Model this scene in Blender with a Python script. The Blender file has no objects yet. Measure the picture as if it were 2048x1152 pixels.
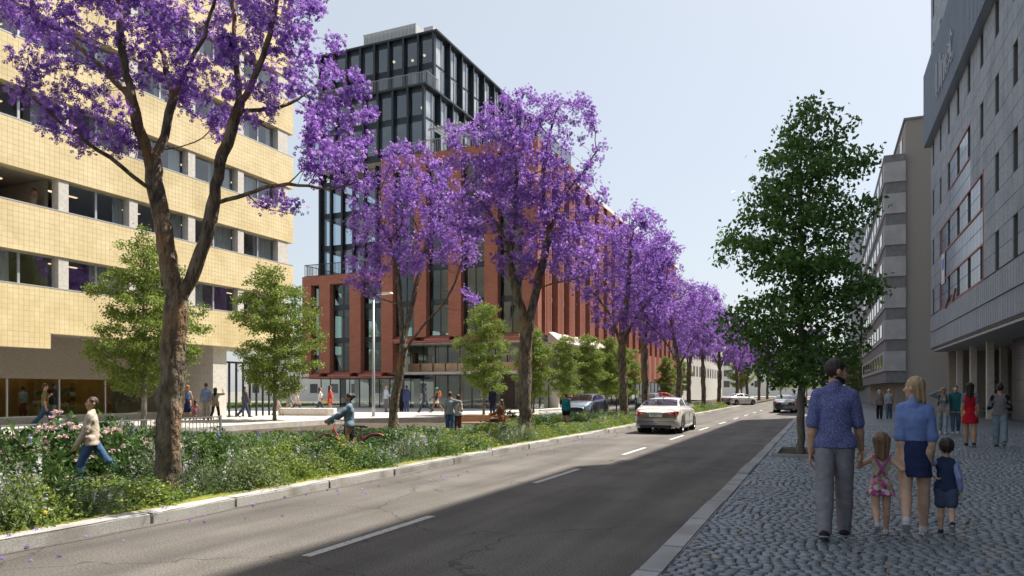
import bpy, bmesh, math, random
import numpy as np
from mathutils import Vector, Matrix, Euler
from mathutils.kdtree import KDTree

# ------------------------------------------------------------------ camera, sky, sun, exposure
SC = bpy.context.scene
COL = SC.collection
F, HOR, PCX, CAMZ = 1439.0, 781.0, 1024.0, 1.55      # focal length and horizon in photograph pixels (2048 wide)
YAW = math.atan2(1647 - PCX, F)
cam_d = bpy.data.cameras.new('camera')
cam_d.sensor_width = 36.0
cam_d.lens = F / 2048 * 36
cam_d.shift_y = (HOR - 576) / 2048
cam_d.clip_end = 3000
cam = bpy.data.objects.new('camera', cam_d)
COL.objects.link(cam)
cam.location = (0, 0, CAMZ)
cam.rotation_euler = (math.radians(90), 0, YAW)
SC.camera = cam

SUN_AZ, SUN_EL = math.radians(38), math.radians(59)    # azimuth from +Y (up the street) towards +X
world = bpy.data.worlds.new('World')
SC.world = world
world.use_nodes = True
wn = world.node_tree
bg = wn.nodes['Background']
sky = wn.nodes.new('ShaderNodeTexSky')
sky.sky_type = 'NISHITA'
sky.sun_disc = False
sky.sun_elevation = SUN_EL
sky.sun_rotation = SUN_AZ
sky.air_density = 1.0
sky.dust_density = 2.6
sky.ozone_density = 1.2
hz = wn.nodes.new('ShaderNodeMix'); hz.data_type = 'RGBA'          # thin even high haze over the whole sky
hz.inputs[0].default_value = 0.68
hz.inputs[7].default_value = (3.2, 3.36, 3.42, 1)
wn.links.new(sky.outputs[0], hz.inputs[6])
wn.links.new(hz.outputs[2], bg.inputs[0])
bg.inputs[1].default_value = 0.113
sun_d = bpy.data.lights.new('sun', 'SUN')
sun_d.energy = 4.8
sun_d.angle = math.radians(0.5)
sun_d.color = (1.0, 0.93, 0.83)
sun = bpy.data.objects.new('sun', sun_d)
COL.objects.link(sun)
sd = Vector((math.sin(SUN_AZ) * math.cos(SUN_EL), math.cos(SUN_AZ) * math.cos(SUN_EL), math.sin(SUN_EL)))
sun.rotation_euler = sd.to_track_quat('Z', 'Y').to_euler()
sun.location = (20, 40, 60)
SC.view_settings.view_transform = 'Standard'
SC.view_settings.look = 'None'
SC.view_settings.exposure = 1.0
SC.view_settings.gamma = 1.0
SC.view_settings.use_curve_mapping = False
SC.render.engine = 'CYCLES'
cy = SC.cycles
cy.use_denoising = True
cy.max_bounces = 7
cy.diffuse_bounces = 3
cy.glossy_bounces = 3
cy.transmission_bounces = 4
cy.transparent_max_bounces = 10
cy.caustics_reflective = False
cy.caustics_refractive = False
cy.sample_clamp_indirect = 6
cy.use_adaptive_sampling = True
cy.adaptive_threshold = 0.012

CY, SY = math.cos(YAW), math.sin(YAW)
def at(px, py, Z):
    """photograph pixel + distance along the view axis -> world point"""
    a, b = (px - PCX) / F * Z, (HOR - py) / F * Z
    return Vector((a * CY - Z * SY, a * SY + Z * CY, CAMZ + b))
def gnd(px, py, z=0.0):
    return at(px, py, F * (CAMZ - z) / (py - HOR))
def proj(p):
    Z = -p[0] * SY + p[1] * CY
    a = p[0] * CY + p[1] * SY
    if Z <= 0.05: return None
    return (PCX + F * a / Z, HOR - F * (p[2] - CAMZ) / Z, Z)

# ------------------------------------------------------------------ materials
MATS = {}
def _nt(name):
    m = bpy.data.materials.new(name)
    m.use_nodes = True
    nt = m.node_tree
    return m, nt, nt.nodes['Principled BSDF'], nt.nodes['Material Output']
def rgb(c): return (c[0], c[1], c[2], 1.0)
def mat(name, c1, c2=None, scale=6.0, rough=0.75, bump=0.0, bscale=60.0, metal=0.0, spec=0.4, vary=0.0,
        detail=5.0, coat=0.0, contrast=(0.3, 0.7), bdist=0.01, stretch=None, c3=None, s3=0.6, world_co=False):
    if name in MATS: return MATS[name]
    m, nt, bs, out = _nt(name)
    N, L = nt.nodes, nt.links
    tc = N.new('ShaderNodeTexCoord')
    if world_co:
        co = N.new('ShaderNodeNewGeometry').outputs['Position']
    else:
        co = tc.outputs['Object']
    if stretch:
        mp = N.new('ShaderNodeMapping'); mp.inputs['Scale'].default_value = stretch
        L.new(co, mp.inputs[0]); co = mp.outputs[0]
    col = None
    if c2 is not None:
        nz = N.new('ShaderNodeTexNoise'); nz.inputs['Scale'].default_value = scale; nz.inputs['Detail'].default_value = detail
        L.new(co, nz.inputs['Vector'])
        rp = N.new('ShaderNodeValToRGB')
        rp.color_ramp.elements[0].position = contrast[0]; rp.color_ramp.elements[1].position = contrast[1]
        rp.color_ramp.elements[0].color = rgb(c1); rp.color_ramp.elements[1].color = rgb(c2)
        L.new(nz.outputs['Fac'], rp.inputs[0]); col = rp.outputs[0]
        if c3 is not None:
            n3 = N.new('ShaderNodeTexNoise'); n3.inputs['Scale'].default_value = s3; n3.inputs['Detail'].default_value = 6
            L.new(co, n3.inputs['Vector'])
            r3 = N.new('ShaderNodeValToRGB'); r3.color_ramp.elements[0].position = .5; r3.color_ramp.elements[1].position = .68
            L.new(n3.outputs['Fac'], r3.inputs[0])
            mx = N.new('ShaderNodeMix'); mx.data_type = 'RGBA'
            L.new(r3.outputs[0], mx.inputs[0]); L.new(col, mx.inputs[6]); mx.inputs[7].default_value = rgb(c3)
            col = mx.outputs[2]
    if vary > 0:
        g = N.new('ShaderNodeNewGeometry'); oi = N.new('ShaderNodeObjectInfo')
        ad = N.new('ShaderNodeMath'); ad.operation = 'ADD'
        L.new(g.outputs['Random Per Island'], ad.inputs[0]); L.new(oi.outputs['Random'], ad.inputs[1])
        fr = N.new('ShaderNodeMath'); fr.operation = 'FRACT'; L.new(ad.outputs[0], fr.inputs[0])
        mr = N.new('ShaderNodeMapRange'); mr.inputs[3].default_value = 1 - vary; mr.inputs[4].default_value = 1 + vary
        L.new(fr.outputs[0], mr.inputs[0])
        hs = N.new('ShaderNodeHueSaturation')
        L.new(mr.outputs[0], hs.inputs['Value'])
        if col is not None: L.new(col, hs.inputs['Color'])
        else: hs.inputs['Color'].default_value = rgb(c1)
        col = hs.outputs[0]
    if col is not None: L.new(col, bs.inputs['Base Color'])
    else: bs.inputs['Base Color'].default_value = rgb(c1)
    bs.inputs['Roughness'].default_value = rough
    bs.inputs['Metallic'].default_value = metal
    bs.inputs['Specular IOR Level'].default_value = spec
    bs.inputs['Coat Weight'].default_value = coat
    if bump > 0:
        bn = N.new('ShaderNodeTexNoise'); bn.inputs['Scale'].default_value = bscale; bn.inputs['Detail'].default_value = 4
        L.new(co, bn.inputs['Vector'])
        bp = N.new('ShaderNodeBump'); bp.inputs['Strength'].default_value = bump; bp.inputs['Distance'].default_value = bdist
        L.new(bn.outputs['Fac'], bp.inputs['Height']); L.new(bp.outputs[0], bs.inputs['Normal'])
    MATS[name] = m
    return m
def glass_mat(name, tint=(0.9, 0.95, 0.95), ior=1.5, rough=0.0, dark=1.0):
    """thin architectural pane: fresnel mirror over a tinted see-through sheet"""
    if name in MATS: return MATS[name]
    m, nt, bs, out = _nt(name)
    N, L = nt.nodes, nt.links
    N.remove(bs)
    tr = N.new('ShaderNodeBsdfTransparent'); tr.inputs[0].default_value = rgb([t * dark for t in tint])
    gl = N.new('ShaderNodeBsdfGlossy'); gl.inputs['Roughness'].default_value = rough; gl.inputs[0].default_value = (1, 1, 1, 1)
    f0 = ((ior - 1) / (ior + 1)) ** 2
    lw = N.new('ShaderNodeLayerWeight'); lw.inputs[0].default_value = .5
    pw = N.new('ShaderNodeMath'); pw.operation = 'POWER'; pw.inputs[1].default_value = 4.0; L.new(lw.outputs['Facing'], pw.inputs[0])
    fr = N.new('ShaderNodeMath'); fr.operation = 'MULTIPLY_ADD'; fr.inputs[1].default_value = 1 - f0; fr.inputs[2].default_value = f0; L.new(pw.outputs[0], fr.inputs[0])
    nz = N.new('ShaderNodeTexNoise'); nz.inputs['Scale'].default_value = .7; nz.inputs['Detail'].default_value = 1
    tc = N.new('ShaderNodeNewGeometry'); L.new(tc.outputs['Position'], nz.inputs['Vector'])
    bp = N.new('ShaderNodeBump'); bp.inputs['Strength'].default_value = .05; bp.inputs['Distance'].default_value = .08
    L.new(nz.outputs['Fac'], bp.inputs['Height']); L.new(bp.outputs[0], gl.inputs['Normal'])
    mx = N.new('ShaderNodeMixShader')
    L.new(fr.outputs[0], mx.inputs[0]); L.new(tr.outputs[0], mx.inputs[1]); L.new(gl.outputs[0], mx.inputs[2])
    L.new(mx.outputs[0], out.inputs['Surface'])
    MATS[name] = m
    return m
def leaf_mat(name, cols, transl=0.35, rough=0.5, spec=0.35, tcol=None):
    """leaf/petal: colour picked per leaf island, light passes through"""
    if name in MATS: return MATS[name]
    m, nt, bs, out = _nt(name)
    N, L = nt.nodes, nt.links
    g = N.new('ShaderNodeNewGeometry'); oi = N.new('ShaderNodeObjectInfo')
    ad = N.new('ShaderNodeMath'); ad.operation = 'ADD'
    L.new(g.outputs['Random Per Island'], ad.inputs[0]); L.new(oi.outputs['Random'], ad.inputs[1])
    fr = N.new('ShaderNodeMath'); fr.operation = 'FRACT'; L.new(ad.outputs[0], fr.inputs[0])
    rp = N.new('ShaderNodeValToRGB')
    el = rp.color_ramp.elements
    while len(el) < len(cols): el.new(0.5)
    for i, c in enumerate(cols):
        el[i].position = i / (len(cols) - 1); el[i].color = rgb(c)
    L.new(fr.outputs[0], rp.inputs[0])
    L.new(rp.outputs[0], bs.inputs['Base Color'])
    bs.inputs['Roughness'].default_value = rough; bs.inputs['Specular IOR Level'].default_value = spec
    tl = N.new('ShaderNodeBsdfTranslucent')
    if tcol:
        mx0 = N.new('ShaderNodeMix'); mx0.data_type = 'RGBA'; mx0.blend_type = 'MULTIPLY'; mx0.inputs[0].default_value = 1
        L.new(rp.outputs[0], mx0.inputs[6]); mx0.inputs[7].default_value = rgb(tcol); L.new(mx0.outputs[2], tl.inputs[0])
    else:
        L.new(rp.outputs[0], tl.inputs[0])
    mx = N.new('ShaderNodeMixShader'); mx.inputs[0].default_value = transl
    L.new(bs.outputs[0], mx.inputs[1]); L.new(tl.outputs[0], mx.inputs[2]); L.new(mx.outputs[0], out.inputs['Surface'])
    MATS[name] = m
    return m

# ------------------------------------------------------------------ object helpers
def tag(o, label=None, cat=None, group=None, kind=None):
    if label: o['label'] = label
    if cat: o['category'] = cat
    if group: o['group'] = group
    if kind: o['kind'] = kind
    return o
def link(name, data, parent=None, loc=None, rot=None):
    o = bpy.data.objects.new(name, data)
    COL.objects.link(o)
    if parent is not None: o.parent = parent
    if loc is not None: o.location = loc
    if rot is not None: o.rotation_euler = rot
    return o
def thing(name, label, cat, loc=(0, 0, 0), rz=0.0, group=None):
    o = link(name, None, None, loc, (0, 0, rz))
    o.empty_display_size = 0.3
    return tag(o, label, cat, group)
def np_mesh(name, V, Fc, mats=None, midx=None, smooth=False):
    """V (n,3); Fc (m,k) array or list of index lists"""
    me = bpy.data.meshes.new(name)
    V = np.asarray(V, dtype=np.float32)
    if isinstance(Fc, np.ndarray) and Fc.ndim == 2:
        n, k = Fc.shape
        me.vertices.add(len(V)); me.vertices.foreach_set('co', V.ravel())
        me.loops.add(n * k); me.loops.foreach_set('vertex_index', Fc.astype(np.int32).ravel())
        me.polygons.add(n); me.polygons.foreach_set('loop_start', np.arange(0, n * k, k, dtype=np.int32))
    else:
        me.from_pydata(V.tolist(), [], [list(map(int, f)) for f in Fc])
    for m in (mats or []): me.materials.append(m)
    if midx is not None: me.polygons.foreach_set('material_index', np.asarray(midx, dtype=np.int32))
    if smooth: me.polygons.foreach_set('use_smooth', np.ones(len(me.polygons), dtype=bool))
    me.update(calc_edges=True)
    me.validate()
    return me
class MB:
    """collects shapes that make up ONE part"""
    def __init__(s): s.v = []; s.f = []
    def add(s, V, Fc):
        b = len(s.v); s.v.extend([tuple(p) for p in V]); s.f.extend([[i + b for i in f] for f in Fc]); return s
    def box(s, x0, x1, y0, y1, z0, z1):
        if x0 > x1: x0, x1 = x1, x0
        if y0 > y1: y0, y1 = y1, y0
        V = [(x0, y0, z0), (x1, y0, z0), (x1, y1, z0), (x0, y1, z0), (x0, y0, z1), (x1, y0, z1), (x1, y1, z1), (x0, y1, z1)]
        return s.add(V, [(0, 3, 2, 1), (4, 5, 6, 7), (0, 1, 5, 4), (1, 2, 6, 5), (2, 3, 7, 6), (3, 0, 4, 7)])
    def quad(s, a, b, c, d): return s.add([a, b, c, d], [(0, 1, 2, 3)])
    def bar(s, a, b, w, d=None, up=(0, 0, 1)):
        """rectangular bar from a to b"""
        a, b = Vector(a), Vector(b); d = d or w
        t = (b - a).normalized(); u = Vector(up)
        if abs(t.dot(u)) > .95: u = Vector((0, 1, 0))
        r = t.cross(u).normalized() * w / 2; q = r.cross(t).normalized() * d / 2
        V = [a - r - q, a + r - q, a + r + q, a - r + q, b - r - q, b + r - q, b + r + q, b - r + q]
        return s.add(V, [(0, 1, 2, 3), (7, 6, 5, 4), (0, 4, 5, 1), (1, 5, 6, 2), (2, 6, 7, 3), (3, 7, 4, 0)])
    def tube(s, pts, rad, n=8, cap=True):
        pts = [Vector(p) for p in pts]
        if not hasattr(rad, '__len__'): rad = [rad] * len(pts)
        base = len(s.v); ref = None
        for i, p in enumerate(pts):
            t = (pts[min(i + 1, len(pts) - 1)] - pts[max(i - 1, 0)]).normalized()
            if ref is None:
                ref = Vector((0, 0, 1)) if abs(t.z) < .9 else Vector((1, 0, 0))
            r = (ref - t * ref.dot(t)).normalized(); q = t.cross(r); ref = r
            for k in range(n):
                a = 2 * math.pi * k / n
                s.v.append(tuple(p + (r * math.cos(a) + q * math.sin(a)) * rad[i]))
        for i in range(len(pts) - 1):
            for k in range(n):
                a, b = base + i * n + k, base + i * n + (k + 1) % n
                s.f.append([a, b, b + n, a + n])
        if cap:
            s.f.append([base + k for k in reversed(range(n))]); e = base + (len(pts) - 1) * n
            s.f.append([e + k for k in range(n)])
        return s
    def lathe(s, prof, n=16, axis='z', c=(0, 0, 0)):
        base = len(s.v)
        for (r, h) in prof:
            for k in range(n):
                a = 2 * math.pi * k / n; x, y = r * math.cos(a), r * math.sin(a)
                p = {'z': (x, y, h), 'y': (x, h, y), 'x': (h, x, y)}[axis]
                s.v.append((p[0] + c[0], p[1] + c[1], p[2] + c[2]))
        for i in range(len(prof) - 1):
            for k in range(n):
                a, b = base + i * n + k, base + i * n + (k + 1) % n
                s.f.append([a, b, b + n, a + n])
        return s
    def prism(s, poly, z0, z1):
        n = len(poly)
        V = [(x, y, z0) for x, y in poly] + [(x, y, z1) for x, y in poly]
        return s.add(V, [list(range(n))[::-1], [n + i for i in range(n)]] + [[i, (i + 1) % n, n + (i + 1) % n, n + i] for i in range(n)])
    def mesh(s, name, m, smooth=False):
        return np_mesh(name, np.array(s.v, dtype=np.float32), s.f, [m] if m else None, smooth=smooth)
    def build(s, name, m, parent=None, smooth=False, kind=None):
        o = link(name, s.mesh(name, m, smooth), parent)
        if kind: o['kind'] = kind
        return o
def box(name, x0, x1, y0, y1, z0, z1, m, parent=None, bevel=0.0):
    o = MB().box(x0, x1, y0, y1, z0, z1).build(name, m, parent)
    if bevel > 0:
        b = o.modifiers.new('bevel', 'BEVEL'); b.width = bevel; b.segments = 2; b.limit_method = 'ANGLE'
    return o
def children(o): return [c for c in COL.objects if c.parent == o]
def copy_tree(o, parent=None, kids=None):
    c = o.copy(); COL.objects.link(c); c.parent = parent
    for ch in KIDS.get(o.name, []): copy_tree(ch, c)
    return c
KIDS = {}
def freeze(o):
    """remember the children of a prototype so that copies are quick"""
    KIDS[o.name] = [c for c in COL.objects if c.parent == o]
    for c in KIDS[o.name]: freeze(c)
    return o
BOXM = {}
def piece(name, m, parent, c, size, key=None, chamfer=0.0, jit=0.0, rng=random):
    """a small cuboid piece that shares its mesh with its fellows; c = centre, size = full extents"""
    key = (key or name, m.name, tuple(round(x, 4) for x in size), chamfer)
    if key not in BOXM:
        x, y, z = [s / 2 for s in size]
        BOXM[key] = MB().box(-x, x, -y, y, -z, z).mesh(name, m)
    o = link(name, BOXM[key], parent, c)
    if jit: o.rotation_euler = (rng.uniform(-jit, jit), rng.uniform(-jit, jit), rng.uniform(-jit, jit))
    return o
def lumps(c, axis, w, h, d, b):
    """front face + chamfer ring of a facing tile; axis = outward direction 'x+','x-','y-' ; w along, h up, d proud"""
    w2, h2 = w / 2, h / 2
    P = [(-w2, -h2, 0), (w2, -h2, 0), (w2, h2, 0), (-w2, h2, 0), (-w2 + b, -h2 + b, d), (w2 - b, -h2 + b, d), (w2 - b, h2 - b, d), (-w2 + b, h2 - b, d)]
    if axis == 'x+': M = lambda p: (c[0] + p[2], c[1] + p[0], c[2] + p[1])
    elif axis == 'x-': M = lambda p: (c[0] - p[2], c[1] - p[0], c[2] + p[1])
    elif axis == 'y-': M = lambda p: (c[0] + p[0], c[1] - p[2], c[2] + p[1])
    else: M = lambda p: (c[0] + p[0], c[1] + p[1], c[2] + p[2])
    return [M(p) for p in P], [(4, 5, 6, 7), (0, 1, 5, 4), (1, 2, 6, 5), (2, 3, 7, 6), (3, 0, 4, 7)]
def facing(parent, cells, axis, d, b, m, piece_name, stuff_name, limit=300):
    """lay facing pieces: cells = [(centre, w, h)], the largest in view become parts, the rest one stuff part"""
    def score(c):
        p = proj(c[0])
        if p is None: return 0
        inside = -20 < p[0] < 2068 and -20 < p[1] < 1172
        return (1e3 if inside else 1) * c[1] * c[2] / p[2] ** 2
    cells = sorted(cells, key=score, reverse=True)
    shared = {}
    for (c, w, h) in cells[:limit]:
        k = (round(w, 3), round(h, 3))
        if k not in shared:
            V, Fc = lumps((0, 0, 0), axis, w, h, d, b)
            shared[k] = np_mesh(piece_name, V, Fc, [m])
        link(piece_name, shared[k], parent, c)
    rest = MB()
    for (c, w, h) in cells[limit:]: rest.add(*lumps(c, axis, w, h, d, b))
    if rest.v: rest.build(stuff_name, m, parent, kind='stuff')
# ------------------------------------------------------------------ the setting: ground, road, kerbs, pavement, plaza, planting bed
random.seed(11)
ROAD_L, ROAD_R, KERB_R, SIDE_Z, PLAZA_Z = -7.17, -1.40, -1.18, 0.10, 0.13
R1X, R1END = 6.29, 52.7
M_ASPH0 = mat('asphalt', (.05, .047, .044), (.165, .152, .137), 30, .85, .5, 220, detail=12, contrast=(.36, .66), c3=(.078, .073, .067), s3=.3, bdist=.008, world_co=True)
def asphalt_mat():
    m, nt, bs, out = _nt('asphalt_worn'); N, L = nt.nodes, nt.links
    geo = N.new('ShaderNodeNewGeometry')
    def noise(scale, det, st=None):
        mp = N.new('ShaderNodeMapping'); mp.inputs['Scale'].default_value = st or (1, 1, 1); L.new(geo.outputs['Position'], mp.inputs[0])
        n = N.new('ShaderNodeTexNoise'); n.inputs['Scale'].default_value = scale; n.inputs['Detail'].default_value = det; L.new(mp.outputs[0], n.inputs['Vector']); return n.outputs['Fac']
    def ramp(f, a, ca, b, cb):
        r = N.new('ShaderNodeValToRGB'); r.color_ramp.elements[0].position = a; r.color_ramp.elements[1].position = b
        r.color_ramp.elements[0].color = rgb(ca); r.color_ramp.elements[1].color = rgb(cb); L.new(f, r.inputs[0]); return r.outputs[0]
    def mul(a, b, f=1.0):
        x = N.new('ShaderNodeMix'); x.data_type = 'RGBA'; x.blend_type = 'MULTIPLY'; x.inputs[0].default_value = f; L.new(a, x.inputs[6]); L.new(b, x.inputs[7]); return x.outputs[2]
    col = ramp(noise(55, 10), .33, (.06, .055, .05), .68, (.225, .204, .182))
    col = mul(col, ramp(noise(1.1, 6, (1.6, .12, 1)), .36, (.62, .62, .63), .62, (1, 1, 1)))      # tyre-polished tracks along the lanes
    col = mul(col, ramp(noise(.55, 8), .4, (.74, .73, .72), .6, (1, 1, 1)))                        # old patches
    v = N.new('ShaderNodeTexVoronoi'); v.feature = 'DISTANCE_TO_EDGE'; v.inputs['Scale'].default_value = .32
    mpv = N.new('ShaderNodeVectorMath'); mpv.operation = 'ADD'
    nz = N.new('ShaderNodeTexNoise'); nz.inputs['Scale'].default_value = 1.4; nz.inputs['Detail'].default_value = 5; L.new(geo.outputs['Position'], nz.inputs['Vector'])
    L.new(geo.outputs['Position'], mpv.inputs[0]); L.new(nz.outputs['Color'], mpv.inputs[1]); L.new(mpv.outputs[0], v.inputs['Vector'])
    col = mul(col, ramp(v.outputs['Distance'], .0, (.35, .35, .35), .006, (1, 1, 1)))              # hairline cracks
    L.new(col, bs.inputs['Base Color']); bs.inputs['Roughness'].default_value = .82
    bp = N.new('ShaderNodeBump'); bp.inputs['Strength'].default_value = .5; bp.inputs['Distance'].default_value = .006
    L.new(noise(160, 4), bp.inputs['Height']); L.new(bp.outputs[0], bs.inputs['Normal'])
    return m
M_ASPH = asphalt_mat()
M_GRAN = mat('kerb_granite', (.27, .265, .255), (.46, .45, .43), 55, .8, .35, 90, vary=.12, detail=8, c3=(.22, .205, .18), s3=1.7, world_co=True)
M_GRAN_D = mat('kerb_granite_grey', (.27, .28, .29), (.4, .4, .4), 60, .75, .3, 90, vary=.12, detail=8, c3=(.24, .24, .24), s3=1.3, world_co=True)
M_PAINT = mat('road_paint', (.52, .51, .48), (.2, .19, .18), 22, .8, .2, 120, contrast=(.5, .72), detail=9, world_co=True)
M_JOINT = mat('joint_sand', (.04, .037, .034), (.09, .08, .068), 30, .95, .4, 80, world_co=True)
def cob_mat():
    m = mat('cobble_stone', (.5, .5, .5), (1, 1, 1), 34, .4, .35, 70, detail=8, spec=.6, bdist=.008, world_co=True)
    nt = m.node_tree; N, L = nt.nodes, nt.links; bs = N['Principled BSDF']
    g = N.new('ShaderNodeNewGeometry'); oi = N.new('ShaderNodeObjectInfo'); ad = N.new('ShaderNodeMath'); ad.operation = 'ADD'
    L.new(g.outputs['Random Per Island'], ad.inputs[0]); L.new(oi.outputs['Random'], ad.inputs[1])
    fr = N.new('ShaderNodeMath'); fr.operation = 'FRACT'; L.new(ad.outputs[0], fr.inputs[0])
    rp = N.new('ShaderNodeValToRGB'); cols = [(0, (.13, .165, .2)), (.2, (.185, .225, .265)), (.4, (.24, .28, .325)), (.6, (.16, .2, .24)), (.8, (.28, .32, .365)), (.93, (.21, .24, .27)), (.96, (.27, .22, .19)), (1, (.31, .33, .35))]
    while len(rp.color_ramp.elements) < len(cols): rp.color_ramp.elements.new(.5)
    for e, (p, c) in zip(rp.color_ramp.elements, cols): e.position = p; e.color = rgb(c)
    L.new(fr.outputs[0], rp.inputs[0])
    old = bs.inputs['Base Color'].links[0].from_socket
    x = N.new('ShaderNodeMix'); x.data_type = 'RGBA'; x.blend_type = 'MULTIPLY'; x.inputs[0].default_value = 1
    L.new(rp.outputs[0], x.inputs[6]); L.new(old, x.inputs[7]); L.new(x.outputs[2], bs.inputs['Base Color'])
    return m
M_COB = cob_mat()
M_SOIL = mat('soil', (.05, .035, .022), (.11, .085, .055), 12, .95, .8, 40, detail=8, bdist=.05, world_co=True)
M_MOSS = mat('moss', (.14, .16, .02), (.3, .3, .05), 14, .95, .9, 60, detail=8, bdist=.03, world_co=True)
M_PLAZA = mat('plaza_paving', (.5, .46, .42), (.66, .62, .57), 3.5, .8, .15, 60, vary=.05, detail=8, world_co=True)
M_FARG = mat('far_ground', (.16, .15, .13), (.24, .23, .2), .3, .9, world_co=True)
M_CONC = mat('concrete', (.36, .345, .32), (.5, .48, .45), 5, .85, .25, 60, detail=8, world_co=True)

def structure(o): o['kind'] = 'structure'; return o
structure(MB().quad((-900, -300, -.5), (900, -300, -.5), (900, 1800, -.5), (-900, 1800, -.5)).build('ground', M_FARG))
rd = MB()
for y0, y1 in [(-14, 20), (20, 60), (60, 140)]:
    rd.quad((ROAD_L - .05, y0, 0), (ROAD_R + .05, y0, 0), (ROAD_R + .05, y1, 0), (ROAD_L - .05, y1, 0))
rd.quad((-70, 68, .0), (ROAD_L - .05, 68, .0), (ROAD_L - .05, 82, .0), (-70, 82, .0))
rd.quad((-14.9, 38, 0), (-11.4, 38, 0), (-11.4, 68, 0), (-14.9, 68, 0))
road = structure(rd.build('road', M_ASPH))
M_TAR = mat('tar', (.03, .029, .028), (.06, .056, .05), 20, .8, world_co=True)
g = MB()      # tarred seam along the left gutter, drawn by a wandering strip
pts = [(ROAD_L + .1 + .035 * math.sin(y * 1.3) + .02 * math.sin(y * 4.1), y) for y in np.arange(2, 60, .4)]
for (xa, ya), (xb, yb) in zip(pts[:-1], pts[1:]):
    g.quad((xa, ya, .003), (xa + .018, ya, .003), (xb + .018, yb, .003), (xb, yb, .003))
g.build('gutter_seam', M_TAR, road)
for i in range(10):                                             # lane dashes
    y = 5.4 + 5.8 * i
    MB().quad((-4.49, y, .004), (-4.38, y, .004), (-4.38, y + 2.35, .004), (-4.49, y + 2.35, .004)).build('lane_marking', M_PAINT, road)

# kerbs: every stone its own piece
def kerb(name, xa, xb, ztop, y0, y1, m, lmin, lmax, chip):
    root = structure(MB().box(min(xa, xb) + .02, max(xa, xb) - .02, y0, y1, -.3, ztop - .03).build(name, M_JOINT))
    y = y0; rng = random.Random(5)
    while y < y1:
        l = rng.uniform(lmin, lmax) * (1 if y < 50 else 2)
        bm = bmesh.new()
        bmesh.ops.create_cube(bm, size=1, matrix=Matrix.Diagonal((abs(xb - xa), l - .018, ztop + .25, 1)))
        bmesh.ops.bevel(bm, geom=bm.edges[:], offset=.016, segments=2, affect='EDGES')
        bmesh.ops.subdivide_edges(bm, edges=[e for e in bm.edges if e.calc_length() > .6], cuts=4)
        for v in bm.verts: v.co += Vector((rng.uniform(-1, 1), 0, rng.uniform(-1, 1))) * chip
        me = bpy.data.meshes.new('kerb_stone'); bm.to_mesh(me); bm.free(); me.materials.append(m)
        o = link('kerb_stone', me, root, ((xa + xb) / 2 + rng.uniform(-.012, .012), y + l / 2, (ztop - .25) / 2 + rng.uniform(-.008, .008)), (0, rng.uniform(-.012, .012), rng.uniform(-.003, .003)))
        y += l
    return root
kerb('kerb_left', ROAD_L, ROAD_L - .27, .13, 0, 68, M_GRAN, 1.3, 2.4, .005)
kerb('kerb_right', ROAD_R, KERB_R, SIDE_Z + .006, 1, 60, M_GRAN_D, 1.0, 1.9, .002)

# right-hand pavement: small setts laid in rows across the pavement, end joints drifting in waves
PIT = (-.98, .62, 17.0, 19.2)
pave = structure(MB().quad((KERB_R, -14, .087), (14, -14, .087), (14, 33.1, .087), (KERB_R, 33.1, .087)).build('pavement', M_JOINT))
def cob_far_mat():
    m, nt, bs, out = _nt('sett_paving_far'); N, L = nt.nodes, nt.links
    geo = N.new('ShaderNodeNewGeometry'); br = N.new('ShaderNodeTexBrick')
    br.inputs['Scale'].default_value = 4.2; br.inputs['Mortar Size'].default_value = .022
    br.inputs['Color1'].default_value = (.13, .15, .17, 1); br.inputs['Color2'].default_value = (.2, .22, .24, 1); br.inputs['Mortar'].default_value = (.06, .06, .06, 1)
    L.new(geo.outputs['Position'], br.inputs['Vector']); L.new(br.outputs[0], bs.inputs['Base Color'])
    bs.inputs['Roughness'].default_value = .55
    bp = N.new('ShaderNodeBump'); bp.inputs['Strength'].default_value = .6; bp.inputs['Distance'].default_value = .01; bp.invert = True
    L.new(br.outputs['Fac'], bp.inputs['Height']); L.new(bp.outputs[0], bs.inputs['Normal'])
    return m
structure(MB().quad((KERB_R, 33, .098), (14, 33, .098), (14, 140, .098), (KERB_R, 140, .098)).build('pavement_far', cob_far_mat()))
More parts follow.
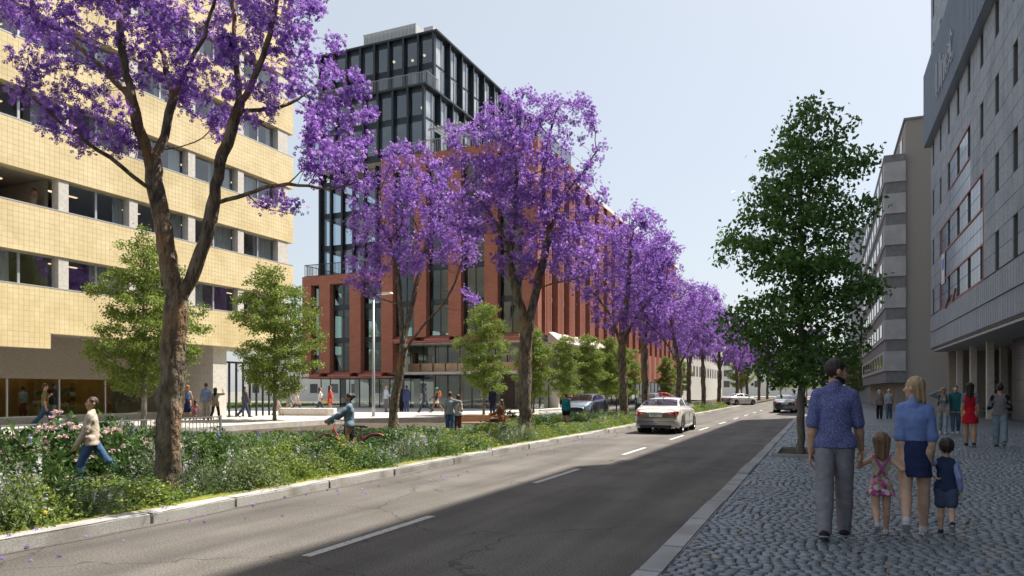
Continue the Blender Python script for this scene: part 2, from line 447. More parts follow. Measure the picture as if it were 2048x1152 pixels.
def setts():
    rng = np.random.default_rng(3); cells = []
    y = 2.6; j = 0
    while y < 33.0:
        d = rng.uniform(.086, .104)
        off = .036 * j + .2 * math.sin(y * .9) + .12 * math.sin(y * 2.3 + 1)
        x = KERB_R + .02 + (off % .1) - .1
        while x < 9.2:
            w = .1 * rng.uniform(.86, 1.16)
            if y + d / 2 > 4 or True:
                xa, xb = max(x, KERB_R + .012), x + w - .010
                if xb - xa > .035 and not (PIT[0] - .05 < (xa + xb) / 2 < PIT[1] + .05 and PIT[2] - .05 < y + d / 2 < PIT[3] + .05):
                    yy = y + .018 * math.sin(x * 1.1 + y * .7)
                    cells.append((xa, xb, yy + .0015, yy + d - .002))
            x += w
        y += d; j += 1
    A = np.array(cells); n = len(A)
    A += rng.normal(0, .0016, A.shape)
    b = .006
    z = SIDE_Z + rng.normal(0, .0025, n)
    tx, ty = rng.normal(0, .0018, n), rng.normal(0, .0014, n)
    lo = np.full(n, SIDE_Z - .016)
    X0, X1, Y0, Y1 = A.T
    jit = lambda s: rng.normal(0, s, n)
    V = np.zeros((n, 8, 3))
    for q, (X, Y, sx, sy) in enumerate([(X0, Y0, 1, 1), (X1, Y0, -1, 1), (X1, Y1, -1, -1), (X0, Y1, 1, -1)]):
        V[:, q] = np.stack([X, Y, lo], 1)
        V[:, q + 4] = np.stack([X + sx * b + jit(.002), Y + sy * b * .7 + jit(.0015), z - sx * tx - sy * ty], 1)
    Fq = np.array([(4, 5, 6, 7), (0, 1, 5, 4), (1, 2, 6, 5), (2, 3, 7, 6), (3, 0, 4, 7)])
    cen = V.mean(1); sc = np.zeros(n)
    for i in range(n):
        p = proj(cen[i])
        sc[i] = 0 if p is None or not (0 < p[0] < 2048 and 781 < p[1] < 1152) else 1 / p[2]
    order = np.argsort(-sc)
    for i in order[:300]:
        me = np_mesh('sett', V[i] - cen[i], Fq, [M_COB])
        link('sett', me, pave, cen[i])
    r = order[300:]
    Vr = V[r].reshape(-1, 3); Fr = (Fq[None] + (np.arange(len(r)) * 8)[:, None, None]).reshape(-1, 4)
    o = link('setts', np_mesh('setts', Vr, Fr, [M_COB]), pave); o['kind'] = 'stuff'
setts()
# tree pit with low granite edging
MB().quad((PIT[0], PIT[2], .093), (PIT[1], PIT[2], .093), (PIT[1], PIT[3], .093), (PIT[0], PIT[3], .093)).build('tree_pit_soil', M_SOIL, pave)
for (a, b, c, d) in [(PIT[0] - .04, PIT[1] + .04, PIT[2] - .06, PIT[2] + .03), (PIT[0] - .04, PIT[1] + .04, PIT[3] - .03, PIT[3] + .06)]:
    box('pit_edging', a, b, c, d, .04, .15, M_GRAN_D, pave, .008)
for (a, b) in [(PIT[0] - .05, PIT[0] + .03), (PIT[1] - .03, PIT[1] + .05)]:
    box('pit_edging', a, b, PIT[2] + .04, PIT[3] - .04, .04, .14, M_GRAN_D, pave, .008)

# planting bed between the road and the plaza: dips to a sunken walk
def bedz(x, y):
    a = -x
    z = np.interp(a, [7.4, 9.3, 11.3, 18, 20, 22.8], [.10, .09, -.2, -.22, -.16, -.1])
    if y > 34: z = np.interp(min(y - 34, 4), [0, 4], [z, max(z, -.02)])
    return float(z)
xs = np.arange(-23.4, -7.45, .53); ys = np.concatenate([np.arange(-3, 40, 1.0), np.arange(40, 68.6, 2.0)])
rngb = np.random.default_rng(4)
V = [(x, y, bedz(x, y) + rngb.normal(0, .012) - (.0 if x < -8 else .01)) for y in ys for x in xs]
nx = len(xs)
Fb = [(j * nx + i, j * nx + i + 1, (j + 1) * nx + i + 1, (j + 1) * nx + i) for j in range(len(ys) - 1) for i in range(nx - 1)
      if not (ys[j] >= 38 and xs[i] < -11.4)]
structure(link('planting_bed', np_mesh('planting_bed', V, Fb, [M_SOIL], smooth=True)))
ms = MB()
yy = np.arange(0, 66, .5)
for a, b in zip(yy[:-1], yy[1:]):
    wa, wb = [.24 + .1 * math.sin(t * 2.1) + .07 * math.sin(t * 5.3) for t in (a, b)]
    ms.quad((ROAD_L - .3 - wa, a, .118), (ROAD_L - .26, a, .122), (ROAD_L - .26, b, .122), (ROAD_L - .3 - wb, b, .118))
structure(ms.build('moss_strip', M_MOSS))

# plaza: raised slab with retaining edge, paved in large slabs
plaza_poly = [(-80, -12), (-22.3, -12), (-22.3, 30.5), (-15.6, 38), (-15, 41), (-15, 67.5), (-80, 67.5)]
plaza = structure(MB().prism(plaza_poly, -.45, PLAZA_Z - .012).build('plaza', M_CONC))
def inpoly(x, y):
    if x > -22.3 - .05 and y < 31: return False
    if y < 38.2 and x > -22.3 + (y - 30.5) / 7.5 * 6.7 - .6: return False
    return x < -15.1
cells = []
sx, sy = 1.2, .8
j = 0; y = -2.0
while y < 66.5:
    x = -22.4 - (.6 if j % 2 else 0) + 7.2
    while x > -48:
        if inpoly(x, y) and inpoly(x, y + sy) : cells.append(((x - sx / 2, y + sy / 2, PLAZA_Z - .012), sx - .012, sy - .012))
        x -= sx
    y += sy; j += 1
facing(plaza, cells, 'z', .012, .004, M_PLAZA, 'paving_slab', 'paving_slabs')
M_LAWN = mat('lawn', (.09, .14, .03), (.18, .24, .06), 9, .95, .8, 50, detail=8, bdist=.05, world_co=True)
lawn = structure(MB().quad((-75, 36, PLAZA_Z + .006), (-43, 36, PLAZA_Z + .006), (-43, 66, PLAZA_Z + .006), (-75, 66, PLAZA_Z + .006)).build('lawn', M_LAWN))
# far bed beyond the side street
structure(MB().box(-16, ROAD_L - .3, 82, 140, -.3, .12).build('planting_bed_far', M_SOIL))

# ------------------------------------------------------------------ yellow tiled office building (left)
M_TILE = mat('yellow_tile', (.66, .535, .3), (.77, .645, .4), 1.3, .42, .12, 30, vary=.035, detail=6, spec=.5, world_co=True, c3=(.6, .485, .27), s3=.45)
M_GROUT = mat('tile_grout', (.56, .46, .27), (.63, .52, .31), 9, .9, world_co=True)
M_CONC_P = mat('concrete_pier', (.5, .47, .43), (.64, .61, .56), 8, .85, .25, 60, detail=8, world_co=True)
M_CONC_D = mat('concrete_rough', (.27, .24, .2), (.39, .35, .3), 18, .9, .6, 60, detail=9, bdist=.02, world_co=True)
M_ALU = mat('aluminium', (.62, .63, .64), None, rough=.4, metal=.6)
M_DARKMET = mat('dark_metal', (.035, .038, .042), (.06, .065, .07), 20, .45, metal=.3)
M_GLASS = glass_mat('window_glass', (.86, .9, .92), 1.75)
M_GLASS_C = glass_mat('shop_glass', (.9, .94, .93), 1.45)
M_CEIL = mat('ceiling_timber', (.3, .16, .07), (.42, .24, .11), 5, .6, stretch=(1, 12, 1), world_co=True)
M_CEILW = mat('ceiling_white', (.55, .53, .5))
M_INT = mat('interior_wall', (.5, .46, .41), (.6, .56, .5), 2, .9, world_co=True)
M_FLOOR = mat('interior_floor', (.2, .15, .1), (.28, .21, .14), 3, .6, world_co=True)
def curtain_mat():
    m, nt, bs, out = _nt('curtain_cloth'); N, L = nt.nodes, nt.links
    bs.inputs['Base Color'].default_value = (.8, .78, .74, 1); bs.inputs['Roughness'].default_value = .9
    tl = N.new('ShaderNodeBsdfTranslucent'); tl.inputs[0].default_value = (.75, .72, .68, 1)
    mx = N.new('ShaderNodeMixShader'); mx.inputs[0].default_value = .4
    L.new(bs.outputs[0], mx.inputs[1]); L.new(tl.outputs[0], mx.inputs[2]); L.new(mx.outputs[0], out.inputs['Surface'])
    return m
M_CURT = curtain_mat()

M_GLOW0 = bpy.data.materials.new('warm_glow'); M_GLOW0.use_nodes = True
_b = M_GLOW0.node_tree.nodes['Principled BSDF']; _b.inputs['Emission Color'].default_value = (1, .68, .38, 1); _b.inputs['Emission Strength'].default_value = .9
YX, YA, YB = -28.0, 3.4, 33.0                   # facade plane and extent along the street
WB = [5.62 + 3.12 * i for i in range(7)]        # window sill heights
WH = 1.27
yb = thing('office_building', 'large office building clad in small pale yellow square tiles with ribbon windows', 'building', (0, 0, 0))
bot = 3.80
bands = [(bot, WB[0])] + [(WB[i] + WH, WB[i + 1]) for i in range(6)]
for (z0, z1) in bands:
    box('spandrel_band', YX - .45, YX - .02, YA, YB, z0, z1, M_GROUT, yb)
box('spandrel_drop', YX - .45, YX - .02, YA, 18.85, 3.2, bot - .002, M_GROUT, yb)
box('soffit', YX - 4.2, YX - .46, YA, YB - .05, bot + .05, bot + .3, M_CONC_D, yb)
cells = []
T = .2
for (z0, z1) in bands + [(3.2, bot)]:
    nr = round((z1 - z0) / T); th = (z1 - z0) / nr
    ye = 18.85 if z1 == bot else YB
    for r in range(nr):
        for c in range(int((ye - YA) / T)):
            cells.append(((YX - .02, YA + (c + .5) * T, z0 + (r + .5) * th), T - .004, th - .004))
facing(yb, cells, 'x+', .009, .002, M_TILE, 'tile', 'wall_tiles')
# piers, windows, curtains, interior storeys
piers = [6.6 + 3.2 * i for i in range(9)]        # ... 16.2 19.4 22.6 25.8 29.0 32.2
rng = random.Random(21)
def curtain(y0, y1, z0, z1, x, parent):
    n = int((y1 - y0) / .035); V = []
    for i in range(n + 1):
        t = y0 + (y1 - y0) * i / n; dx = .035 * math.sin(i * 1.15) + .012 * math.sin(i * .37 + 2)
        V += [(x + dx, t, z0), (x + dx * .8, t, z1)]
    link('curtain', np_mesh('curtain', V, [(2 * i, 2 * i + 2, 2 * i + 3, 2 * i + 1) for i in range(n)], [M_CURT], smooth=True), parent)
for i, z in enumerate(WB):
    if i == 6: break
    zt = z + WH
    for k, py in enumerate(piers):
        w = .42 if py < 32 else .8
        box('pier', YX - .46, YX - .06, py - w / 2, min(py + w / 2, YB - .004), z + .002, zt - .002, M_CONC_P, yb)
    box('sill', YX - .3, YX - .003, YA, YB - .01, z - .035, z + .012, M_ALU, yb)
    for k in range(len(piers) - 1):
        y0, y1 = piers[k] + .21, piers[k + 1] - (.21 if piers[k + 1] < 32 else .4)
        open_bay = (i == 1 and k == 3)
        ym = (y0 + y1) / 2
        fr = MB()
        xg = YX - .36
        if not open_bay:
            for (a, b) in [(y0 + .003, y0 + .07), (ym - .045, ym + .045), (y1 - .07, y1 - .003)]: fr.box(xg - .04, xg + .04, a, b, z + .06, zt - .06)
            fr.box(xg - .045, xg + .045, y0 + .003, y1 - .003, z + .014, z + .06); fr.box(xg - .045, xg + .045, y0 + .003, y1 - .003, zt - .06, zt - .004)
            w = fr.build('window', M_ALU, yb)
            for (a, b) in [(y0 + .07, ym - .045), (ym + .045, y1 - .07)]:
                MB().box(xg - .006, xg + .006, a - .01, b + .01, z + .055, zt - .055).build('pane', M_GLASS, w)
        if rng.random() < .95 and not open_bay:
            a = rng.choice([y0 + .05, ym - .2]); curtain(a, a + rng.uniform(.7, 1.5), z - .3, zt + .1, xg - .12, yb)
        if rng.random() < .85 and not open_bay:
            curtain(y1 - rng.uniform(.5, .9), y1 - .05, z - .3, zt + .1, xg - .13, yb)
    box('ceiling_slab', YX - 8, YX - .47, YA, YB - .05, zt + .12, zt + .34, M_CEIL if i >= 2 else M_CEILW, yb)
    box('floor_slab', YX - 8, YX - .47, YA, YB - .05, z - .95, z - .75, M_FLOOR, yb)
    for k in range(1, 8):
        box('fill_light_strip', YX - 2.6, YX - 2.45, piers[k] + .9, piers[k] + 2.3, zt + .09, zt + .118, M_GLOW0, yb)  # glowing strips added in each bay to lighten the dark window interiors
    for k in (2, 4, 6, 7):
        box('partition', YX - 7.9, YX - 1.1, piers[k] - .06, piers[k] + .06, z - .74, zt + .11, M_INT, yb)
box('back_wall', YX - 8.3, YX - 8.02, YA, YB - .05, bot + .32, WB[5] + WH + .8, M_INT, yb)
box('end_wall', YX - 8, YX - .47, YB - .045, YB - .004, bot + .32, 24.3, M_CONC_P, yb)
box('end_wall', YX - 8, YX - .47, YA - .2, YA - .002, 0.2, 24.3, M_CONC_P, yb)
box('roof', YX - 8.3, YX - .46, YA, YB - .05, 24.35, 24.6, M_CONC_D, yb)
# ground storey: rough fascia, shop glazing, corner pier
SX = YX - 2.6
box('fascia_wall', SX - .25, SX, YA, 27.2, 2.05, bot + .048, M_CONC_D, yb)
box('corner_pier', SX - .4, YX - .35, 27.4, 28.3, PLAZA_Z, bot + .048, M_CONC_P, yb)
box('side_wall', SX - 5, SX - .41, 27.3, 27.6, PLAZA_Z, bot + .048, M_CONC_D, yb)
box('shop_plinth', SX - .2, SX - .02, YA, 27.3, PLAZA_Z, PLAZA_Z + .28, M_CONC_P, yb)
box('shop_floor', SX - 6, SX - .21, YA, 27.3, PLAZA_Z + .004, PLAZA_Z + .1, M_FLOOR, yb)
M_OCHRE = mat('shop_back_wall', (.42, .22, .06), (.6, .34, .1), 1.3, .8, stretch=(1, 3, 1), world_co=True)
box('shop_back_wall', SX - 5.2, SX - 5, YA, 27.3, PLAZA_Z + .1, 3.2, M_OCHRE, yb)
box('shop_ceiling', SX - 5.2, SX - .26, YA, 27.3, 2.9, 3.05, M_CEILW, yb)
y = YA
while y < 27.0:
    w = MB().box(SX - .16, SX - .08, y, y + .06, PLAZA_Z + .285, 2.045).box(SX - .17, SX - .07, y + .06, y + 2.2, PLAZA_Z + .285, PLAZA_Z + .34).build('shop_window', M_ALU, yb)
    MB().box(SX - .125, SX - .115, y + .062, y + 2.198, PLAZA_Z + .34, 2.045).build('pane', M_GLASS_C, w)
    y += 2.2
# glazed gate screen under the right end
for k in range(9):
    yk = 28.6 + k * .5
    box('screen_post', YX - 1.05, YX - .95, yk, yk + .07, PLAZA_Z, 3.0, M_DARKMET, yb)
box('screen_rail', YX - 1.04, YX - .96, 28.6, 32.7, 3.0, 3.1, M_DARKMET, yb)
# shop lights: glowing globes hung in the shop
M_GLOW = bpy.data.materials.new('lamp_glow'); M_GLOW.use_nodes = True
_b = M_GLOW.node_tree.nodes['Principled BSDF']; _b.inputs['Emission Color'].default_value = (1, .78, .5, 1); _b.inputs['Emission Strength'].default_value = 5
for k, yk in enumerate(np.arange(14.5, 27, 2.4)):
    MB().lathe([(0.001, 2.5), (.09, 2.53), (.13, 2.62), (.09, 2.71), (.001, 2.74)], 10, 'z', (SX - 1.6 - (k % 2), yk, 0)).tube([(SX - 1.6 - (k % 2), yk, 2.74), (SX - 1.6 - (k % 2), yk, 2.9)], .01, 4).build('shop_lamp', M_GLOW, yb)

# shop furniture seen through the glass
M_WOOD = mat('shop_wood', (.3, .18, .09), (.45, .28, .14), 6, .6, stretch=(1, 1, 8), world_co=True)
M_WARE = [mat('ware_%d' % i, c, None, rough=.7) for i, c in enumerate([(.1, .12, .2), (.5, .45, .4), (.35, .12, .06), (.12, .2, .12), (.6, .55, .3)])]
rs = random.Random(8)
for k, (yy, sd_) in enumerate([(15.5, 'left end of the shop'), (19.8, 'middle of the shop'), (23.6, 'right part of the shop')]):
    sh = thing('shop_shelf', 'wooden shop shelf with folded goods seen through the glass, %s' % sd_, 'shelf', (SX - 4.3, yy, PLAZA_Z + .1), 0, 'shelves inside the shop')
    for z in (0.02, .5, 1.0, 1.5): box('shelf_board', -.2, .2, -1, 1, z, z + .04, M_WOOD, sh)
    for y in (-1.04, 1.0): box('upright', -.2, .2, y, y + .038, 0, 1.7, M_WOOD, sh)
    for z in (.54, 1.04):
        for q in range(5):
            y = -.85 + q * .4
            box('folded_goods', -.14, .16, y, y + .28, z + .001, z + rs.uniform(.1, .3), rs.choice(M_WARE), sh)
for k, yy in enumerate((17.6, 21.6, 25.4)):
    tb = thing('display_table', 'low display table with goods behind the shop window, %s from the left' % ['first', 'second', 'third'][k], 'table', (SX - 1.7, yy, PLAZA_Z + .1), 0, 'display tables inside the shop')
    box('tabletop', -.4, .4, -.7, .7, .7, .74, M_WOOD, tb)
    for (x, y) in ((-.36, -.66), (.36, -.66), (-.36, .66), (.36, .66)): box('leg', x - .03, x + .03, y - .03, y + .03, 0, .699, M_WOOD, tb)
    for q in range(4): box('goods', -.25, .2, -.55 + q * .32, -.35 + q * .32, .741, .76 + rs.uniform(.05, .28), rs.choice(M_WARE), tb)
# ------------------------------------------------------------------ red brick building with dark glass tower (centre)
def brick_mat(name, c1, c2, mort):
    m, nt, bs, out = _nt(name); N, L = nt.nodes, nt.links
    geo = N.new('ShaderNodeNewGeometry'); sp = N.new('ShaderNodeSeparateXYZ'); L.new(geo.outputs['Position'], sp.inputs[0])
    ad = N.new('ShaderNodeMath'); ad.operation = 'ADD'; L.new(sp.outputs[0], ad.inputs[0]); L.new(sp.outputs[1], ad.inputs[1])
    cb = N.new('ShaderNodeCombineXYZ'); L.new(ad.outputs[0], cb.inputs[0]); L.new(sp.outputs[2], cb.inputs[1])
    br = N.new('ShaderNodeTexBrick'); br.inputs['Scale'].default_value = 4.0; br.inputs['Mortar Size'].default_value = .014
    br.inputs['Brick Width'].default_value = .9; br.inputs['Row Height'].default_value = .3
    br.inputs['Color1'].default_value = rgb(c1); br.inputs['Color2'].default_value = rgb(c2); br.inputs['Mortar'].default_value = rgb(mort)
    L.new(cb.outputs[0], br.inputs['Vector'])
    nz = N.new('ShaderNodeTexNoise'); nz.inputs['Scale'].default_value = .8; nz.inputs['Detail'].default_value = 6; L.new(geo.outputs['Position'], nz.inputs['Vector'])
    mr = N.new('ShaderNodeMapRange'); mr.inputs[3].default_value = .75; mr.inputs[4].default_value = 1.25; L.new(nz.outputs['Fac'], mr.inputs[0])
    hs = N.new('ShaderNodeHueSaturation'); L.new(br.outputs[0], hs.inputs['Color']); L.new(mr.outputs[0], hs.inputs['Value'])
    L.new(hs.outputs[0], bs.inputs['Base Color']); bs.inputs['Roughness'].default_value = .85
    bp = N.new('ShaderNodeBump'); bp.inputs['Strength'].default_value = .5; bp.inputs['Distance'].default_value = .01; bp.invert = True
    L.new(br.outputs['Fac'], bp.inputs['Height']); L.new(bp.outputs[0], bs.inputs['Normal'])
    return m
M_BRICK = brick_mat('red_brick', (.26, .092, .06), (.34, .125, .082), (.24, .125, .09))
M_REDMET = mat('red_metal_trim', (.3, .1, .075), (.37, .14, .11), 3, .6, world_co=True)
M_GLASS_T = glass_mat('tower_glass', (.66, .74, .8), 1.9)
M_GLASS_R = glass_mat('red_building_glass', (.72, .8, .78), 1.55)
M_SKYGL = mat('sky_reflection_glazing', (.2, .24, .29), (.42, .46, .5), .8, .12, spec=.8, world_co=True, contrast=(.35, .65))  # pale sky reflection put into the colour of the side panes
M_STEEL = mat('black_steel', (.016, .022, .03), (.03, .038, .048), 3, .4, metal=.2, world_co=True)
M_COPPER = mat('copper_ribbon', (.4, .26, .17), (.55, .38, .26), 3, .4, metal=.4, world_co=True)
M_SLAB = mat('slab_concrete', (.42, .41, .4), (.52, .5, .48), 3, .9, world_co=True)
M_WHITEP = mat('white_panel', (.7, .66, .62), (.78, .74, .7), 4, .7, world_co=True)
M_LOUV = mat('roof_louvre', (.5, .52, .53), None, rough=.6)

rb = thing('brick_building', 'red brick office block with deep piers, set-back dark glass tower and lower left wing', 'building')
XL, XC, YF = -40.3, -19.0, 48.6                 # left end, street corner, front plane
YEND = 104.0
FZ = [2.98 + 2.72 * i for i in range(7)]        # red storey lines: 2.98 5.7 8.42 11.14 13.86 16.58 19.3
TOPR, TOPW = 20.0, 11.1
px_ = [-19.7 - 3.05 * i for i in range(7)] + [-39.85]      # pier centres on the front
XM = -31.9                                      # the tall part begins here
PW = 1.08
# --- front piers and spandrels
for i, x in enumerate(px_):
    low = x < XM - .2
    zb = FZ[0] if x <= XM + .2 else FZ[1]
    zt = TOPW if low else TOPR
    w = PW if i < 7 else .9
    xa, xb_ = x - w / 2, x + w / 2
    if i == 0: xa, xb_ = x - w / 2, XC
    box('brick_pier', xa, xb_, YF, YF + .75, zb, zt - .002, M_BRICK, rb)
def wedge(name, x0, x1, yf, yb_, z0, z1, drop, m, parent, axis='y'):
    """sloping sill: leans back from its lower front edge"""
    if axis == 'y':
        V = [(x0, yf, z0), (x1, yf, z0), (x1, yb_, z0), (x0, yb_, z0), (x0, yf + .05, z0 + drop), (x1, yf + .05, z0 + drop), (x1, yb_, z1), (x0, yb_, z1)]
    else:
        V = [(yf, x0, z0), (yf, x1, z0), (yb_, x1, z0), (yb_, x0, z0), (yf - .05, x0, z0 + drop), (yf - .05, x1, z0 + drop), (yb_, x1, z1), (yb_, x0, z1)]
    return MB().add(V, [(0, 3, 2, 1), (4, 5, 6, 7), (0, 1, 5, 4), (1, 2, 6, 5), (2, 3, 7, 6), (3, 0, 4, 7)]).build(name, m, parent)
rr = random.Random(31)
for i in range(len(px_) - 1):
    xr, xl = px_[i] - PW / 2, px_[i + 1] + (PW / 2 if i < 6 else .45)
    tall = px_[i + 1] >= XM - .2
    zb = FZ[1] if tall else FZ[0]; zt = TOPR if tall else TOPW
    wedge('sill', xl - .1, xr + .1, YF - .18, YF + .7, zb - .28, zb + .18, .12, M_REDMET, rb)
    box('top_beam', xl, xr, YF + .003, YF + .7, zt - .75, zt - .004, M_BRICK, rb)
    lines = [z for z in FZ if zb - .1 <= z < zt - 1]
    for k, z in enumerate(lines):
        if k > 0: box('spandrel', xl + .002, xr - .002, YF + .5, YF + .66, z - .22, z + .22, M_STEEL, rb)
        z0 = z + (.2 if k == 0 else .22); z1 = (lines[k + 1] - .22) if k + 1 < len(lines) else zt - .76
        xm = (xl + xr) / 2
        fr = MB()
        for a in (xl + .003, xm - .03, xr - .063): fr.box(a, a + .06, YF + .54, YF + .62, z0, z1)
        w = fr.build('window', M_STEEL, rb)
        for a, b in ((xl + .063, xm - .03), (xm + .03, xr - .063)):
            MB().box(a, b, YF + .575, YF + .585, z0, z1).build('pane', M_GLASS_R, w)
box('front_lintel', XL, XM + PW / 2 + .1, YF - .1, YF + .8, FZ[0] - .42, FZ[0] - .284, M_REDMET, rb)
box('front_lintel', XM + PW / 2 + .15, XC, YF - .1, YF + .8, FZ[1] - .42, FZ[1] - .284, M_REDMET, rb)
# left end wall (see-through): piers and panes
for k, y in enumerate(np.arange(YF + 2.6, YF + 26, 3.05)):
    box('brick_pier', XL, XL + .5, y - .28, y + .28, FZ[0], TOPW - .75, M_BRICK, rb)
box('top_beam', XL + .003, XL + .5, YF + .76, YF + 26, TOPW - .748, TOPW - .004, M_BRICK, rb)
box('left_lintel', XL + .003, XL + .5, YF + .81, YF + 26, FZ[0] - .42, FZ[0] - .003, M_REDMET, rb)
for z in FZ[1:3]: box('spandrel', XL + .2, XL + .4, YF + .81, YF + 26, z - .2, z + .2, M_STEEL, rb)
MB().box(XL + .29, XL + .3, YF + .81, YF + 26, FZ[0], TOPW - .75).build('left_glazing', M_GLASS_R, rb)
# floor slabs (thin; daylight passes between them)
for k, z in enumerate(FZ):
    x1 = XC - .9
    if z < TOPW - 1: box('floor_slab', XL + .52, x1, YF + .78, YF + 25, z - .16, z + .05, M_SLAB, rb)
    elif z < TOPR - .5: box('floor_slab', XM, x1, YF + .78, YF + 25, z - .16, z + .05, M_SLAB, rb)
box('wing_roof', XL + .52, XM + .6, YF + .78, YF + 25, TOPW - .7, TOPW - .4, M_SLAB, rb)
box('main_roof', XM + .62, XC - .9, YF + .78, YF + 25, TOPR - .7, TOPR - .4, M_SLAB, rb)
box('core_wall', -30.5, -22, YF + 9, YF + 9.3, PLAZA_Z, TOPR - .72, M_SLAB, rb)
box('core_wall', -30.5, -30.2, YF + 9.3, YF + 22, PLAZA_Z, TOPR - .72, M_SLAB, rb)
# raking steel props seen through the wing windows
for (xa, xb_, za, zb) in [(-38.9, -37.6, FZ[1], FZ[0]), (-36.3, -35.2, FZ[0], FZ[1]), (-37.2, -38.4, FZ[2], TOPW - .8), (-34.2, -33.2, FZ[2], FZ[1]), (-24.5, -23.6, FZ[2], FZ[3]), (-21.6, -20.8, FZ[2], FZ[3]), (-33.9, -33.0, FZ[0] + .1, FZ[1])]:
    MB().bar((xa, YF + 1.6, za), (xb_, YF + 1.6, zb), .35, .3).build('raking_prop', M_STEEL, rb)
# --- wing ground floor glazing and recessed lobby with copper ribbon
GZ = PLAZA_Z
for k in range(9):
    x = XL + .4 + k * 1.0
    w = MB().box(x, x + .05, YF + 1.9, YF + 1.98, GZ, FZ[0] - .45).build('shopfront', M_STEEL, rb)
    MB().box(x + .05, x + 1.0, YF + 1.935, YF + 1.945, GZ, FZ[0] - .45).build('pane', M_GLASS_C, w)
box('wing_soffit', XL, XM + .7, YF + .81, YF + 24, FZ[0] - .45, FZ[0] - .17, M_STEEL, rb)
for k in range(11):
    x = XM + .6 + k * 1.08
    yk = YF + 2.6 + .5 * math.sin(k * .35)
    w = MB().box(x, x + .05, yk - .04, yk + .04, GZ, FZ[1] - .45).build('lobby_mullion', M_STEEL, rb)
    MB().box(x + .05, x + 1.08, yk - .005, yk + .005, GZ, FZ[1] - .45).build('pane', M_GLASS_C, w)
    box('copper_ribbon', x - .01, x + 1.07, yk - .35, yk - .08, 3.1, 3.75, M_COPPER, rb)
    if k % 2: box('timber_fin', x + .3, x + .75, yk + 1.2, yk + 1.35, GZ, FZ[1] - .45, mat('lobby_timber', (.34, .2, .12), (.5, .31, .2), 4, .6, stretch=(6, 6, 1), world_co=True), rb)
box('lobby_soffit', XM + .7, XC - .9, YF + .81, YF + 8, FZ[1] - .45, FZ[1] - .3, M_WHITEP, rb)
box('lobby_wall', XM + .6, XC - .9, YF + 7, YF + 7.2, GZ, FZ[1] - .46, M_WHITEP, rb)
box('lobby_door', XM + 9.0, XM + 10.2, YF + 2.0, YF + 2.1, GZ, 2.9, mat('dark_door', (.05, .03, .025)), rb)
for k in range(6): box('shop_divider', XL + 1.2 + k * 1.5, XL + 1.75 + k * 1.5, YF + 3.6, YF + 3.7, GZ, FZ[0] - .46, [M_STEEL, M_WHITEP][k % 2], rb)
# --- street side: ribbed piers, tall panes, pale canopy slopes
YR = [YF + 2.2 + 2.8 * i for i in range(19)]
for i, y in enumerate(YR):
    z0 = FZ[1] if i < 5 else FZ[0] - .4
    zt = TOPR - .002 if y < YF + 8 else 18.9
    pm_ = MB().box(XC - .7, XC - .12, y - .72, y + .72, z0, zt)
    for q in range(5):
        yq = y - .6 + q * .3; pm_.box(XC - .118, XC, yq - .09, yq + .09, z0 + .001, zt - .001)
    pm_.build('ribbed_pier', M_BRICK, rb)
    y0, y1 = y + .72, y + 2.08
    for k, z in enumerate(FZ[1:7]):
        z1 = FZ[k + 2] if k + 2 < len(FZ) else zt
        if z1 > zt: z1 = zt - .05
        w = MB().box(XC - .55, XC - .45, y0 + .002, y1 - .002, z + (.0 if k else .15), z + .32).box(XC - .53, XC - .47, (y0 + y1) / 2 - .025, (y0 + y1) / 2 + .025, z + .32, z1 - .002).build('window', M_WHITEP if k % 2 else M_STEEL, rb)
        MB().box(XC - .505, XC - .495, y0, y1, z + .32, z1 - .002).build('pane', M_GLASS_R, w)
    if i < 5:
        wedge('canopy_slope', y0 - .66, y1 + .66, XC + .85, XC - .1, FZ[1] - .5, FZ[1] + .35, .1, mat('canopy_pale', (.46, .38, .36), (.54, .46, .43), 4, .7, world_co=True), rb, 'x')
    else:
        box('shopfront_beam', XC - .6, XC - .05, y0, y1, FZ[0] - .4, FZ[1] - .003, M_REDMET, rb)
box('street_roof_edge', XC - 6, XC - .05, YF + 8, YEND, 18.92, 19.25, M_WHITEP, rb)
box('street_roof', XC - 18, XC - 6.01, YF + 25.1, YEND, 18.6, 18.9, M_SLAB, rb)
box('street_back_wall', XC - 7, XC - 6.5, YF + 9, YEND, PLAZA_Z, 18.9, M_SLAB, rb)
for z in FZ[1:]: box('street_slab', XC - 6.4, XC - .8, YF + 9.4, YEND, z - .15, z + .05, M_SLAB, rb)
for i in range(26):
    y = YF + 2.2 + 2.1 * i
    w = MB().box(XC - 1.6, XC - 1.5, y, y + .06, GZ, FZ[0] - .4).build('shopfront', M_STEEL, rb)
    MB().box(XC - 1.555, XC - 1.545, y + .06, y + 2.1, GZ, FZ[0] - .4).build('pane', M_GLASS_C, w)
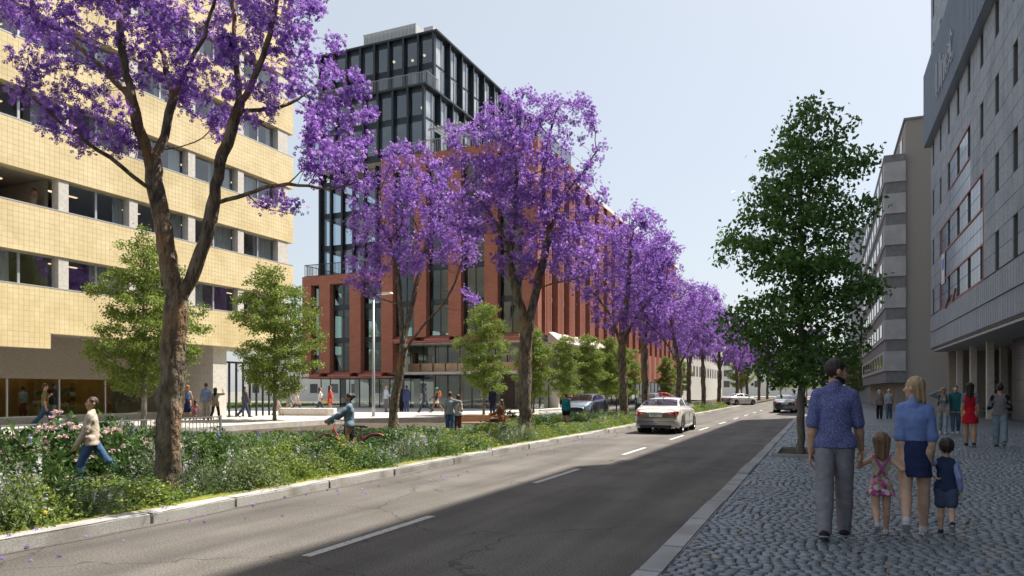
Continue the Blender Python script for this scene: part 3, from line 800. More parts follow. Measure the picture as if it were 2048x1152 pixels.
# --- set-back tower: black steel frame, tall panes
TXR = -28.9
def tower(x0, x1, y0, y1, z0, z1, lines, mull, name):
    nm = int(round((x1 - x0) / mull)); xs_ = np.linspace(x0, x1, nm + 1)
    for x in xs_: box('mullion', x - .09, x + .09, y0 - .28, y0 + .04, z0, z1, M_STEEL, rb)
    for a, b in zip(xs_[:-1], xs_[1:]):
        for (l0, l1) in zip(lines[:-1], lines[1:]):
            MB().box(a + .09, b - .09, y0 + .02, y0 + .03, l0 + .22, l1 - .3).build('pane', M_GLASS_T, rb)
    for z in lines: box('transom', x0, x1, y0 + .045, y0 + .2, z - .3, z + .22, M_STEEL, rb)
    ns = int(round((y1 - y0) / 2.2)); ys_ = np.linspace(y0, y1, ns + 1)
    for y in ys_[1:]: box('fin', x1 - .04, x1 + .26, y - .07, y + .07, z0, z1, M_STEEL, rb)
    for a, b in zip(ys_[:-1], ys_[1:]):
        for (l0, l1) in zip(lines[:-1], lines[1:]):
            m2 = (a + b) / 2
            box('thin_mullion', x1 - .02, x1 + .06, m2 - .025, m2 + .025, l0 + .1, l1 - .12, M_ALU, rb)
            MB().box(x1 - .03, x1 - .022, a + .07, m2 - .025, l0 + .1, l1 - .12).build('pane', M_SKYGL, rb)
            MB().box(x1 - .03, x1 - .022, m2 + .025, b - .07, l0 + .1, l1 - .12).build('pane', M_GLASS_T, rb)
    for z in lines: box('transom', x1 - .2, x1 - .045, y0 + .21, y1, z - .12, z + .1, M_STEEL, rb)
    ys2 = np.linspace(y0 + .3, y1, 9)
    for y in ys2: box('mullion', x0 - .05, x0 + .25, y - .12, y + .12, z0, z1, M_STEEL, rb)
    for z in lines: box('transom', x0, x0 + .2, y0 + .21, y1, z - .25, z + .2, M_STEEL, rb)
    for z in lines[:-1]: box('tower_floor', x0 + .26, x1 - .21, y0 + .21, y1, z - .13, z + .09, M_SLAB, rb)
    box('tower_roof', x0 - .1, x1 + .36, y0 - .3, y1, z1 + .001, z1 + .16, M_STEEL, rb)
    ex = (x1 - x0) / 2
    box('tower_core', x0 + ex, x0 + ex + .3, y0 + 4, y1, z0, z1 - .3, M_SLAB, rb)
TL = [TOPW - .3, 13.9, 16.7, 19.4]
tower(XL + .1, -32.0, 51.0, 73, TOPW - .4, 20.4, TL, 1.25, 'low')
tower(XL + .1, TXR, 49.4, 73, 20.42, 25.6, [20.5, 23.2, 25.5], 1.4, 'mid')
tower(XL + .1, TXR, 51.0, 73, 25.78, 30.5, [25.9, 28.0, 30.4], 1.4, 'top')
for k, (x, y, z) in enumerate([(-33.8, 52.6, 29.6), (-32.2, 53.0, 29.6), (-30.8, 52.6, 29.6), (-31.4, 54.6, 29.6), (-29.7, 52.2, 29.6), (-30.2, 51.2, 24.6), (-29.8, 50.8, 23.9), (-31, 52.2, 24.4)]):
    MB().lathe([(.001, z), (.08, z + .04), (.13, z + .16), (.06, z + .22), (.001, z + .23)], 10, 'z', (x, y, 0)).build('pendant_lamp', M_GLOW0, rb)
M_GALV0 = mat('rail_grey', (.25, .26, .27), None, rough=.5, metal=.5)
def railing(x0, y0, x1, y1, z, h, m, parent, n):
    r = MB()
    r.bar((x0, y0, z + h), (x1, y1, z + h), .06, .05); r.bar((x0, y0, z + .06), (x1, y1, z + .06), .05, .04)
    for k in range(n + 1):
        t = k / n; r.bar((x0 + (x1 - x0) * t, y0 + (y1 - y0) * t, z), (x0 + (x1 - x0) * t, y0 + (y1 - y0) * t, z + h), .025)
    r.build('railing', m, parent)
railing(XL + .2, 49.2, TXR + .3, 49.2, 25.6, 1.05, M_GALV0, rb, 80)
railing(TXR + .3, 49.2, TXR + .3, 51, 25.6, 1.05, M_GALV0, rb, 12)
railing(XL + .1, YF + .2, XM, YF + .2, TOPW, 1.0, M_STEEL, rb, 60)
railing(XL + .1, YF + .2, XL + .1, YF + 12, TOPW, 1.0, M_STEEL, rb, 60)
railing(XM, YF + .25, XC - .2, YF + .25, TOPR, 1.05, M_GALV0, rb, 80)
railing(XC - .2, YF + .25, XC - .2, YF + 8, TOPR, 1.05, M_STEEL, rb, 50)
# terrace pergola and roof plant
pg = MB()
for k in range(9): pg.bar((TXR + .6 + .32 * k, 49.2, 22.2), (TXR + .6 + .32 * k, 52, 22.2), .08, .16)
for y in (49.3, 51.9): pg.bar((TXR + .4, y, 22.05), (TXR + 3.5, y, 22.05), .1, .14)
for x in (TXR + 3.3,):
    for y in (49.3, 51.9): pg.bar((x, y, TOPR - .4), (x, y, 22.0), .12)
pg.build('pergola', M_GALV0, rb)
lv = MB()
for k in range(39): lv.box(-36.6 + k * .135, -36.53 + k * .135, 52.2, 52.28, 30.66, 32.3)
lv.box(-36.7, -31.4, 52.3, 52.4, 30.66, 32.3).box(-31.5, -31.4, 52.4, 58, 30.66, 32.3).box(-36.7, -31.4, 52.2, 52.29, 32.31, 32.4)
lv.build('roof_plant_screen', M_LOUV, rb)
box('roof_plant', -31.1, -30.2, 53.0, 55.5, 30.66, 32.3, M_LOUV, rb)
# ------------------------------------------------------------------ grey stone-panel building (right, in shade)
M_PANEL = mat('stone_panel', (.24, .275, .32), (.33, .37, .425), 7, .7, .3, 60, vary=.07, detail=8, c3=(.22, .255, .3), s3=.7, world_co=True)
M_CORE = mat('panel_backing', (.1, .1, .105))
M_RIB = mat('ribbed_panel', (.25, .285, .33), (.34, .375, .42), 9, .75, .4, 80, vary=.06, detail=8, world_co=True)
M_FASC = mat('fascia_metal', (.2, .235, .29), (.27, .31, .37), 3, .35, metal=.5, stretch=(1, 14, .5), world_co=True)
M_SGLASS = mat('spandrel_glass', (.07, .1, .17), (.14, .19, .28), 1.2, .2, spec=.5, vary=.25, world_co=True)
M_REDFR = mat('rusty_frame', (.3, .12, .1), (.4, .2, .17), 9, .7, world_co=True)
M_WINDK = mat('dark_window', (.018, .02, .024), None, rough=.06, spec=.8)
M_STONE_D = mat('polished_dark_stone', (.045, .045, .045), (.08, .078, .074), 9, .25, vary=.12, world_co=True)
sb = thing('stone_building', 'tall grey stone panel building with slot windows, arcade and metal sign fascia', 'building')
YN, TOP1 = -24.0, 27.8
WY = [51.4 - 2.97 * i for i in range(25)]
WZ = [6.29 + 3.07 * i for i in range(7)]
CW, CH = 2.97 / 4, 3.07 / 4
X = R1X
def glassy(i, zc):
    return (2 <= i <= 5 and zc < 11.0) or (3 <= i <= 4 and zc < 14.0)
box('wall_core', X + .5, X + 9, YN, R1END - .05, 4.35, TOP1, M_CORE, sb)
box('wall_core_high', X - .05, X + 9, YN, 28, TOP1 + .002, TOP1 + 1.7, M_CORE, sb)
cells, gcells, fr = [], [], MB()
for r in range(int((TOP1 - WZ[0]) / CH)):
    z = WZ[0] + (r + .5) * CH
    if 17.0 < z < 21.5: continue
    st = r // 4
    for i, wy in enumerate(WY):
        if wy < YN + 3: continue
        for c in range(4):
            y = wy + c * CW                       # c = 0 is the window cell
            if i == 0 and c > 1: continue
            iswin = (c == 0 and r % 4 in (0, 1))
            if iswin: continue
            gi = i if c < 3 else i - 1
            if glassy(i if c == 0 else (i), z): gcells.append(((X + .01, y, z), CW, CH))
            else: cells.append(((X + .012, y, z), CW - .014, CH - .014))
facing(sb, cells, 'x-', .04, .006, M_PANEL, 'stone_panel', 'stone_panels')
bk = MB()
for r in range(int((TOP1 - WZ[0]) / CH)):
    z0, z1 = WZ[0] + r * CH, WZ[0] + (r + 1) * CH
    for i, wy in enumerate(WY):
        if wy < YN + 3: continue
        a = wy + CW / 2; b = wy + CW * 3.5
        if i == 0: b = R1END
        bk.box(X + .014, X + .49, a, b, z0, z1 - .0005)
        if r % 4 > 1: bk.box(X + .014, X + .49, wy - CW / 2 + .001, a - .001, z0 + .001, z1 - .001)
bk.build('panel_backing', M_CORE, sb)
for i, wy in enumerate(WY):
    if wy < YN + 3: continue
    for k, z in enumerate(WZ):
        if 15.8 < z < 21.4 or z + 1.5 > TOP1: continue
        MB().box(X + .34, X + .36, wy - CW / 2, wy + CW / 2, z, z + 2 * CH).build('window', M_WINDK, sb)
        if k == 0 and i < 9: box('window_board', X + .2, X + .335, wy - CW / 2 + .01, wy + CW / 2 - .01, z + .002, z + .32, M_REDFR, sb)
for (c, w, h) in gcells:
    MB().box(c[0] - .02, c[0] + .004, c[1] - w / 2 + .02, c[1] + w / 2 - .02, c[2] - h / 2 + .015, c[2] + h / 2 - .015).build('glass_panel', M_SGLASS, sb)
for z in (WZ[0], WZ[0] + 2 * CH, WZ[1], WZ[1] + 2 * CH):
    box('red_frame', X - .045, X - .012, WY[5] - CW / 2, WY[2] + 3.5 * CW, z - .05, z + .04, M_REDFR, sb)
for z in (WZ[2], WZ[2] + 2 * CH):
    box('red_frame', X - .045, X - .012, WY[4] - CW / 2, WY[3] + 3.5 * CW, z - .05, z + .04, M_REDFR, sb)
for y in (WY[5] - CW / 2, WY[2] + 3.5 * CW): box('red_frame', X - .05, X - .014, y - .04, y + .04, WZ[0] + .05, 11.0, M_REDFR, sb)
# hanging broken frame pieces at the foot of the glass bay
for (ya, za, yb_, zb) in [(WY[2] + .6, 6.1, WY[3] + 2.4, 6.7), (WY[3] + 1.2, 6.2, WY[3] + .4, 6.8)]:
    MB().bar((X - .09, ya, za), (X - .07, yb_, zb), .09, .05).build('loose_frame', M_REDFR, sb)
# poster on the glass
box('poster', X - .07, X - .052, WY[2] + 1.2, WY[2] + 2.3, 7.6, 9.3, mat('poster_white', (.62, .66, .72)), sb)
box('poster_print', X - .076, X - .071, WY[2] + 1.35, WY[2] + 2.0, 8.4, 9.0, mat('poster_blue', (.1, .2, .5)), sb)
# metal fascia with sign
box('fascia', X - .42, X + .48, YN, R1END - .001, 17.02, 21.6, M_FASC, sb)
fs = MB()
for k in range(150):
    y = R1END - .25 - k * .3
    if y < YN: break
    fs.box(X - .45, X - .421, y - .03, y + .03, 17.06, 21.56)
fs.build('fascia_ribs', M_FASC, sb)
def text_mesh(name, s, size, m, parent, loc, rot, ext=.02, outline=False, bold=0.0):
    cu = bpy.data.curves.new(name, 'FONT'); cu.body = s; cu.size = size; cu.extrude = ext; cu.offset = bold
    if outline: cu.fill_mode = 'NONE'; cu.bevel_depth = size * .008; cu.extrude = 0
    o = bpy.data.objects.new(name, cu); COL.objects.link(o)
    dg = bpy.context.evaluated_depsgraph_get()
    me = bpy.data.meshes.new_from_object(o.evaluated_get(dg))
    COL.objects.unlink(o); bpy.data.objects.remove(o)
    me.materials.clear(); me.materials.append(m)
    return link(name, me, parent, loc, rot)
FACE_ST = Matrix(((0, 0, -1), (-1, 0, 0), (0, 1, 0))).to_euler()      # reads from the street, facing -X
text_mesh('sign_lettering', 'Unet', 2.9, mat('sign_white', (.45, .5, .58)), sb, (X - .48, 46.9, 17.9), FACE_ST, outline=True)
# podium: two courses of ribbed panels over the arcade
cells = []
n = int((R1END - YN) / .42)
for k in range(n):
    y = R1END - (k + .5) * .42
    cells.append(((X + .012, y, 4.2 + .52), .40, 1.02)); cells.append(((X + .012, y, 5.26 + .5), .40, .98))
facing(sb, cells, 'x-', .05, .03, M_RIB, 'ribbed_panel', 'ribbed_panels')
box('podium_core', X + .013, X + .49, YN, R1END - .002, 4.12, 6.285, M_CORE, sb)
box('podium_ledge', X - .09, X + .012, YN, R1END - 1, 5.22, 5.29, M_RIB, sb)
box('arcade_soffit', X + .05, X + 6, YN, R1END - .02, 4.0, 4.11, M_SLAB, sb)
for k in range(3):
    y = 42.6 + k * 4.4
    box('column', 7.5, 7.82, y - .16, y + .16, SIDE_Z, 3.998, M_CONC_P, sb, .02)
for k in range(4):
    y = 41.2 + k * 3.4
    box('column', 9.1, 9.45, y - .2, y + .2, SIDE_Z, 3.998, M_CONC, sb, .02)
box('arcade_wall', 11.2, 11.5, 38, R1END, SIDE_Z, 3.998, M_STONE_D, sb)
box('arcade_end', 7.2, 11.1, R1END - .6, R1END - .1, SIDE_Z, 3.998, M_CONC_D, sb)
for k in range(6):
    y = 41.5 + k * 1.8; box('doorway', 11.1, 11.19, y, y + 1.2, SIDE_Z, 2.6, M_WINDK, sb)
# dark polished shop wall nearer the camera
cells = []
for k in range(46):
    y = 41 - (k + .5) * 1.3
    for r in range(4): cells.append(((8.3, y, SIDE_Z + (r + .5) * .97), 1.285, .955))
facing(sb, cells, 'x-', .02, .005, M_STONE_D, 'wall_slab', 'wall_slabs', 60)
box('shop_wall', 8.301, 11.1, YN, 41.2, SIDE_Z, 3.998, M_CORE, sb)
pl = thing('potted_bush', 'tall dark green bush in the arcade beside the woman in red', 'plant', (8.3, 44.6, SIDE_Z))

# ------------------------------------------------------------------ tan rendered building with banded bay, beyond the stone building
M_TAN = mat('tan_render', (.3, .285, .27), (.39, .37, .35), 25, .9, .6, 90, detail=9, bdist=.015, world_co=True)
M_BAND = mat('pale_concrete_band', (.36, .37, .39), (.47, .48, .5), 1.6, .85, .2, 40, detail=8, world_co=True)
M_BAND_D = mat('dark_band', (.18, .185, .195), (.24, .245, .255), 4, .85, world_co=True)
tb_ = thing('rendered_building', 'tan rendered building with a bay of alternating pale and dark bands', 'building')
TY = 57.0
box('tan_wall', 5.24, 16, TY, 92, SIDE_Z, 20.4, M_TAN, tb_)
box('roof_edge', 5.14, 16.1, TY - .1, 92.1, 20.402, 20.55, M_BAND_D, tb_)
z = 2.1
for k in range(7):
    box('dark_band', 4.0, 5.238, TY - .25, 88, z, z + .82, M_BAND_D, tb_)
    box('pale_band', 3.9, 5.237, TY - .35, 88, z + .822, z + 2.2, M_BAND, tb_)
    for q in range(9):
        y = TY + 1.2 + q * 3.2; MB().box(3.86, 3.895, y, y + 1.9, z + 1.1, z + 2.0).build('window', M_WINDK, tb_)
    z += 2.202
box('bay_cap', 3.88, 5.237, TY - .36, 88, z, z + .5, M_BAND_D, tb_)
box('bay_base', 4.7, 5.237, TY + .3, 88, SIDE_Z, 2.098, M_CONC_D, tb_)
for q in range(6):
    y = TY + 2 + q * 5; MB().box(5.2, 5.239, y, y + 1.3, 18.2, 19.8).build('window', M_WINDK, tb_)
for q in range(4):
    box('doorway', 4.66, 4.699, TY + 2 + q * 3, TY + 3.2 + q * 3, SIDE_Z, 1.9, mat('ochre_door', (.4, .26, .1), (.5, .33, .14), 3, .7), tb_)

def plain_block(name, label, x0, x1, y0, y1, z1, mw, face, wz, wstep, ww, wh, wm=None):
    t = thing(name, label, 'building')
    box('wall', x0, x1, y0, y1, 0, z1, mw, t); box('roof', x0 - .2, x1 + .2, y0 - .2, y1 + .2, z1 + .001, z1 + .4, M_BAND_D, t)
    z = wz
    wm = wm or M_WINDK
    while z + wh < z1 - .3:
        if 'x-' in face or 'x+' in face:
            xx = x0 - .02 if 'x-' in face else x1 + .02; q = y0 + 1
            while q + ww < y1 - .5:
                MB().box(xx - .02, xx + .02, q, q + ww, z, z + wh).build('window', wm, t); q += wstep
        if 'y-' in face:
            q = x0 + 1
            while q + ww < x1 - .5:
                MB().box(q, q + ww, y0 - .04, y0 - .001, z, z + wh).build('window', wm, t); q += wstep
        z += 3.1
    return t
plain_block('apartment_block', 'blue-grey far block rising behind the tan building on the right', 3.2, 20, 100, 135, 21.5, mat('bluegrey_render', (.36, .39, .45), (.42, .45, .5), 2, .9, world_co=True), ('x-', 'y-'), 3, 3.4, 1.4, 1.6)
plain_block('concrete_block', 'grey concrete building beyond the red brick facade', -48, -20, 112, 160, 18.2, M_CONC, ('x+', 'y-'), 4, 3.2, 1.5, 1.7)
plain_block('white_house', 'low white building beyond the lawn between the yellow and red buildings', -80, -44.5, 84, 94, 6.2, M_WHITEP, ('y-',), 1.2, 3.6, 1.3, 1.3)
plain_block('far_terrace', 'pale low building closing the far end of the street', -40, 24, 215, 230, 12, M_WHITEP, ('y-',), 2.5, 4.2, 1.6, 1.8)
# ------------------------------------------------------------------ trees
M_BARK = mat('bark', (.085, .068, .05), (.25, .2, .145), 9, .9, 1.0, 16, detail=12, stretch=(1, 1, .45), bdist=.12, c3=(.3, .17, .075), s3=2.2, contrast=(.38, .66))
M_BARK_G = mat('bark_grey', (.11, .1, .08), (.24, .21, .17), 20, .9, .6, 40, detail=8, stretch=(1, 1, .3), bdist=.02)
M_JAC = leaf_mat('jacaranda_blossom', [(.2, .085, .42), (.3, .14, .55), (.42, .23, .66), (.56, .36, .76), (.33, .16, .58), (.24, .1, .48)], .45, .55, .25)
M_LEAF_A = leaf_mat('plaza_tree_leaf', [(.1, .16, .028), (.17, .25, .045), (.26, .33, .065), (.13, .2, .035), (.32, .36, .09)], .45, .45)
M_LEAF_R = leaf_mat('street_tree_leaf', [(.06, .14, .03), (.1, .21, .045), (.155, .28, .07), (.075, .165, .038)], .35, .4)
def vec(p): return np.array(p, dtype=float)
def grow(limbs, lobes, seed, step=.22, infl=1.4, kill=.33, iters=90, trop=(0, 0, .05), wander=.16):
    """space colonisation from hand-placed limbs into crown lobes -> nodes, parents"""
    rng = np.random.default_rng(seed)
    P, PA = [], []
    for li, limb in enumerate(limbs):
        pts = [vec(p) for p in limb]
        dense = []
        for a, b in zip(pts[:-1], pts[1:]):
            n = max(1, int(np.linalg.norm(b - a) / step))
            for k in range(n): dense.append(a + (b - a) * k / n)
        dense.append(pts[-1])
        if len(dense) > 4:                        # soften the polyline
            for _ in range(3):
                dense = [dense[0]] + [(dense[i - 1] + dense[i] * 2 + dense[i + 1]) / 4 for i in range(1, len(dense) - 1)] + [dense[-1]]
        if li == 0: par = -1
        else:
            d = [np.sum((q - dense[0]) ** 2) for q in P]; par = int(np.argmin(d))
        for k, q in enumerate(dense):
            if li > 0 and k == 0 and np.sum((P[par] - q) ** 2) < (step * .6) ** 2: continue
            P.append(q + (rng.normal(0, .012, 3) if 0 < k < len(dense) - 1 else 0)); PA.append(par); par = len(P) - 1
    nl = len(P)
    A = []
    for (c, r, n) in lobes:
        u = rng.normal(size=(n, 3)); u /= np.linalg.norm(u, axis=1)[:, None]
        u *= rng.uniform(.15, 1, n)[:, None] ** .45
        A.append(vec(c) + u * vec(r))
    A = np.concatenate(A)
    alive = np.ones(len(A), bool)
    first_ok = 0
    for it in range(iters):
        kd = KDTree(len(P))
        for i, p in enumerate(P): kd.insert(p, i)
        kd.balance()
        acc = {}
        idx = np.nonzero(alive)[0]
        if len(idx) == 0: break
        for a in idx:
            co, i, d = kd.find(A[a])
            if d < kill: alive[a] = False; continue
            if d < infl:
                v = (A[a] - P[i]) / d
                acc[i] = acc.get(i, 0) + v
        if not acc: infl *= 1.35
        new = 0
        for i, v in acc.items():
            n = np.linalg.norm(v)
            if n < .15: v = rng.normal(size=3); n = np.linalg.norm(v)
            v = v / n + vec(trop) + rng.normal(0, wander, 3); v /= np.linalg.norm(v)
            P.append(P[i] + v * step); PA.append(i); new += 1
        if new == 0 and infl > 12: break
    return np.array(P), np.array(PA), nl
def radii(P, PA, base, tip=.006, pw=2.4):
    n = len(P); ch = np.zeros(n, int); R = np.zeros(n)
    acc = np.zeros(n)
    for i in range(n - 1, -1, -1):
        v = acc[i] if acc[i] > 0 else 1.0
        R[i] = v ** (1 / pw)
        if PA[i] >= 0: acc[PA[i]] += v
    R = tip * (R / R.min())
    p = math.log(base / tip) / math.log(max(R[0] / tip, 1.01))
    return tip * (R / tip) ** p
def wood_mesh(name, P, PA, R, m, flare=1.35, fl_h=.7, minr=0.0):
    n = len(P); kids = [[] for _ in range(n)]
    for i in range(n):
        if PA[i] >= 0: kids[PA[i]].append(i)
    V, Fc = [], []
    stack = [(0, None)]
    z0 = P[0][2]
    while stack:
        i, prev = stack.pop()
        chain = [] if prev is None else [prev]
        j = i
        while True:
            chain.append(j)
            k = sorted(kids[j], key=lambda q: -R[q])
            for q in k[1:]: stack.append((q, j))
            if not k: break
            j = k[0]
        rr_ = [R[q] for q in chain]
        if prev is not None: rr_[0] = min(R[prev], rr_[1] * 1.25)
        if max(rr_) < minr: continue
        s = 12 if rr_[0] > .12 else (7 if rr_[0] > .035 else (5 if rr_[0] > .015 else 3))
        base = len(V); ref = None
        pts = [Vector(P[q]) for q in chain]
        for a, p in enumerate(pts):
            t = (pts[min(a + 1, len(pts) - 1)] - pts[max(a - 1, 0)])
            t = t.normalized() if t.length > 1e-6 else Vector((0, 0, 1))
            if ref is None: ref = Vector((1, 0, 0)) if abs(t.x) < .8 else Vector((0, 1, 0))
            u = (ref - t * ref.dot(t)).normalized(); w = t.cross(u); ref = u
            r = rr_[a]
            if prev is None and p.z - z0 < fl_h: r *= 1 + (flare - 1) * (1 - (p.z - z0) / fl_h) ** 2
            for k in range(s):
                an = 2 * math.pi * k / s
                q = r * (1 + (.07 * math.sin(an * 3 + p.z * 3) + .05 * math.sin(an * 5 - p.z * 7) if r > .08 else 0))
                V.append(p + (u * math.cos(an) + w * math.sin(an)) * q)
        for a in range(len(pts) - 1):
            for k in range(s):
                c0, c1 = base + a * s + k, base + a * s + (k + 1) % s
                Fc.append((c0, c1, c1 + s, c0 + s))
    return np_mesh(name, np.array(V), np.array(Fc), [m], smooth=True)
def rot_frames(rng, n, bias=None, amt=.6):
    d = rng.normal(size=(n, 3))
    if bias is not None: d += np.asarray(bias) * amt
    d /= np.linalg.norm(d, axis=1)[:, None]
    h = rng.normal(size=(n, 3)); u = np.cross(d, h); u /= np.linalg.norm(u, axis=1)[:, None]
    return d, u, np.cross(d, u)
def blossoms(C, size, rng, m, name='blossoms', petals=5):
    """five-petalled trumpets: C centres; each one an island of petal triangles meeting at the throat"""
    n = len(C); d, u, w = rot_frames(rng, n, (0, 0, -.4), .5)
    s = size * rng.uniform(.7, 1.25, n)
    V = np.zeros((n, 1 + 2 * petals, 3)); V[:, 0] = C - d * (s * .7)[:, None]
    for k in range(petals):
        for q, off in enumerate((-.42, .42)):
            a = 2 * math.pi * k / petals + off
            lift = rng.uniform(.1, .5, n)
            V[:, 1 + 2 * k + q] = C + (u * math.cos(a) + w * math.sin(a)) * s[:, None] + d * (s * lift)[:, None]
    Fq = np.array([(0, 1 + 2 * k, 2 + 2 * k) for k in range(petals)])
    Fc = (Fq[None] + (np.arange(n) * (1 + 2 * petals))[:, None, None]).reshape(-1, 3)
    return np_mesh(name, V.reshape(-1, 3), Fc, [m])
def leaves(C, size, rng, m, name='leaves', asp=.55, droop=.5, bias=None, fold=.25):
    """pointed folded leaves: two triangles pairs along a midrib"""
    n = len(C); d, u, w = rot_frames(rng, n, bias if bias is not None else (0, 0, -droop), 1.0)
    s = size * rng.uniform(.65, 1.3, n)
    b = C; tip = C + d * s[:, None]
    mid = C + d * (s * .45)[:, None]
    l = mid + u * (s * asp * .5)[:, None] + w * (s * fold * .4)[:, None]
    r = mid - u * (s * asp * .5)[:, None] + w * (s * fold * .4)[:, None]
    V = np.stack([b, r, tip, l], 1).reshape(-1, 3)
    Fq = np.array([(0, 1, 2), (0, 2, 3)])
    Fc = (Fq[None] + (np.arange(n) * 4)[:, None, None]).reshape(-1, 3)
    return np_mesh(name, V, Fc, [m])
def cluster_points(P, PA, R, nl, rng, thr, per, spread, keep=1.0, zoff=0.0):
    has = np.zeros(len(P), int)
    for i in PA:
        if i >= 0: has[i] += 1
    idx = [i for i in range(nl, len(P)) if R[i] < thr and (has[i] == 0 or rng.random() < keep)]
    C = P[idx]
    C = np.repeat(C, per, 0)
    return C + rng.normal(0, 1, C.shape) * np.array(spread) + np.array([0, 0, zoff])

def jacaranda(label, limbs, lobes, seed, base_r, step, per, bsize, spread, thr=.02, keep=.6, kill=.33, infl=1.4, group='jacaranda trees'):
    P, PA, nl = grow(limbs, lobes, seed, step, infl, kill)
    R = radii(P, PA, base_r, .0055 * step / .2)
    o0 = Vector(P[0])
    t = thing('jacaranda_tree', label, 'tree', o0, 0, group)
    rng = np.random.default_rng(seed + 100)
    P2 = P - np.array(o0)
    link('trunk', wood_mesh('trunk', P2, PA, R, M_BARK), t)
    C = cluster_points(P2, PA, R, nl, rng, thr, per, spread, keep)
    print('JAC', len(P), len(C))
    link('crown', blossoms(C, bsize, rng, M_JAC), t)
    return t
def L2(pts, Z, dz=None):
    """limb traced in photograph pixels; Z tree distance, optional third value = depth offset in metres"""
    return [at(p[0], p[1], Z + (p[2] if len(p) > 2 else 0)) for p in pts]
def lobe(px, py, rx, ry, Z, dz=0, rd=None, n=150):
    n = int(n * 1.7)
    c = at(px, py, Z + dz); k = (Z + dz) / F
    rd = rd or max(rx, ry) * .9
    return (tuple(c), (rx * k, rd * k, ry * k), n)

# --- nearest jacaranda (its crown runs out of the top of the picture)
Z1 = 10.1
limbs1 = [L2([(338, 992), (336, 900), (341, 800), (346, 700), (353, 630), (352, 592)], Z1),
    L2([(350, 600), (336, 510), (320, 430), (309, 360), (305, 320)], Z1),
    L2([(305, 325), (330, 270, .1), (345, 190, .2), (390, 110, .3), (430, 10, .3), (450, -120, .2)], Z1),
    L2([(305, 325), (275, 250, -.2), (255, 170, -.3), (240, 70, -.3), (232, -60, -.3), (240, -170, -.3)], Z1),
    L2([(312, 390), (286, 368, -.2), (245, 330, -.4), (195, 300, -.6), (150, 268, -.7), (95, 220, -.8), (50, 180, -.9)], Z1),
    L2([(258, 190, -.3), (190, 120, .1), (120, 60, .3), (40, 20, .4), (-40, 0, .4)], Z1),
    L2([(353, 615), (398, 525, .1), (424, 435, .1), (432, 350, .1), (462, 265, .1), (480, 205, .1)], Z1),
    L2([(480, 205, .1), (470, 110, .3), (466, 0, .5), (475, -120, .6)], Z1),
    L2([(480, 210, .1), (520, 135, -.1), (546, 45, -.2), (556, -50, -.3), (580, -160, -.3)], Z1),
    L2([(437, 405, .1), (490, 388, 0), (545, 368, -.2), (590, 366, -.4), (640, 380, -.5), (695, 378, -.6), (735, 352, -.6)], Z1),
    L2([(495, 392, 0), (535, 422, .1), (590, 428, .2)], Z1),
    L2([(475, 215, .1), (540, 225, .5), (600, 200, .8), (660, 150, 1.0)], Z1),
    L2([(318, 300, .1), (370, 300, .4), (420, 262, .7)], Z1),
    L2([(345, 190, .2), (320, 90, .9), (330, 0, 1.2), (320, -120, 1.3)], Z1)]
lobes1 = [lobe(110, 150, 100, 95, Z1, -.6, 90, 170), lobe(200, 250, 80, 65, Z1, -.4, 70, 90), lobe(90, 20, 110, 70, Z1, .2, 90, 150),
    lobe(230, 60, 100, 100, Z1, -.1, 110, 200), lobe(330, -20, 110, 120, Z1, .6, 120, 230), lobe(370, 150, 80, 80, Z1, .3, 80, 110), lobe(500, 150, 75, 110, Z1, .2, 90, 150),
    lobe(560, 10, 85, 110, Z1, 0, 100, 220), lobe(625, 120, 75, 90, Z1, .3, 80, 190), lobe(690, 220, 60, 100, Z1, .3, 70, 170), lobe(640, 310, 60, 60, Z1, -.4, 60, 90),
    lobe(560, 410, 60, 28, Z1, .1, 35, 60), lobe(700, 330, 45, 60, Z1, -.5, 50, 70), lobe(440, 250, 45, 35, Z1, .6, 40, 40), lobe(450, -90, 160, 80, Z1, .3, 150, 260), lobe(200, -110, 150, 80, Z1, -.1, 150, 200), lobe(120, 250, 50, 40, Z1, -.7, 40, 40)]
jacaranda('nearest jacaranda in purple bloom with forked trunk, left foreground by the kerb', limbs1, lobes1, 1, .165, .14, 26, .034, (.062, .062, .06), thr=.013, keep=.3, kill=.22, infl=1.0)
# --- second: leaning jacaranda before the red building entrance
Z2 = 29.2
limbs2 = [L2([(786, 856), (789, 800), (800, 745), (808, 700)], Z2), L2([(806, 705), (803, 640), (800, 590), (796, 540), (780, 480)], Z2),
    L2([(806, 690), (822, 620, .3), (835, 560, .6), (855, 480, .8)], Z2), L2([(806, 705), (850, 645, -.3), (885, 612, -.5), (905, 580, -.6), (925, 520, -.6)], Z2),
    L2([(880, 615, -.5), (912, 625, -.4), (945, 612, -.4)], Z2), L2([(803, 610), (770, 600, .4), (745, 590, .8)], Z2)]
lobes2 = [lobe(750, 430, 55, 85, Z2, 0, 70, 160), lobe(820, 340, 65, 60, Z2, .5, 80, 170), lobe(850, 440, 85, 90, Z2, .4, 90, 260), lobe(925, 480, 50, 70, Z2, -.5, 60, 130), lobe(730, 540, 42, 55, Z2, .3, 50, 110),
    lobe(945, 602, 22, 24, Z2, -.4, 24, 26), lobe(800, 520, 60, 45, Z2, -.4, 60, 90), lobe(830, 295, 25, 22, Z2, .3, 25, 24), lobe(880, 380, 50, 50, Z2, .6, 50, 80)]
jacaranda('leaning jacaranda with a low forked stem before the brick building entrance', limbs2, lobes2, 2, .175, .26, 30, .055, (.125, .125, .12), thr=.024, keep=.32, kill=.4, infl=1.8)
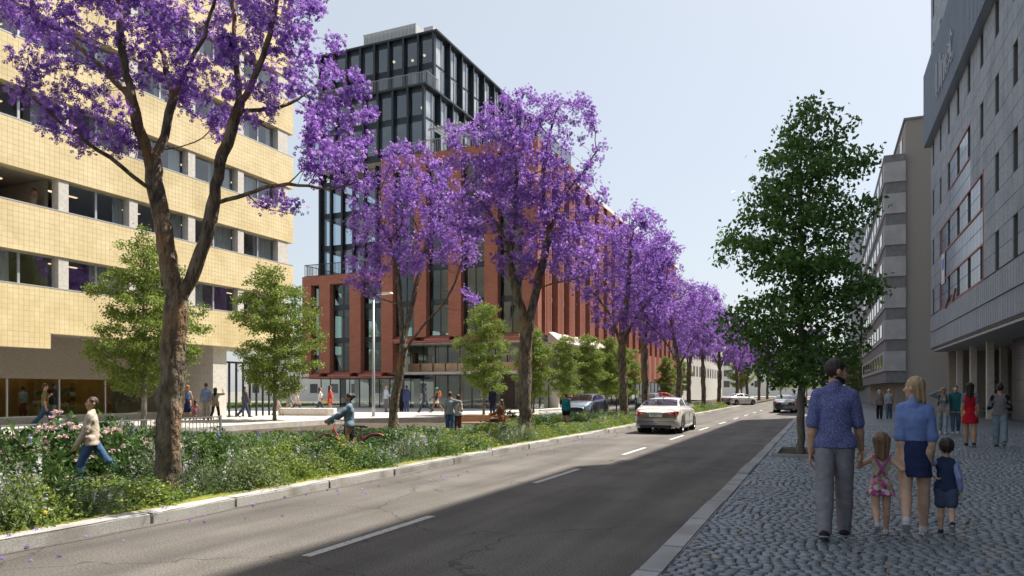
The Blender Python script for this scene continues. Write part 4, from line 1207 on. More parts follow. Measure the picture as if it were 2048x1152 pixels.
# --- third: tall jacaranda at the kerb, right of the bench
Z3 = 21.7
limbs3 = [L2([(1052, 880), (1049, 800), (1050, 720), (1056, 650)], Z3), L2([(1054, 655), (1038, 600, -.2), (1022, 545, -.3), (1016, 490, -.4), (985, 430, -.6), (950, 390, -.8)], Z3),
    L2([(1057, 645), (1070, 590, .2), (1082, 540, .4), (1098, 470, .6), (1120, 400, .8), (1165, 345, .6), (1195, 300, .4)], Z3), L2([(1076, 575, .3), (1110, 565, 0), (1150, 560, -.3), (1185, 545, -.5)], Z3),
    L2([(1018, 510, -.4), (1030, 420, .2), (1035, 340, .5), (1020, 260, .7)], Z3), L2([(1098, 470, .6), (1085, 380, .8), (1090, 300, 1), (1110, 230, 1)], Z3)]
lobes3 = [lobe(1030, 245, 85, 60, Z3, .4, 90, 190), lobe(1100, 215, 45, 35, Z3, .8, 50, 60), lobe(1165, 235, 32, 55, Z3, .6, 50, 46), lobe(945, 300, 60, 60, Z3, -.4, 70, 120), lobe(1060, 350, 110, 80, Z3, .3, 100, 320), lobe(970, 420, 75, 70, Z3, -.5, 80, 180),
    lobe(1090, 470, 80, 70, Z3, .4, 90, 220), lobe(1030, 510, 50, 50, Z3, -.2, 60, 90), lobe(1150, 510, 60, 60, Z3, -.2, 60, 120), lobe(1190, 300, 26, 26, Z3, .4, 26, 24), lobe(900, 260, 30, 20, Z3, -.4, 25, 24), lobe(1160, 400, 60, 70, Z3, .4, 60, 120)]
jacaranda('tall jacaranda at the kerb right of the bench, its crown reaching highest in the middle', limbs3, lobes3, 3, .195, .2, 28, .045, (.095, .095, .09), thr=.019, keep=.32, kill=.32, infl=1.5)
# --- fourth: round jacaranda behind the white car
Z4 = 34.0
limbs4 = [L2([(1248, 842), (1247, 780), (1243, 720), (1244, 695)], Z4), L2([(1243, 700), (1230, 650, -.3), (1210, 610, -.5), (1180, 580, -.6)], Z4), L2([(1244, 698), (1262, 650, .3), (1290, 610, .5), (1330, 570, .6)], Z4), L2([(1244, 697), (1250, 630, .3), (1258, 560, .5), (1262, 480, .6)], Z4)]
lobes4 = [lobe(1265, 470, 70, 65, Z4, .3, 80, 200), lobe(1195, 500, 50, 70, Z4, -.3, 60, 130), lobe(1180, 570, 40, 50, Z4, -.5, 50, 80), lobe(1250, 570, 70, 60, Z4, .2, 80, 190), lobe(1330, 520, 38, 55, Z4, .5, 50, 90), lobe(1310, 600, 42, 50, Z4, .3, 50, 90), lobe(1230, 630, 55, 35, Z4, -.5, 50, 70)]
jac4 = freeze(jacaranda('round jacaranda standing behind the white car', limbs4, lobes4, 4, .195, .27, 30, .058, (.13, .13, .125), thr=.025, keep=.34, kill=.42, infl=1.9))
# --- the row beyond: copies turned and sized one by one
names = ['fifth', 'sixth', 'seventh', 'eighth', 'ninth', 'tenth', 'eleventh', 'twelfth']
base4 = Vector(jac4.location)
spots = [(-10.9, 47.5, 1.0, 1.2), (-8.5, 46.3, 2.4, .88), (-8.5, 57, .6, .9), (-10.5, 62, 4.2, .95), (-8.6, 66.5, 3.3, .9), (-9, 85, 1.4, .95), (-9, 97, 5.2, .95), (-8.6, 110, 2.0, 1.0), (-8.4, 124, 3.6, 1.0), (-1.0, 96, .9, .9)]
names += ['thirteenth', 'right-hand']
for i, (x, y, rz, s) in enumerate(spots):
    c = copy_tree(jac4); c.location = (x, y, .08); c.rotation_euler = (0, 0, rz); c.scale = (s, s, s * random.uniform(.95, 1.05))
    c['label'] = ('%s jacaranda along the left kerb, counted from the camera' % names[i]) if i < 9 else 'far jacaranda on the right-hand pavement behind the green tree'

# --- leafy trees
def leafy(name, label, base, H, bot, rad, seed, base_r, m_leaf, m_bark, n_leaf, lsize, step=.22, shape='ovate', group=None, n_attr=520, droop=.5, spread=.12, lean=(0, 0)):
    rng = np.random.default_rng(seed)
    b = np.array(base, float)
    limb = [b, b + [.02, .01, H * .25], b + [lean[0] * .4, lean[1] * .4, H * .5], b + [lean[0], lean[1], H * .93]]
    lobes = []
    for k in range(14):
        t = k / 13
        prof = {'ovate': math.sin(math.pi * min(.97, (.12 + .86 * t))) ** .75 * (1.15 - .5 * t), 'street': float(np.interp(t, [0, .12, .35, .6, .8, .92, 1], [.7, 1.0, .98, .92, .8, .58, .26])), 'column': .85 + .25 * math.sin(math.pi * t) - .55 * max(0, t - .6), 'round': math.sin(math.pi * (.1 + .85 * t)) ** .6}[shape]
        r = rad * max(.12, prof)
        z = bot + (H - bot) * t
        for q in range(3):
            a = rng.uniform(0, 6.28); rr = r * rng.uniform(.2, .5)
            lobes.append((b + [math.cos(a) * rr + lean[0] * t, math.sin(a) * rr + lean[1] * t, z], (r * rng.uniform(.55, .8), r * rng.uniform(.55, .8), (H - bot) / 14), max(3, int(n_attr / 42 * (.4 + r / rad)))))
    P, PA, nl = grow([limb], lobes, seed, step, 1.6, step * 1.5, 60, (0, 0, .12), .12)
    R = radii(P, PA, base_r, .006)
    P2 = P - b
    t_ = thing(name, label, 'tree', b, 0, group)
    link('trunk', wood_mesh('trunk', P2, PA, R, m_bark, 1.25, .4), t_)
    idx = [i for i in range(nl, len(P)) if R[i] < .022]
    per = max(1, int(n_leaf / max(1, len(idx))))
    C = np.repeat(P2[idx], per, 0); C = C + rng.normal(0, spread, C.shape) * [1, 1, .7]
    link('crown', leaves(C, lsize, rng, m_leaf, 'crown', .62, droop), t_)
    return t_
rt = gnd(1601, 906, SIDE_Z)
leafy('street_tree', 'dark green young tree in a pavement pit beside the walking family', (rt.x, rt.y, .08), 8.0, 1.95, 1.85, 51, .085, M_LEAF_R, M_BARK_G, 20000, .115, .2, 'street', n_attr=1700, spread=.13, droop=.7)
ta = gnd(287, 853, PLAZA_Z)
leafy('plaza_tree', 'bright green tree on the plaza behind the nearest jacaranda trunk', (ta.x, ta.y, PLAZA_Z), 7.7, 1.6, 2.6, 52, .1, M_LEAF_A, M_BARK_G, 30000, .1, .24, 'ovate', n_attr=1100, spread=.13)
tb2 = gnd(549, 840, PLAZA_Z)
leafy('plaza_tree', 'bright green tree on the plaza at the right end of the yellow building', (tb2.x, tb2.y, PLAZA_Z), 7.2, 1.4, 2.45, 53, .09, M_LEAF_A, M_BARK_G, 30000, .105, .24, 'round', n_attr=1100, spread=.13)
lin = freeze(leafy('linden_tree', 'small linden with upright crown in front of the lobby, first of the row', (-18.2, 37.9, PLAZA_Z), 6.2, 1.5, 1.75, 54, .08, M_LEAF_A, M_BARK_G, 22000, .1, .24, 'column', 'row of lindens along the brick building', 620))
lin2 = freeze(leafy('linden_tree', 'narrow linden at the brick building, second of the row', (-17.2, 43.2, PLAZA_Z), 5.3, 1.2, 1.3, 55, .07, M_LEAF_A, M_BARK_G, 18000, .1, .24, 'column', 'row of lindens along the brick building', 520))
ordn = ['third', 'fourth', 'fifth', 'sixth', 'seventh', 'eighth', 'ninth']
for i, y in enumerate((48, 53, 57.8, 62.5, 67, 85, 92)):
    c = copy_tree(lin2 if i % 3 else lin); s = (1.0 if i % 3 else .84) * random.uniform(.96, 1.06)
    c.location = (-16.7 + random.uniform(-.3, .3), y, PLAZA_Z); c.rotation_euler = (0, 0, random.uniform(0, 6)); c.scale = (s, s, s)
    c['label'] = 'narrow linden at the brick building, %s of the row' % ordn[i]
for i, (x, y, s, lb) in enumerate([(-3, 150, 1.6, 'far green tree closing the street, left of centre'), (3.4, 98, 1.1, 'far green tree on the right pavement behind the dark tree'), (-14, 140, 1.7, 'far green tree behind the jacaranda row'), (8, 170, 1.8, 'far green tree at the street end, right'), (-52, 78, 1.5, 'green tree beyond the lawn left of the brick building'), (-9, 175, 1.6, 'far green tree in the middle of the street end')]):
    c = copy_tree(lin); c.location = (x, y, 0); c.scale = (s, s, s); c.rotation_euler = (0, 0, i * 1.3)
    c.name = 'green_tree'; c['label'] = lb; c['group'] = 'far green trees'
# ------------------------------------------------------------------ planting: shrubs, ground cover
L_DARK = leaf_mat('leaf_dark', [(.025, .065, .016), (.045, .1, .022), (.07, .13, .03), (.03, .08, .02)], .3, .4)
L_MID = leaf_mat('leaf_mid', [(.065, .135, .03), (.105, .19, .045), (.16, .25, .06), (.085, .16, .035)], .35, .5)
L_LIME = leaf_mat('leaf_lime', [(.14, .21, .035), (.21, .29, .055), (.3, .36, .08), (.17, .24, .045)], .4, .5)
L_GREY = leaf_mat('leaf_grey', [(.1, .16, .065), (.15, .22, .1), (.22, .28, .14), (.12, .18, .08), (.28, .31, .2)], .3, .6)
L_HYD = leaf_mat('leaf_hydrangea', [(.03, .075, .02), (.055, .12, .028), (.09, .17, .04)], .3, .35)
P_PINK = leaf_mat('petal_pink', [(.62, .38, .42), (.72, .5, .52), (.78, .68, .66), (.55, .3, .34), (.7, .62, .45)], .25, .7)
P_BLUE = leaf_mat('petal_blue', [(.3, .26, .66), (.42, .4, .8), (.55, .5, .85), (.34, .24, .62)], .25, .7)
P_WHITE = leaf_mat('petal_white', [(.7, .68, .72), (.8, .8, .8), (.62, .58, .7)], .25, .7)
P_YEL = leaf_mat('petal_yellow', [(.75, .55, .04), (.8, .66, .1)], .25, .7)
def shrub_points(rng, n, rx, h, shell=.55, flat=0.0):
    u = rng.normal(size=(n, 3)); u /= np.linalg.norm(u, axis=1)[:, None]; u[:, 2] = np.abs(u[:, 2])
    r = rng.uniform(shell ** 3, 1, n) ** (1 / 3)
    lump = 1 + .22 * np.sin(u[:, 0] * 5 + 1) * np.cos(u[:, 1] * 4) + .12 * np.sin(u[:, 2] * 9 + u[:, 0] * 7)
    p = u * (r * lump)[:, None] * [rx, rx, h]
    p[:, 2] = np.maximum(p[:, 2], .02)
    return p
def stems_mesh(rng, n, rx, h):
    b = MB()
    for k in range(n):
        a = rng.uniform(0, 6.28); r = rng.uniform(.2, .75) * rx; t = (math.cos(a) * r, math.sin(a) * r, h * rng.uniform(.5, .85))
        b.tube([(math.cos(a) * .03, math.sin(a) * .03, -.04), (t[0] * .4, t[1] * .4, t[2] * .55), t], [.012, .009, .004], 4, False)
    return b.mesh('stems', M_BARK_G)
def shrub(name, label, group, seed, rx, h, nleaf, lsize, mleaf, flower=None, asp=.5, bias=(0, 0, .35)):
    rng = np.random.default_rng(seed)
    t = thing(name, label, 'plant', (0, 0, -50), 0, group)
    link('stems', stems_mesh(rng, 9, rx, h), t)
    if name == 'spire_plant':
        nst = 9; C = []
        for k in range(nst):
            a = rng.uniform(0, 6.28); r = rng.uniform(0, rx); top = h * rng.uniform(.6, 1.05); m = int(nleaf / nst)
            tt = rng.uniform(0, 1, m); w = .075 * (1.05 - tt)
            C.append(np.stack([math.cos(a) * r * (.6 + .4 * tt) + rng.normal(0, 1, m) * w, math.sin(a) * r * (.6 + .4 * tt) + rng.normal(0, 1, m) * w, tt * top + .03], 1))
        C = np.concatenate(C)
    else: C = shrub_points(rng, nleaf, rx, h)
    link('foliage', leaves(C, lsize, rng, mleaf, 'foliage', asp, bias=bias), t)
    if flower:
        kind, n, m = flower
        S = shrub_points(rng, n * 4, rx * 1.04, h * 1.06, .93)
        S = S[S[:, 2] > h * .3][:n]
        if kind == 'head':
            pts = []
            for s in S:
                u = rng.normal(size=(26, 3)); u /= np.linalg.norm(u, axis=1)[:, None]; u[:, 2] = np.abs(u[:, 2]) * .6
                pts.append(s + u * .075)
            link('flowers', blossoms(np.concatenate(pts), .024, rng, m, 'flowers', 4), t)
        elif kind == 'spike':
            pts = []
            for s in S:
                tt = rng.uniform(0, 1, 14); pts.append(s + np.stack([rng.normal(0, .012, 14), rng.normal(0, .012, 14), tt * .17], 1))
            link('flowers', blossoms(np.concatenate(pts), .014, rng, m, 'flowers', 4), t)
        else:
            link('flowers', blossoms(S, .022, rng, m, 'flowers', 5), t)
    for c in COL.objects:
        if c.parent == t and c.name.startswith('flowers'): c['kind'] = 'stuff'
    return freeze(t)
KIND = {
 'hyd': [shrub('hydrangea', 'hydrangea bush with pink and cream flower heads in the left planting', 'hydrangea bushes', 201 + i, .62, .85, 900, .11, L_HYD, ('head', 17, P_PINK), .65) for i in range(2)],
 'blue': [shrub('blue_flower_mound', 'low bright green mound with small violet-blue flowers near the kerb', 'violet-blue flowered mounds', 211 + i, .5, .4, 1100, .06, L_MID if i else L_LIME, ('dot', 26, P_BLUE), .55) for i in range(2)],
 'grey': [shrub('grey_green_shrub', 'fine-leaved grey-green shrub with pale flower spikes in the bed', 'grey-green shrubs with pale spikes', 221 + i, .5, .68, 1900, .055, L_GREY, ('spike', 7, P_WHITE), .28, (0, 0, 1.0)) for i in range(2)],
 'lime': [shrub('lime_mound', 'rounded yellow-green mound of small leaves in the bed', 'yellow-green mounds', 231 + i, .46, .45, 1300, .055, L_LIME, ('dot', 9, P_YEL) if i else None, .5) for i in range(2)],
 'dark': [shrub('dark_green_bush', 'dense dark green bush in the planting bed', 'dark green bushes', 241 + i, .58, .75, 1400, .075, L_DARK, None, .5) for i in range(2)],
 'mid': [shrub('leafy_shrub', 'mid-green feathery shrub with lilac-white flower spikes in the bed', 'feathery shrubs with lilac spikes', 251 + i, .52, .66, 1700, .07, L_MID, ('spike', 4, P_WHITE if i else P_BLUE), .3, (0, 0, .9)) for i in range(2)],
 'spire': [shrub('spire_plant', 'upright plant with tall pale green leafy spires in the bed', 'upright spire plants', 261 + i, .26, .85, 900, .06, L_GREY if i else L_MID, None, .45, (0, 0, .5)) for i in range(1)],
}
protos_used = set()
HT = {'hyd': .95, 'blue': .45, 'grey': .85, 'lime': .5, 'dark': .8, 'mid': .82, 'spire': .9}
SEEN = [(-12.8, 9.4, -.08, .5), (-10.3, 14.1, .36, .5), (-11.0, 13.3, .6, .6), (-13.4, 24.7, .1, .6), (-15.0, 26.3, .15, 1.4), (-10.8, 31.3, .12, .6), (-13.7, 27.3, .3, .6)]
def top_limit(x, y):
    """how high a plant may grow so that walk, people and plaza stay in view as planted in the photograph"""
    p = proj((x, y, 0))
    if p is None: return 2.0
    lim = float(np.interp(p[0], [-200, 250, 330, 460, 800, 900, 1010, 1060, 1250, 1400], [40, 48, 76, 82, 72, 66, 62, 44, 40, 20]))
    h = CAMZ - lim * p[2] / F
    for (a, b, zt, r) in SEEN:
        q = proj((a, b, 0))
        if p[2] < q[2] - .15 and abs(p[0] - q[0]) < r * F / q[2] + .45 * F / p[2]: h = min(h, CAMZ + (zt - CAMZ) * p[2] / q[2])
    return h - bedz(x, y)
def plant(kind, x, y, s, rng, z=None):
    p = rng.choice(KIND[kind])
    if p.name in protos_used: o = copy_tree(p)
    else: o = p; protos_used.add(p.name)
    o.location = (x, y, (bedz(x, y) if z is None else z) - .03); o.rotation_euler = (0, 0, rng.uniform(0, 6.28)); o.scale = (s * rng.uniform(.9, 1.15), s * rng.uniform(.9, 1.15), min(s * rng.uniform(.85, 1.15), top_limit(x, y) / HT[kind]))
    row = 'at the kerb' if x > -8.45 else ('in the front planting' if x > -9.6 else ('in the middle planting' if x > -12.2 else ('behind the walk' if x > -16.8 else 'by the plaza edge')))
    marks = [(5.5, 'left of the nearest jacaranda'), (8.6, 'beside the nearest jacaranda'), (11.5, 'just right of the nearest jacaranda'), (15.5, 'near the woman with the bicycle'), (18.5, 'between the bicycle and the tall jacaranda'), (22, 'beside the tall jacaranda'), (27, 'near the embracing couple and bench'), (31, 'near the jogger in teal'), (36, 'beside the white car'), (46, 'beyond the white car'), (70, 'far along the bed'), (300, 'beyond the side street')]
    m_ = next(t_ for lim_, t_ in marks if y < lim_)
    o['label'] = SHORT[kind] + ' ' + row + ', ' + m_
    return o
SHORT = {'hyd': 'pink hydrangea bush', 'blue': 'violet-flowered mound', 'grey': 'grey-green shrub', 'lime': 'yellow-green mound', 'dark': 'dark green bush', 'mid': 'feathery green shrub', 'spire': 'tall spire plant'}
KEEP = [(-8.46, 7.4, .35), (-8.2, 20.1, .4), (-8.7, 33.3, .4), (-16, 24.9, .4), (-12.8, 9.4, .45), (-10.3, 14.1, .5), (-11.1, 13.2, .55), (-13.3, 24.8, .5)]
def path_x(y): return -13.2 + .5 * math.sin(y * .21)
def blocked(x, y):
    return any((x - a) ** 2 + (y - b) ** 2 < r * r for a, b, r in KEEP)
rp_ = random.Random(77)
y = 2.2
while y < 66:
    sp = .62 if y < 26 else (.85 if y < 45 else 1.15)
    x = -7.95
    while x > -22.4:
        xx, yy = x + rp_.uniform(-.2, .2), y + rp_.uniform(-.25, .25)
        pxx = path_x(yy)
        lim = -11.2 if y > 38 else -22.4
        ok = xx > lim and not blocked(xx, yy) and top_limit(xx, yy) > .16
        if ok and y < 36 and pxx - 1.15 < xx < pxx + 1.0: ok = False
        if ok and x < -16.8:
            if rp_.random() < .45 or yy < 5: ok = False
        if ok:
            if xx > -8.45: k = rp_.choice(['blue', 'lime', 'lime', 'mid', 'grey']); s = rp_.uniform(.75, 1.1)
            elif xx > -9.6: k = rp_.choice(['grey', 'mid', 'blue', 'lime', 'dark', 'mid', 'spire']); s = rp_.uniform(.95, 1.3)
            elif xx > -12.2:
                if yy < 9.5: k = rp_.choice(['hyd', 'hyd', 'mid', 'hyd', 'dark']); s = rp_.uniform(.95, 1.2)
                else: k = rp_.choice(['grey', 'mid', 'dark', 'mid', 'lime', 'lime', 'mid']); s = rp_.uniform(.85, 1.2)
            elif xx > -16.8:
                k = rp_.choice(['hyd', 'hyd', 'dark', 'mid']) if yy < 12 else rp_.choice(['dark', 'mid', 'grey', 'mid']); s = rp_.uniform(.9, 1.25)
            else: k = rp_.choice(['dark', 'dark', 'mid']); s = rp_.uniform(.7, 1.0)
            plant(k, xx, yy, s, rp_)
        x -= sp * rp_.uniform(.9, 1.25) * (1.0 if x > -12 else 1.35)
    y += sp * .95
for i in range(16):   # fuller growth in front of the bicycle
    Zp = 12.6 + 1.5 * rp_.random(); q_ = at(590 + 205 * i / 15, HOR, Zp)
    if q_.x > -8.35: continue
    kk_ = rp_.choice(['mid', 'dark', 'mid', 'grey', 'lime'])
    o = plant(kk_, q_.x, q_.y, 1.15, rp_)
    o.scale.z = (CAMZ - rp_.uniform(88, 102) * Zp / F - bedz(q_.x, q_.y)) / HT[kk_]
for i in range(26):   # far bed
    plant(rp_.choice(['dark', 'lime', 'grey']), -8 - rp_.random() * 3, 83 + i * 1.9, 1.4, rp_, .1)
# low ground cover between the shrubs
rngc = np.random.default_rng(9)
n = 42000
cx = np.where(rngc.random(n) < .55, rngc.uniform(-9.2, -7.62, n), rngc.uniform(-12.4, -7.7, n)); cyy = 1.5 + 64 * rngc.random(n) ** 1.7
C = np.stack([cx, cyy, np.array([bedz(a, b) for a, b in zip(cx, cyy)]) + .02 + .13 * rngc.random(n) ** 2 * np.clip((-7.5 - cx) * 1.6, .25, 1)], 1)
o = link('ground_cover', leaves(C, .06, rngc, L_MID, 'ground_cover', .5, bias=(0, 0, .6)))
tag(o, 'low green ground cover leaves under the shrubs of the bed', 'ground cover', kind='stuff')
C = C[cx > -8.4][:7000] + [0, 0, -.01]
o = link('kerb_weeds', leaves(C, .05, rngc, L_LIME, 'kerb_weeds', .4, bias=(0, 0, 1)))
tag(o, 'yellow-green weeds and grass along the left kerb', 'grass', kind='stuff')
# arcade bush
o = link('foliage', leaves(shrub_points(np.random.default_rng(5), 1500, .5, 2.0, .3), .11, np.random.default_rng(6), L_DARK), pl)
link('stems', stems_mesh(np.random.default_rng(5), 8, .4, 1.8), pl)
# lawn grass far left
gx = np.random.default_rng(12)
C = np.stack([gx.uniform(-60, -43, 9000), gx.uniform(37, 62, 9000), np.full(9000, PLAZA_Z + .01)], 1)
tag(link('lawn_grass', leaves(C, .16, gx, L_MID, 'lawn_grass', .2, bias=(0, 0, 2))), 'green grass blades of the lawn beyond the plaza', 'grass', kind='stuff')

# ------------------------------------------------------------------ street furniture
M_GALV = mat('galvanised_steel', (.3, .31, .31), (.4, .41, .41), 30, .5, metal=.6)
fc = thing('railing_fence', 'grey steel railing fence behind the planting and the nearest jacaranda', 'fence', (-18.5, 5.2, -.2))
FL = 13.0
for k in range(8): box('post', -.03, .03, k * FL / 7 - .03, k * FL / 7 + .03, 0, .92, M_GALV, fc)
for z in (.1, .86): box('rail', -.02, .02, .03, FL - .03, z, z + .035, M_GALV, fc)
barm = MB().box(-.009, .009, -.009, .009, .136, .859).mesh('bar', M_GALV)
for k in range(1, 91):
    if k % 13 == 0: continue
    link('bar', barm, fc, (0, k * FL / 91, 0))
fd = thing('railing_fence', 'dark iron railing with pointed bars beyond the white car', 'fence', (-11.5, 40, 0))
for k in range(9): box('post', -.03, .03, k * 2.5 - .03, k * 2.5 + .03, 0, 1.05, M_STEEL, fd)
for z in (.15, .85): box('rail', -.015, .015, .03, 19.97, z, z + .03, M_STEEL, fd)
sp_ = MB().box(-.011, .011, -.011, .011, .02, .98).add([(-.011, -.011, .98), (.011, -.011, .98), (.011, .011, .98), (-.011, .011, .98), (0, 0, 1.06)], [(0, 1, 4), (1, 2, 4), (2, 3, 4), (3, 0, 4)]).mesh('bar', M_STEEL)
for k in range(1, 130):
    if (k * .154) % 2.5 < .06: continue
    link('bar', sp_, fd, (0, k * .154, 0))
lp = gnd(747, 833, PLAZA_Z)
lamp = thing('street_lamp', 'tall slim grey street lamp on the plaza before the brick building', 'lamp', (lp.x, lp.y, PLAZA_Z))
MB().tube([(0, 0, 0), (0, 0, .6), (0, 0, 6.5)], [.085, .085, .06], 12).build('pole', M_GALV, lamp, True)
MB().tube([(0, 0, 6.4), (.25, -.05, 6.62), (.75, -.1, 6.66)], .035, 8).build('arm', M_GALV, lamp, True)
MB().add([(.6, -.2, 6.6), (1.25, -.24, 6.64), (1.25, .04, 6.64), (.6, 0, 6.6), (.66, -.16, 6.74), (1.2, -.2, 6.72), (1.2, 0, 6.72), (.66, -.04, 6.74)], [(0, 3, 2, 1), (4, 5, 6, 7), (0, 1, 5, 4), (1, 2, 6, 5), (2, 3, 7, 6), (3, 0, 4, 7)]).build('lamp_head', M_WHITEP, lamp)
MB().lathe([(.001, 0), (.14, .001), (.14, .03), (.09, .05)], 12).build('base_plate', M_GALV, lamp)
M_BENCH = mat('bench_wood', (.34, .19, .1), (.5, .3, .17), 5, .6, .2, 60, stretch=(1, 10, 10))
M_BENCH_E = mat('corten_planter', (.4, .16, .08), (.52, .24, .13), 6, .7, .2, 60)
b0 = at(965, 848, 29.5)
bench = thing('park_bench', 'long wooden bench with slatted back and seat amid the planting', 'bench', (b0.x, b0.y, -.06), YAW * .3)
for k in range(3): box('back_slat', -1.35, 1.1, -.02 - k * .004, .02 - k * .004, .36 + k * .085, .435 + k * .085, M_BENCH, bench, .008)
for k in range(5): box('seat_slat', -1.35, 1.1, -.52 + k * .095, -.44 + k * .095, .27, .31, M_BENCH, bench, .006)
for x in (-1.2, -.1, .95):
    MB().box(x - .03, x + .03, -.5, -.04, .2, .268).box(x - .03, x + .03, -.5, -.44, 0, .2).box(x - .03, x + .03, .025, .07, 0, .62).build('bench_frame', M_STEEL, bench)
pb = at(1020, 838, 31)
plb = thing('planter_box', 'low rust-coloured planter box right of the wooden bench', 'planter', (pb.x, pb.y, -.1), .05)
for (a, b, c, d) in ((-1.0, 1.0, -.4, -.36), (-1.0, 1.0, .36, .4), (-1.0, -.96, -.359, .359), (.96, 1.0, -.359, .359)): box('side_panel', a, b, c, d, 0, .5, M_BENCH_E, plb)
box('planter_soil', -.959, .959, -.359, .359, .3, .42, M_SOIL, plb)
link('planter_foliage', leaves(shrub_points(np.random.default_rng(15), 900, .7, .45, .4) * [1.1, .5, 1] + [-.2, 0, .4], .08, np.random.default_rng(6), L_DARK), plb)
# wall bollard stones / concrete seat on the plaza edge
ps = gnd(615, 831, PLAZA_Z)
seat = thing('stone_bench', 'smooth pale stone bench block on the plaza behind the walkers', 'bench', (ps.x, ps.y, PLAZA_Z), .3)
s_ = MB().prism([(-1.6, -.35), (1.3, -.35), (1.6, -.1), (1.6, .35), (-1.6, .35)], 0, .42).build('block', M_CONC_P, seat)
bv = s_.modifiers.new('b', 'BEVEL'); bv.width = .05; bv.segments = 3
box('plinth', -1.4, 1.3, -.25, .25, -.0, .02, M_CONC_D, seat)
# ------------------------------------------------------------------ cars
M_TYRE = mat('tyre', (.02, .02, .02), None, rough=.85)
M_RIM = mat('wheel_rim', (.5, .51, .53), None, rough=.3, metal=.9)
M_BLACKP = mat('black_plastic', (.02, .02, .021), None, rough=.5)
M_CHROME = mat('chrome', (.8, .8, .8), None, rough=.12, metal=1)
M_TAIL = mat('tail_red', (.5, .01, .015), (.3, .005, .01), 20, .12, coat=1)
M_AMBER = mat('lamp_amber', (.85, .3, .08), None, rough=.15, coat=1)
M_HEAD = mat('head_lamp', (.75, .78, .8), None, rough=.08, coat=1)
M_CARGL = glass_mat('car_glass', (.45, .5, .5), 1.5)
M_SEAT = mat('car_seat_tan', (.42, .24, .13), (.5, .3, .17), 6, .7)
M_PLATE = mat('plate_white', (.72, .74, .75), None, rough=.4)
M_PLTXT = mat('plate_text', (.03, .035, .05), None, rough=.6)
def paint(name, c): return mat(name, c, None, rough=.3, metal=.35, coat=1.0, spec=.5)
def lerp(x, pts): return float(np.interp(x, [p[0] for p in pts], [p[1] for p in pts]))
def smoothlerp(x, pts):
    """cosine-eased interpolation keeps the panels rounded"""
    for (a, va), (b, vb) in zip(pts[:-1], pts[1:]):
        if a <= x <= b:
            t = (x - a) / (b - a); return va + (vb - va) * (t * t * (3 - 2 * t) * .5 + t * .5)
    return pts[0][1] if x < pts[0][0] else pts[-1][1]
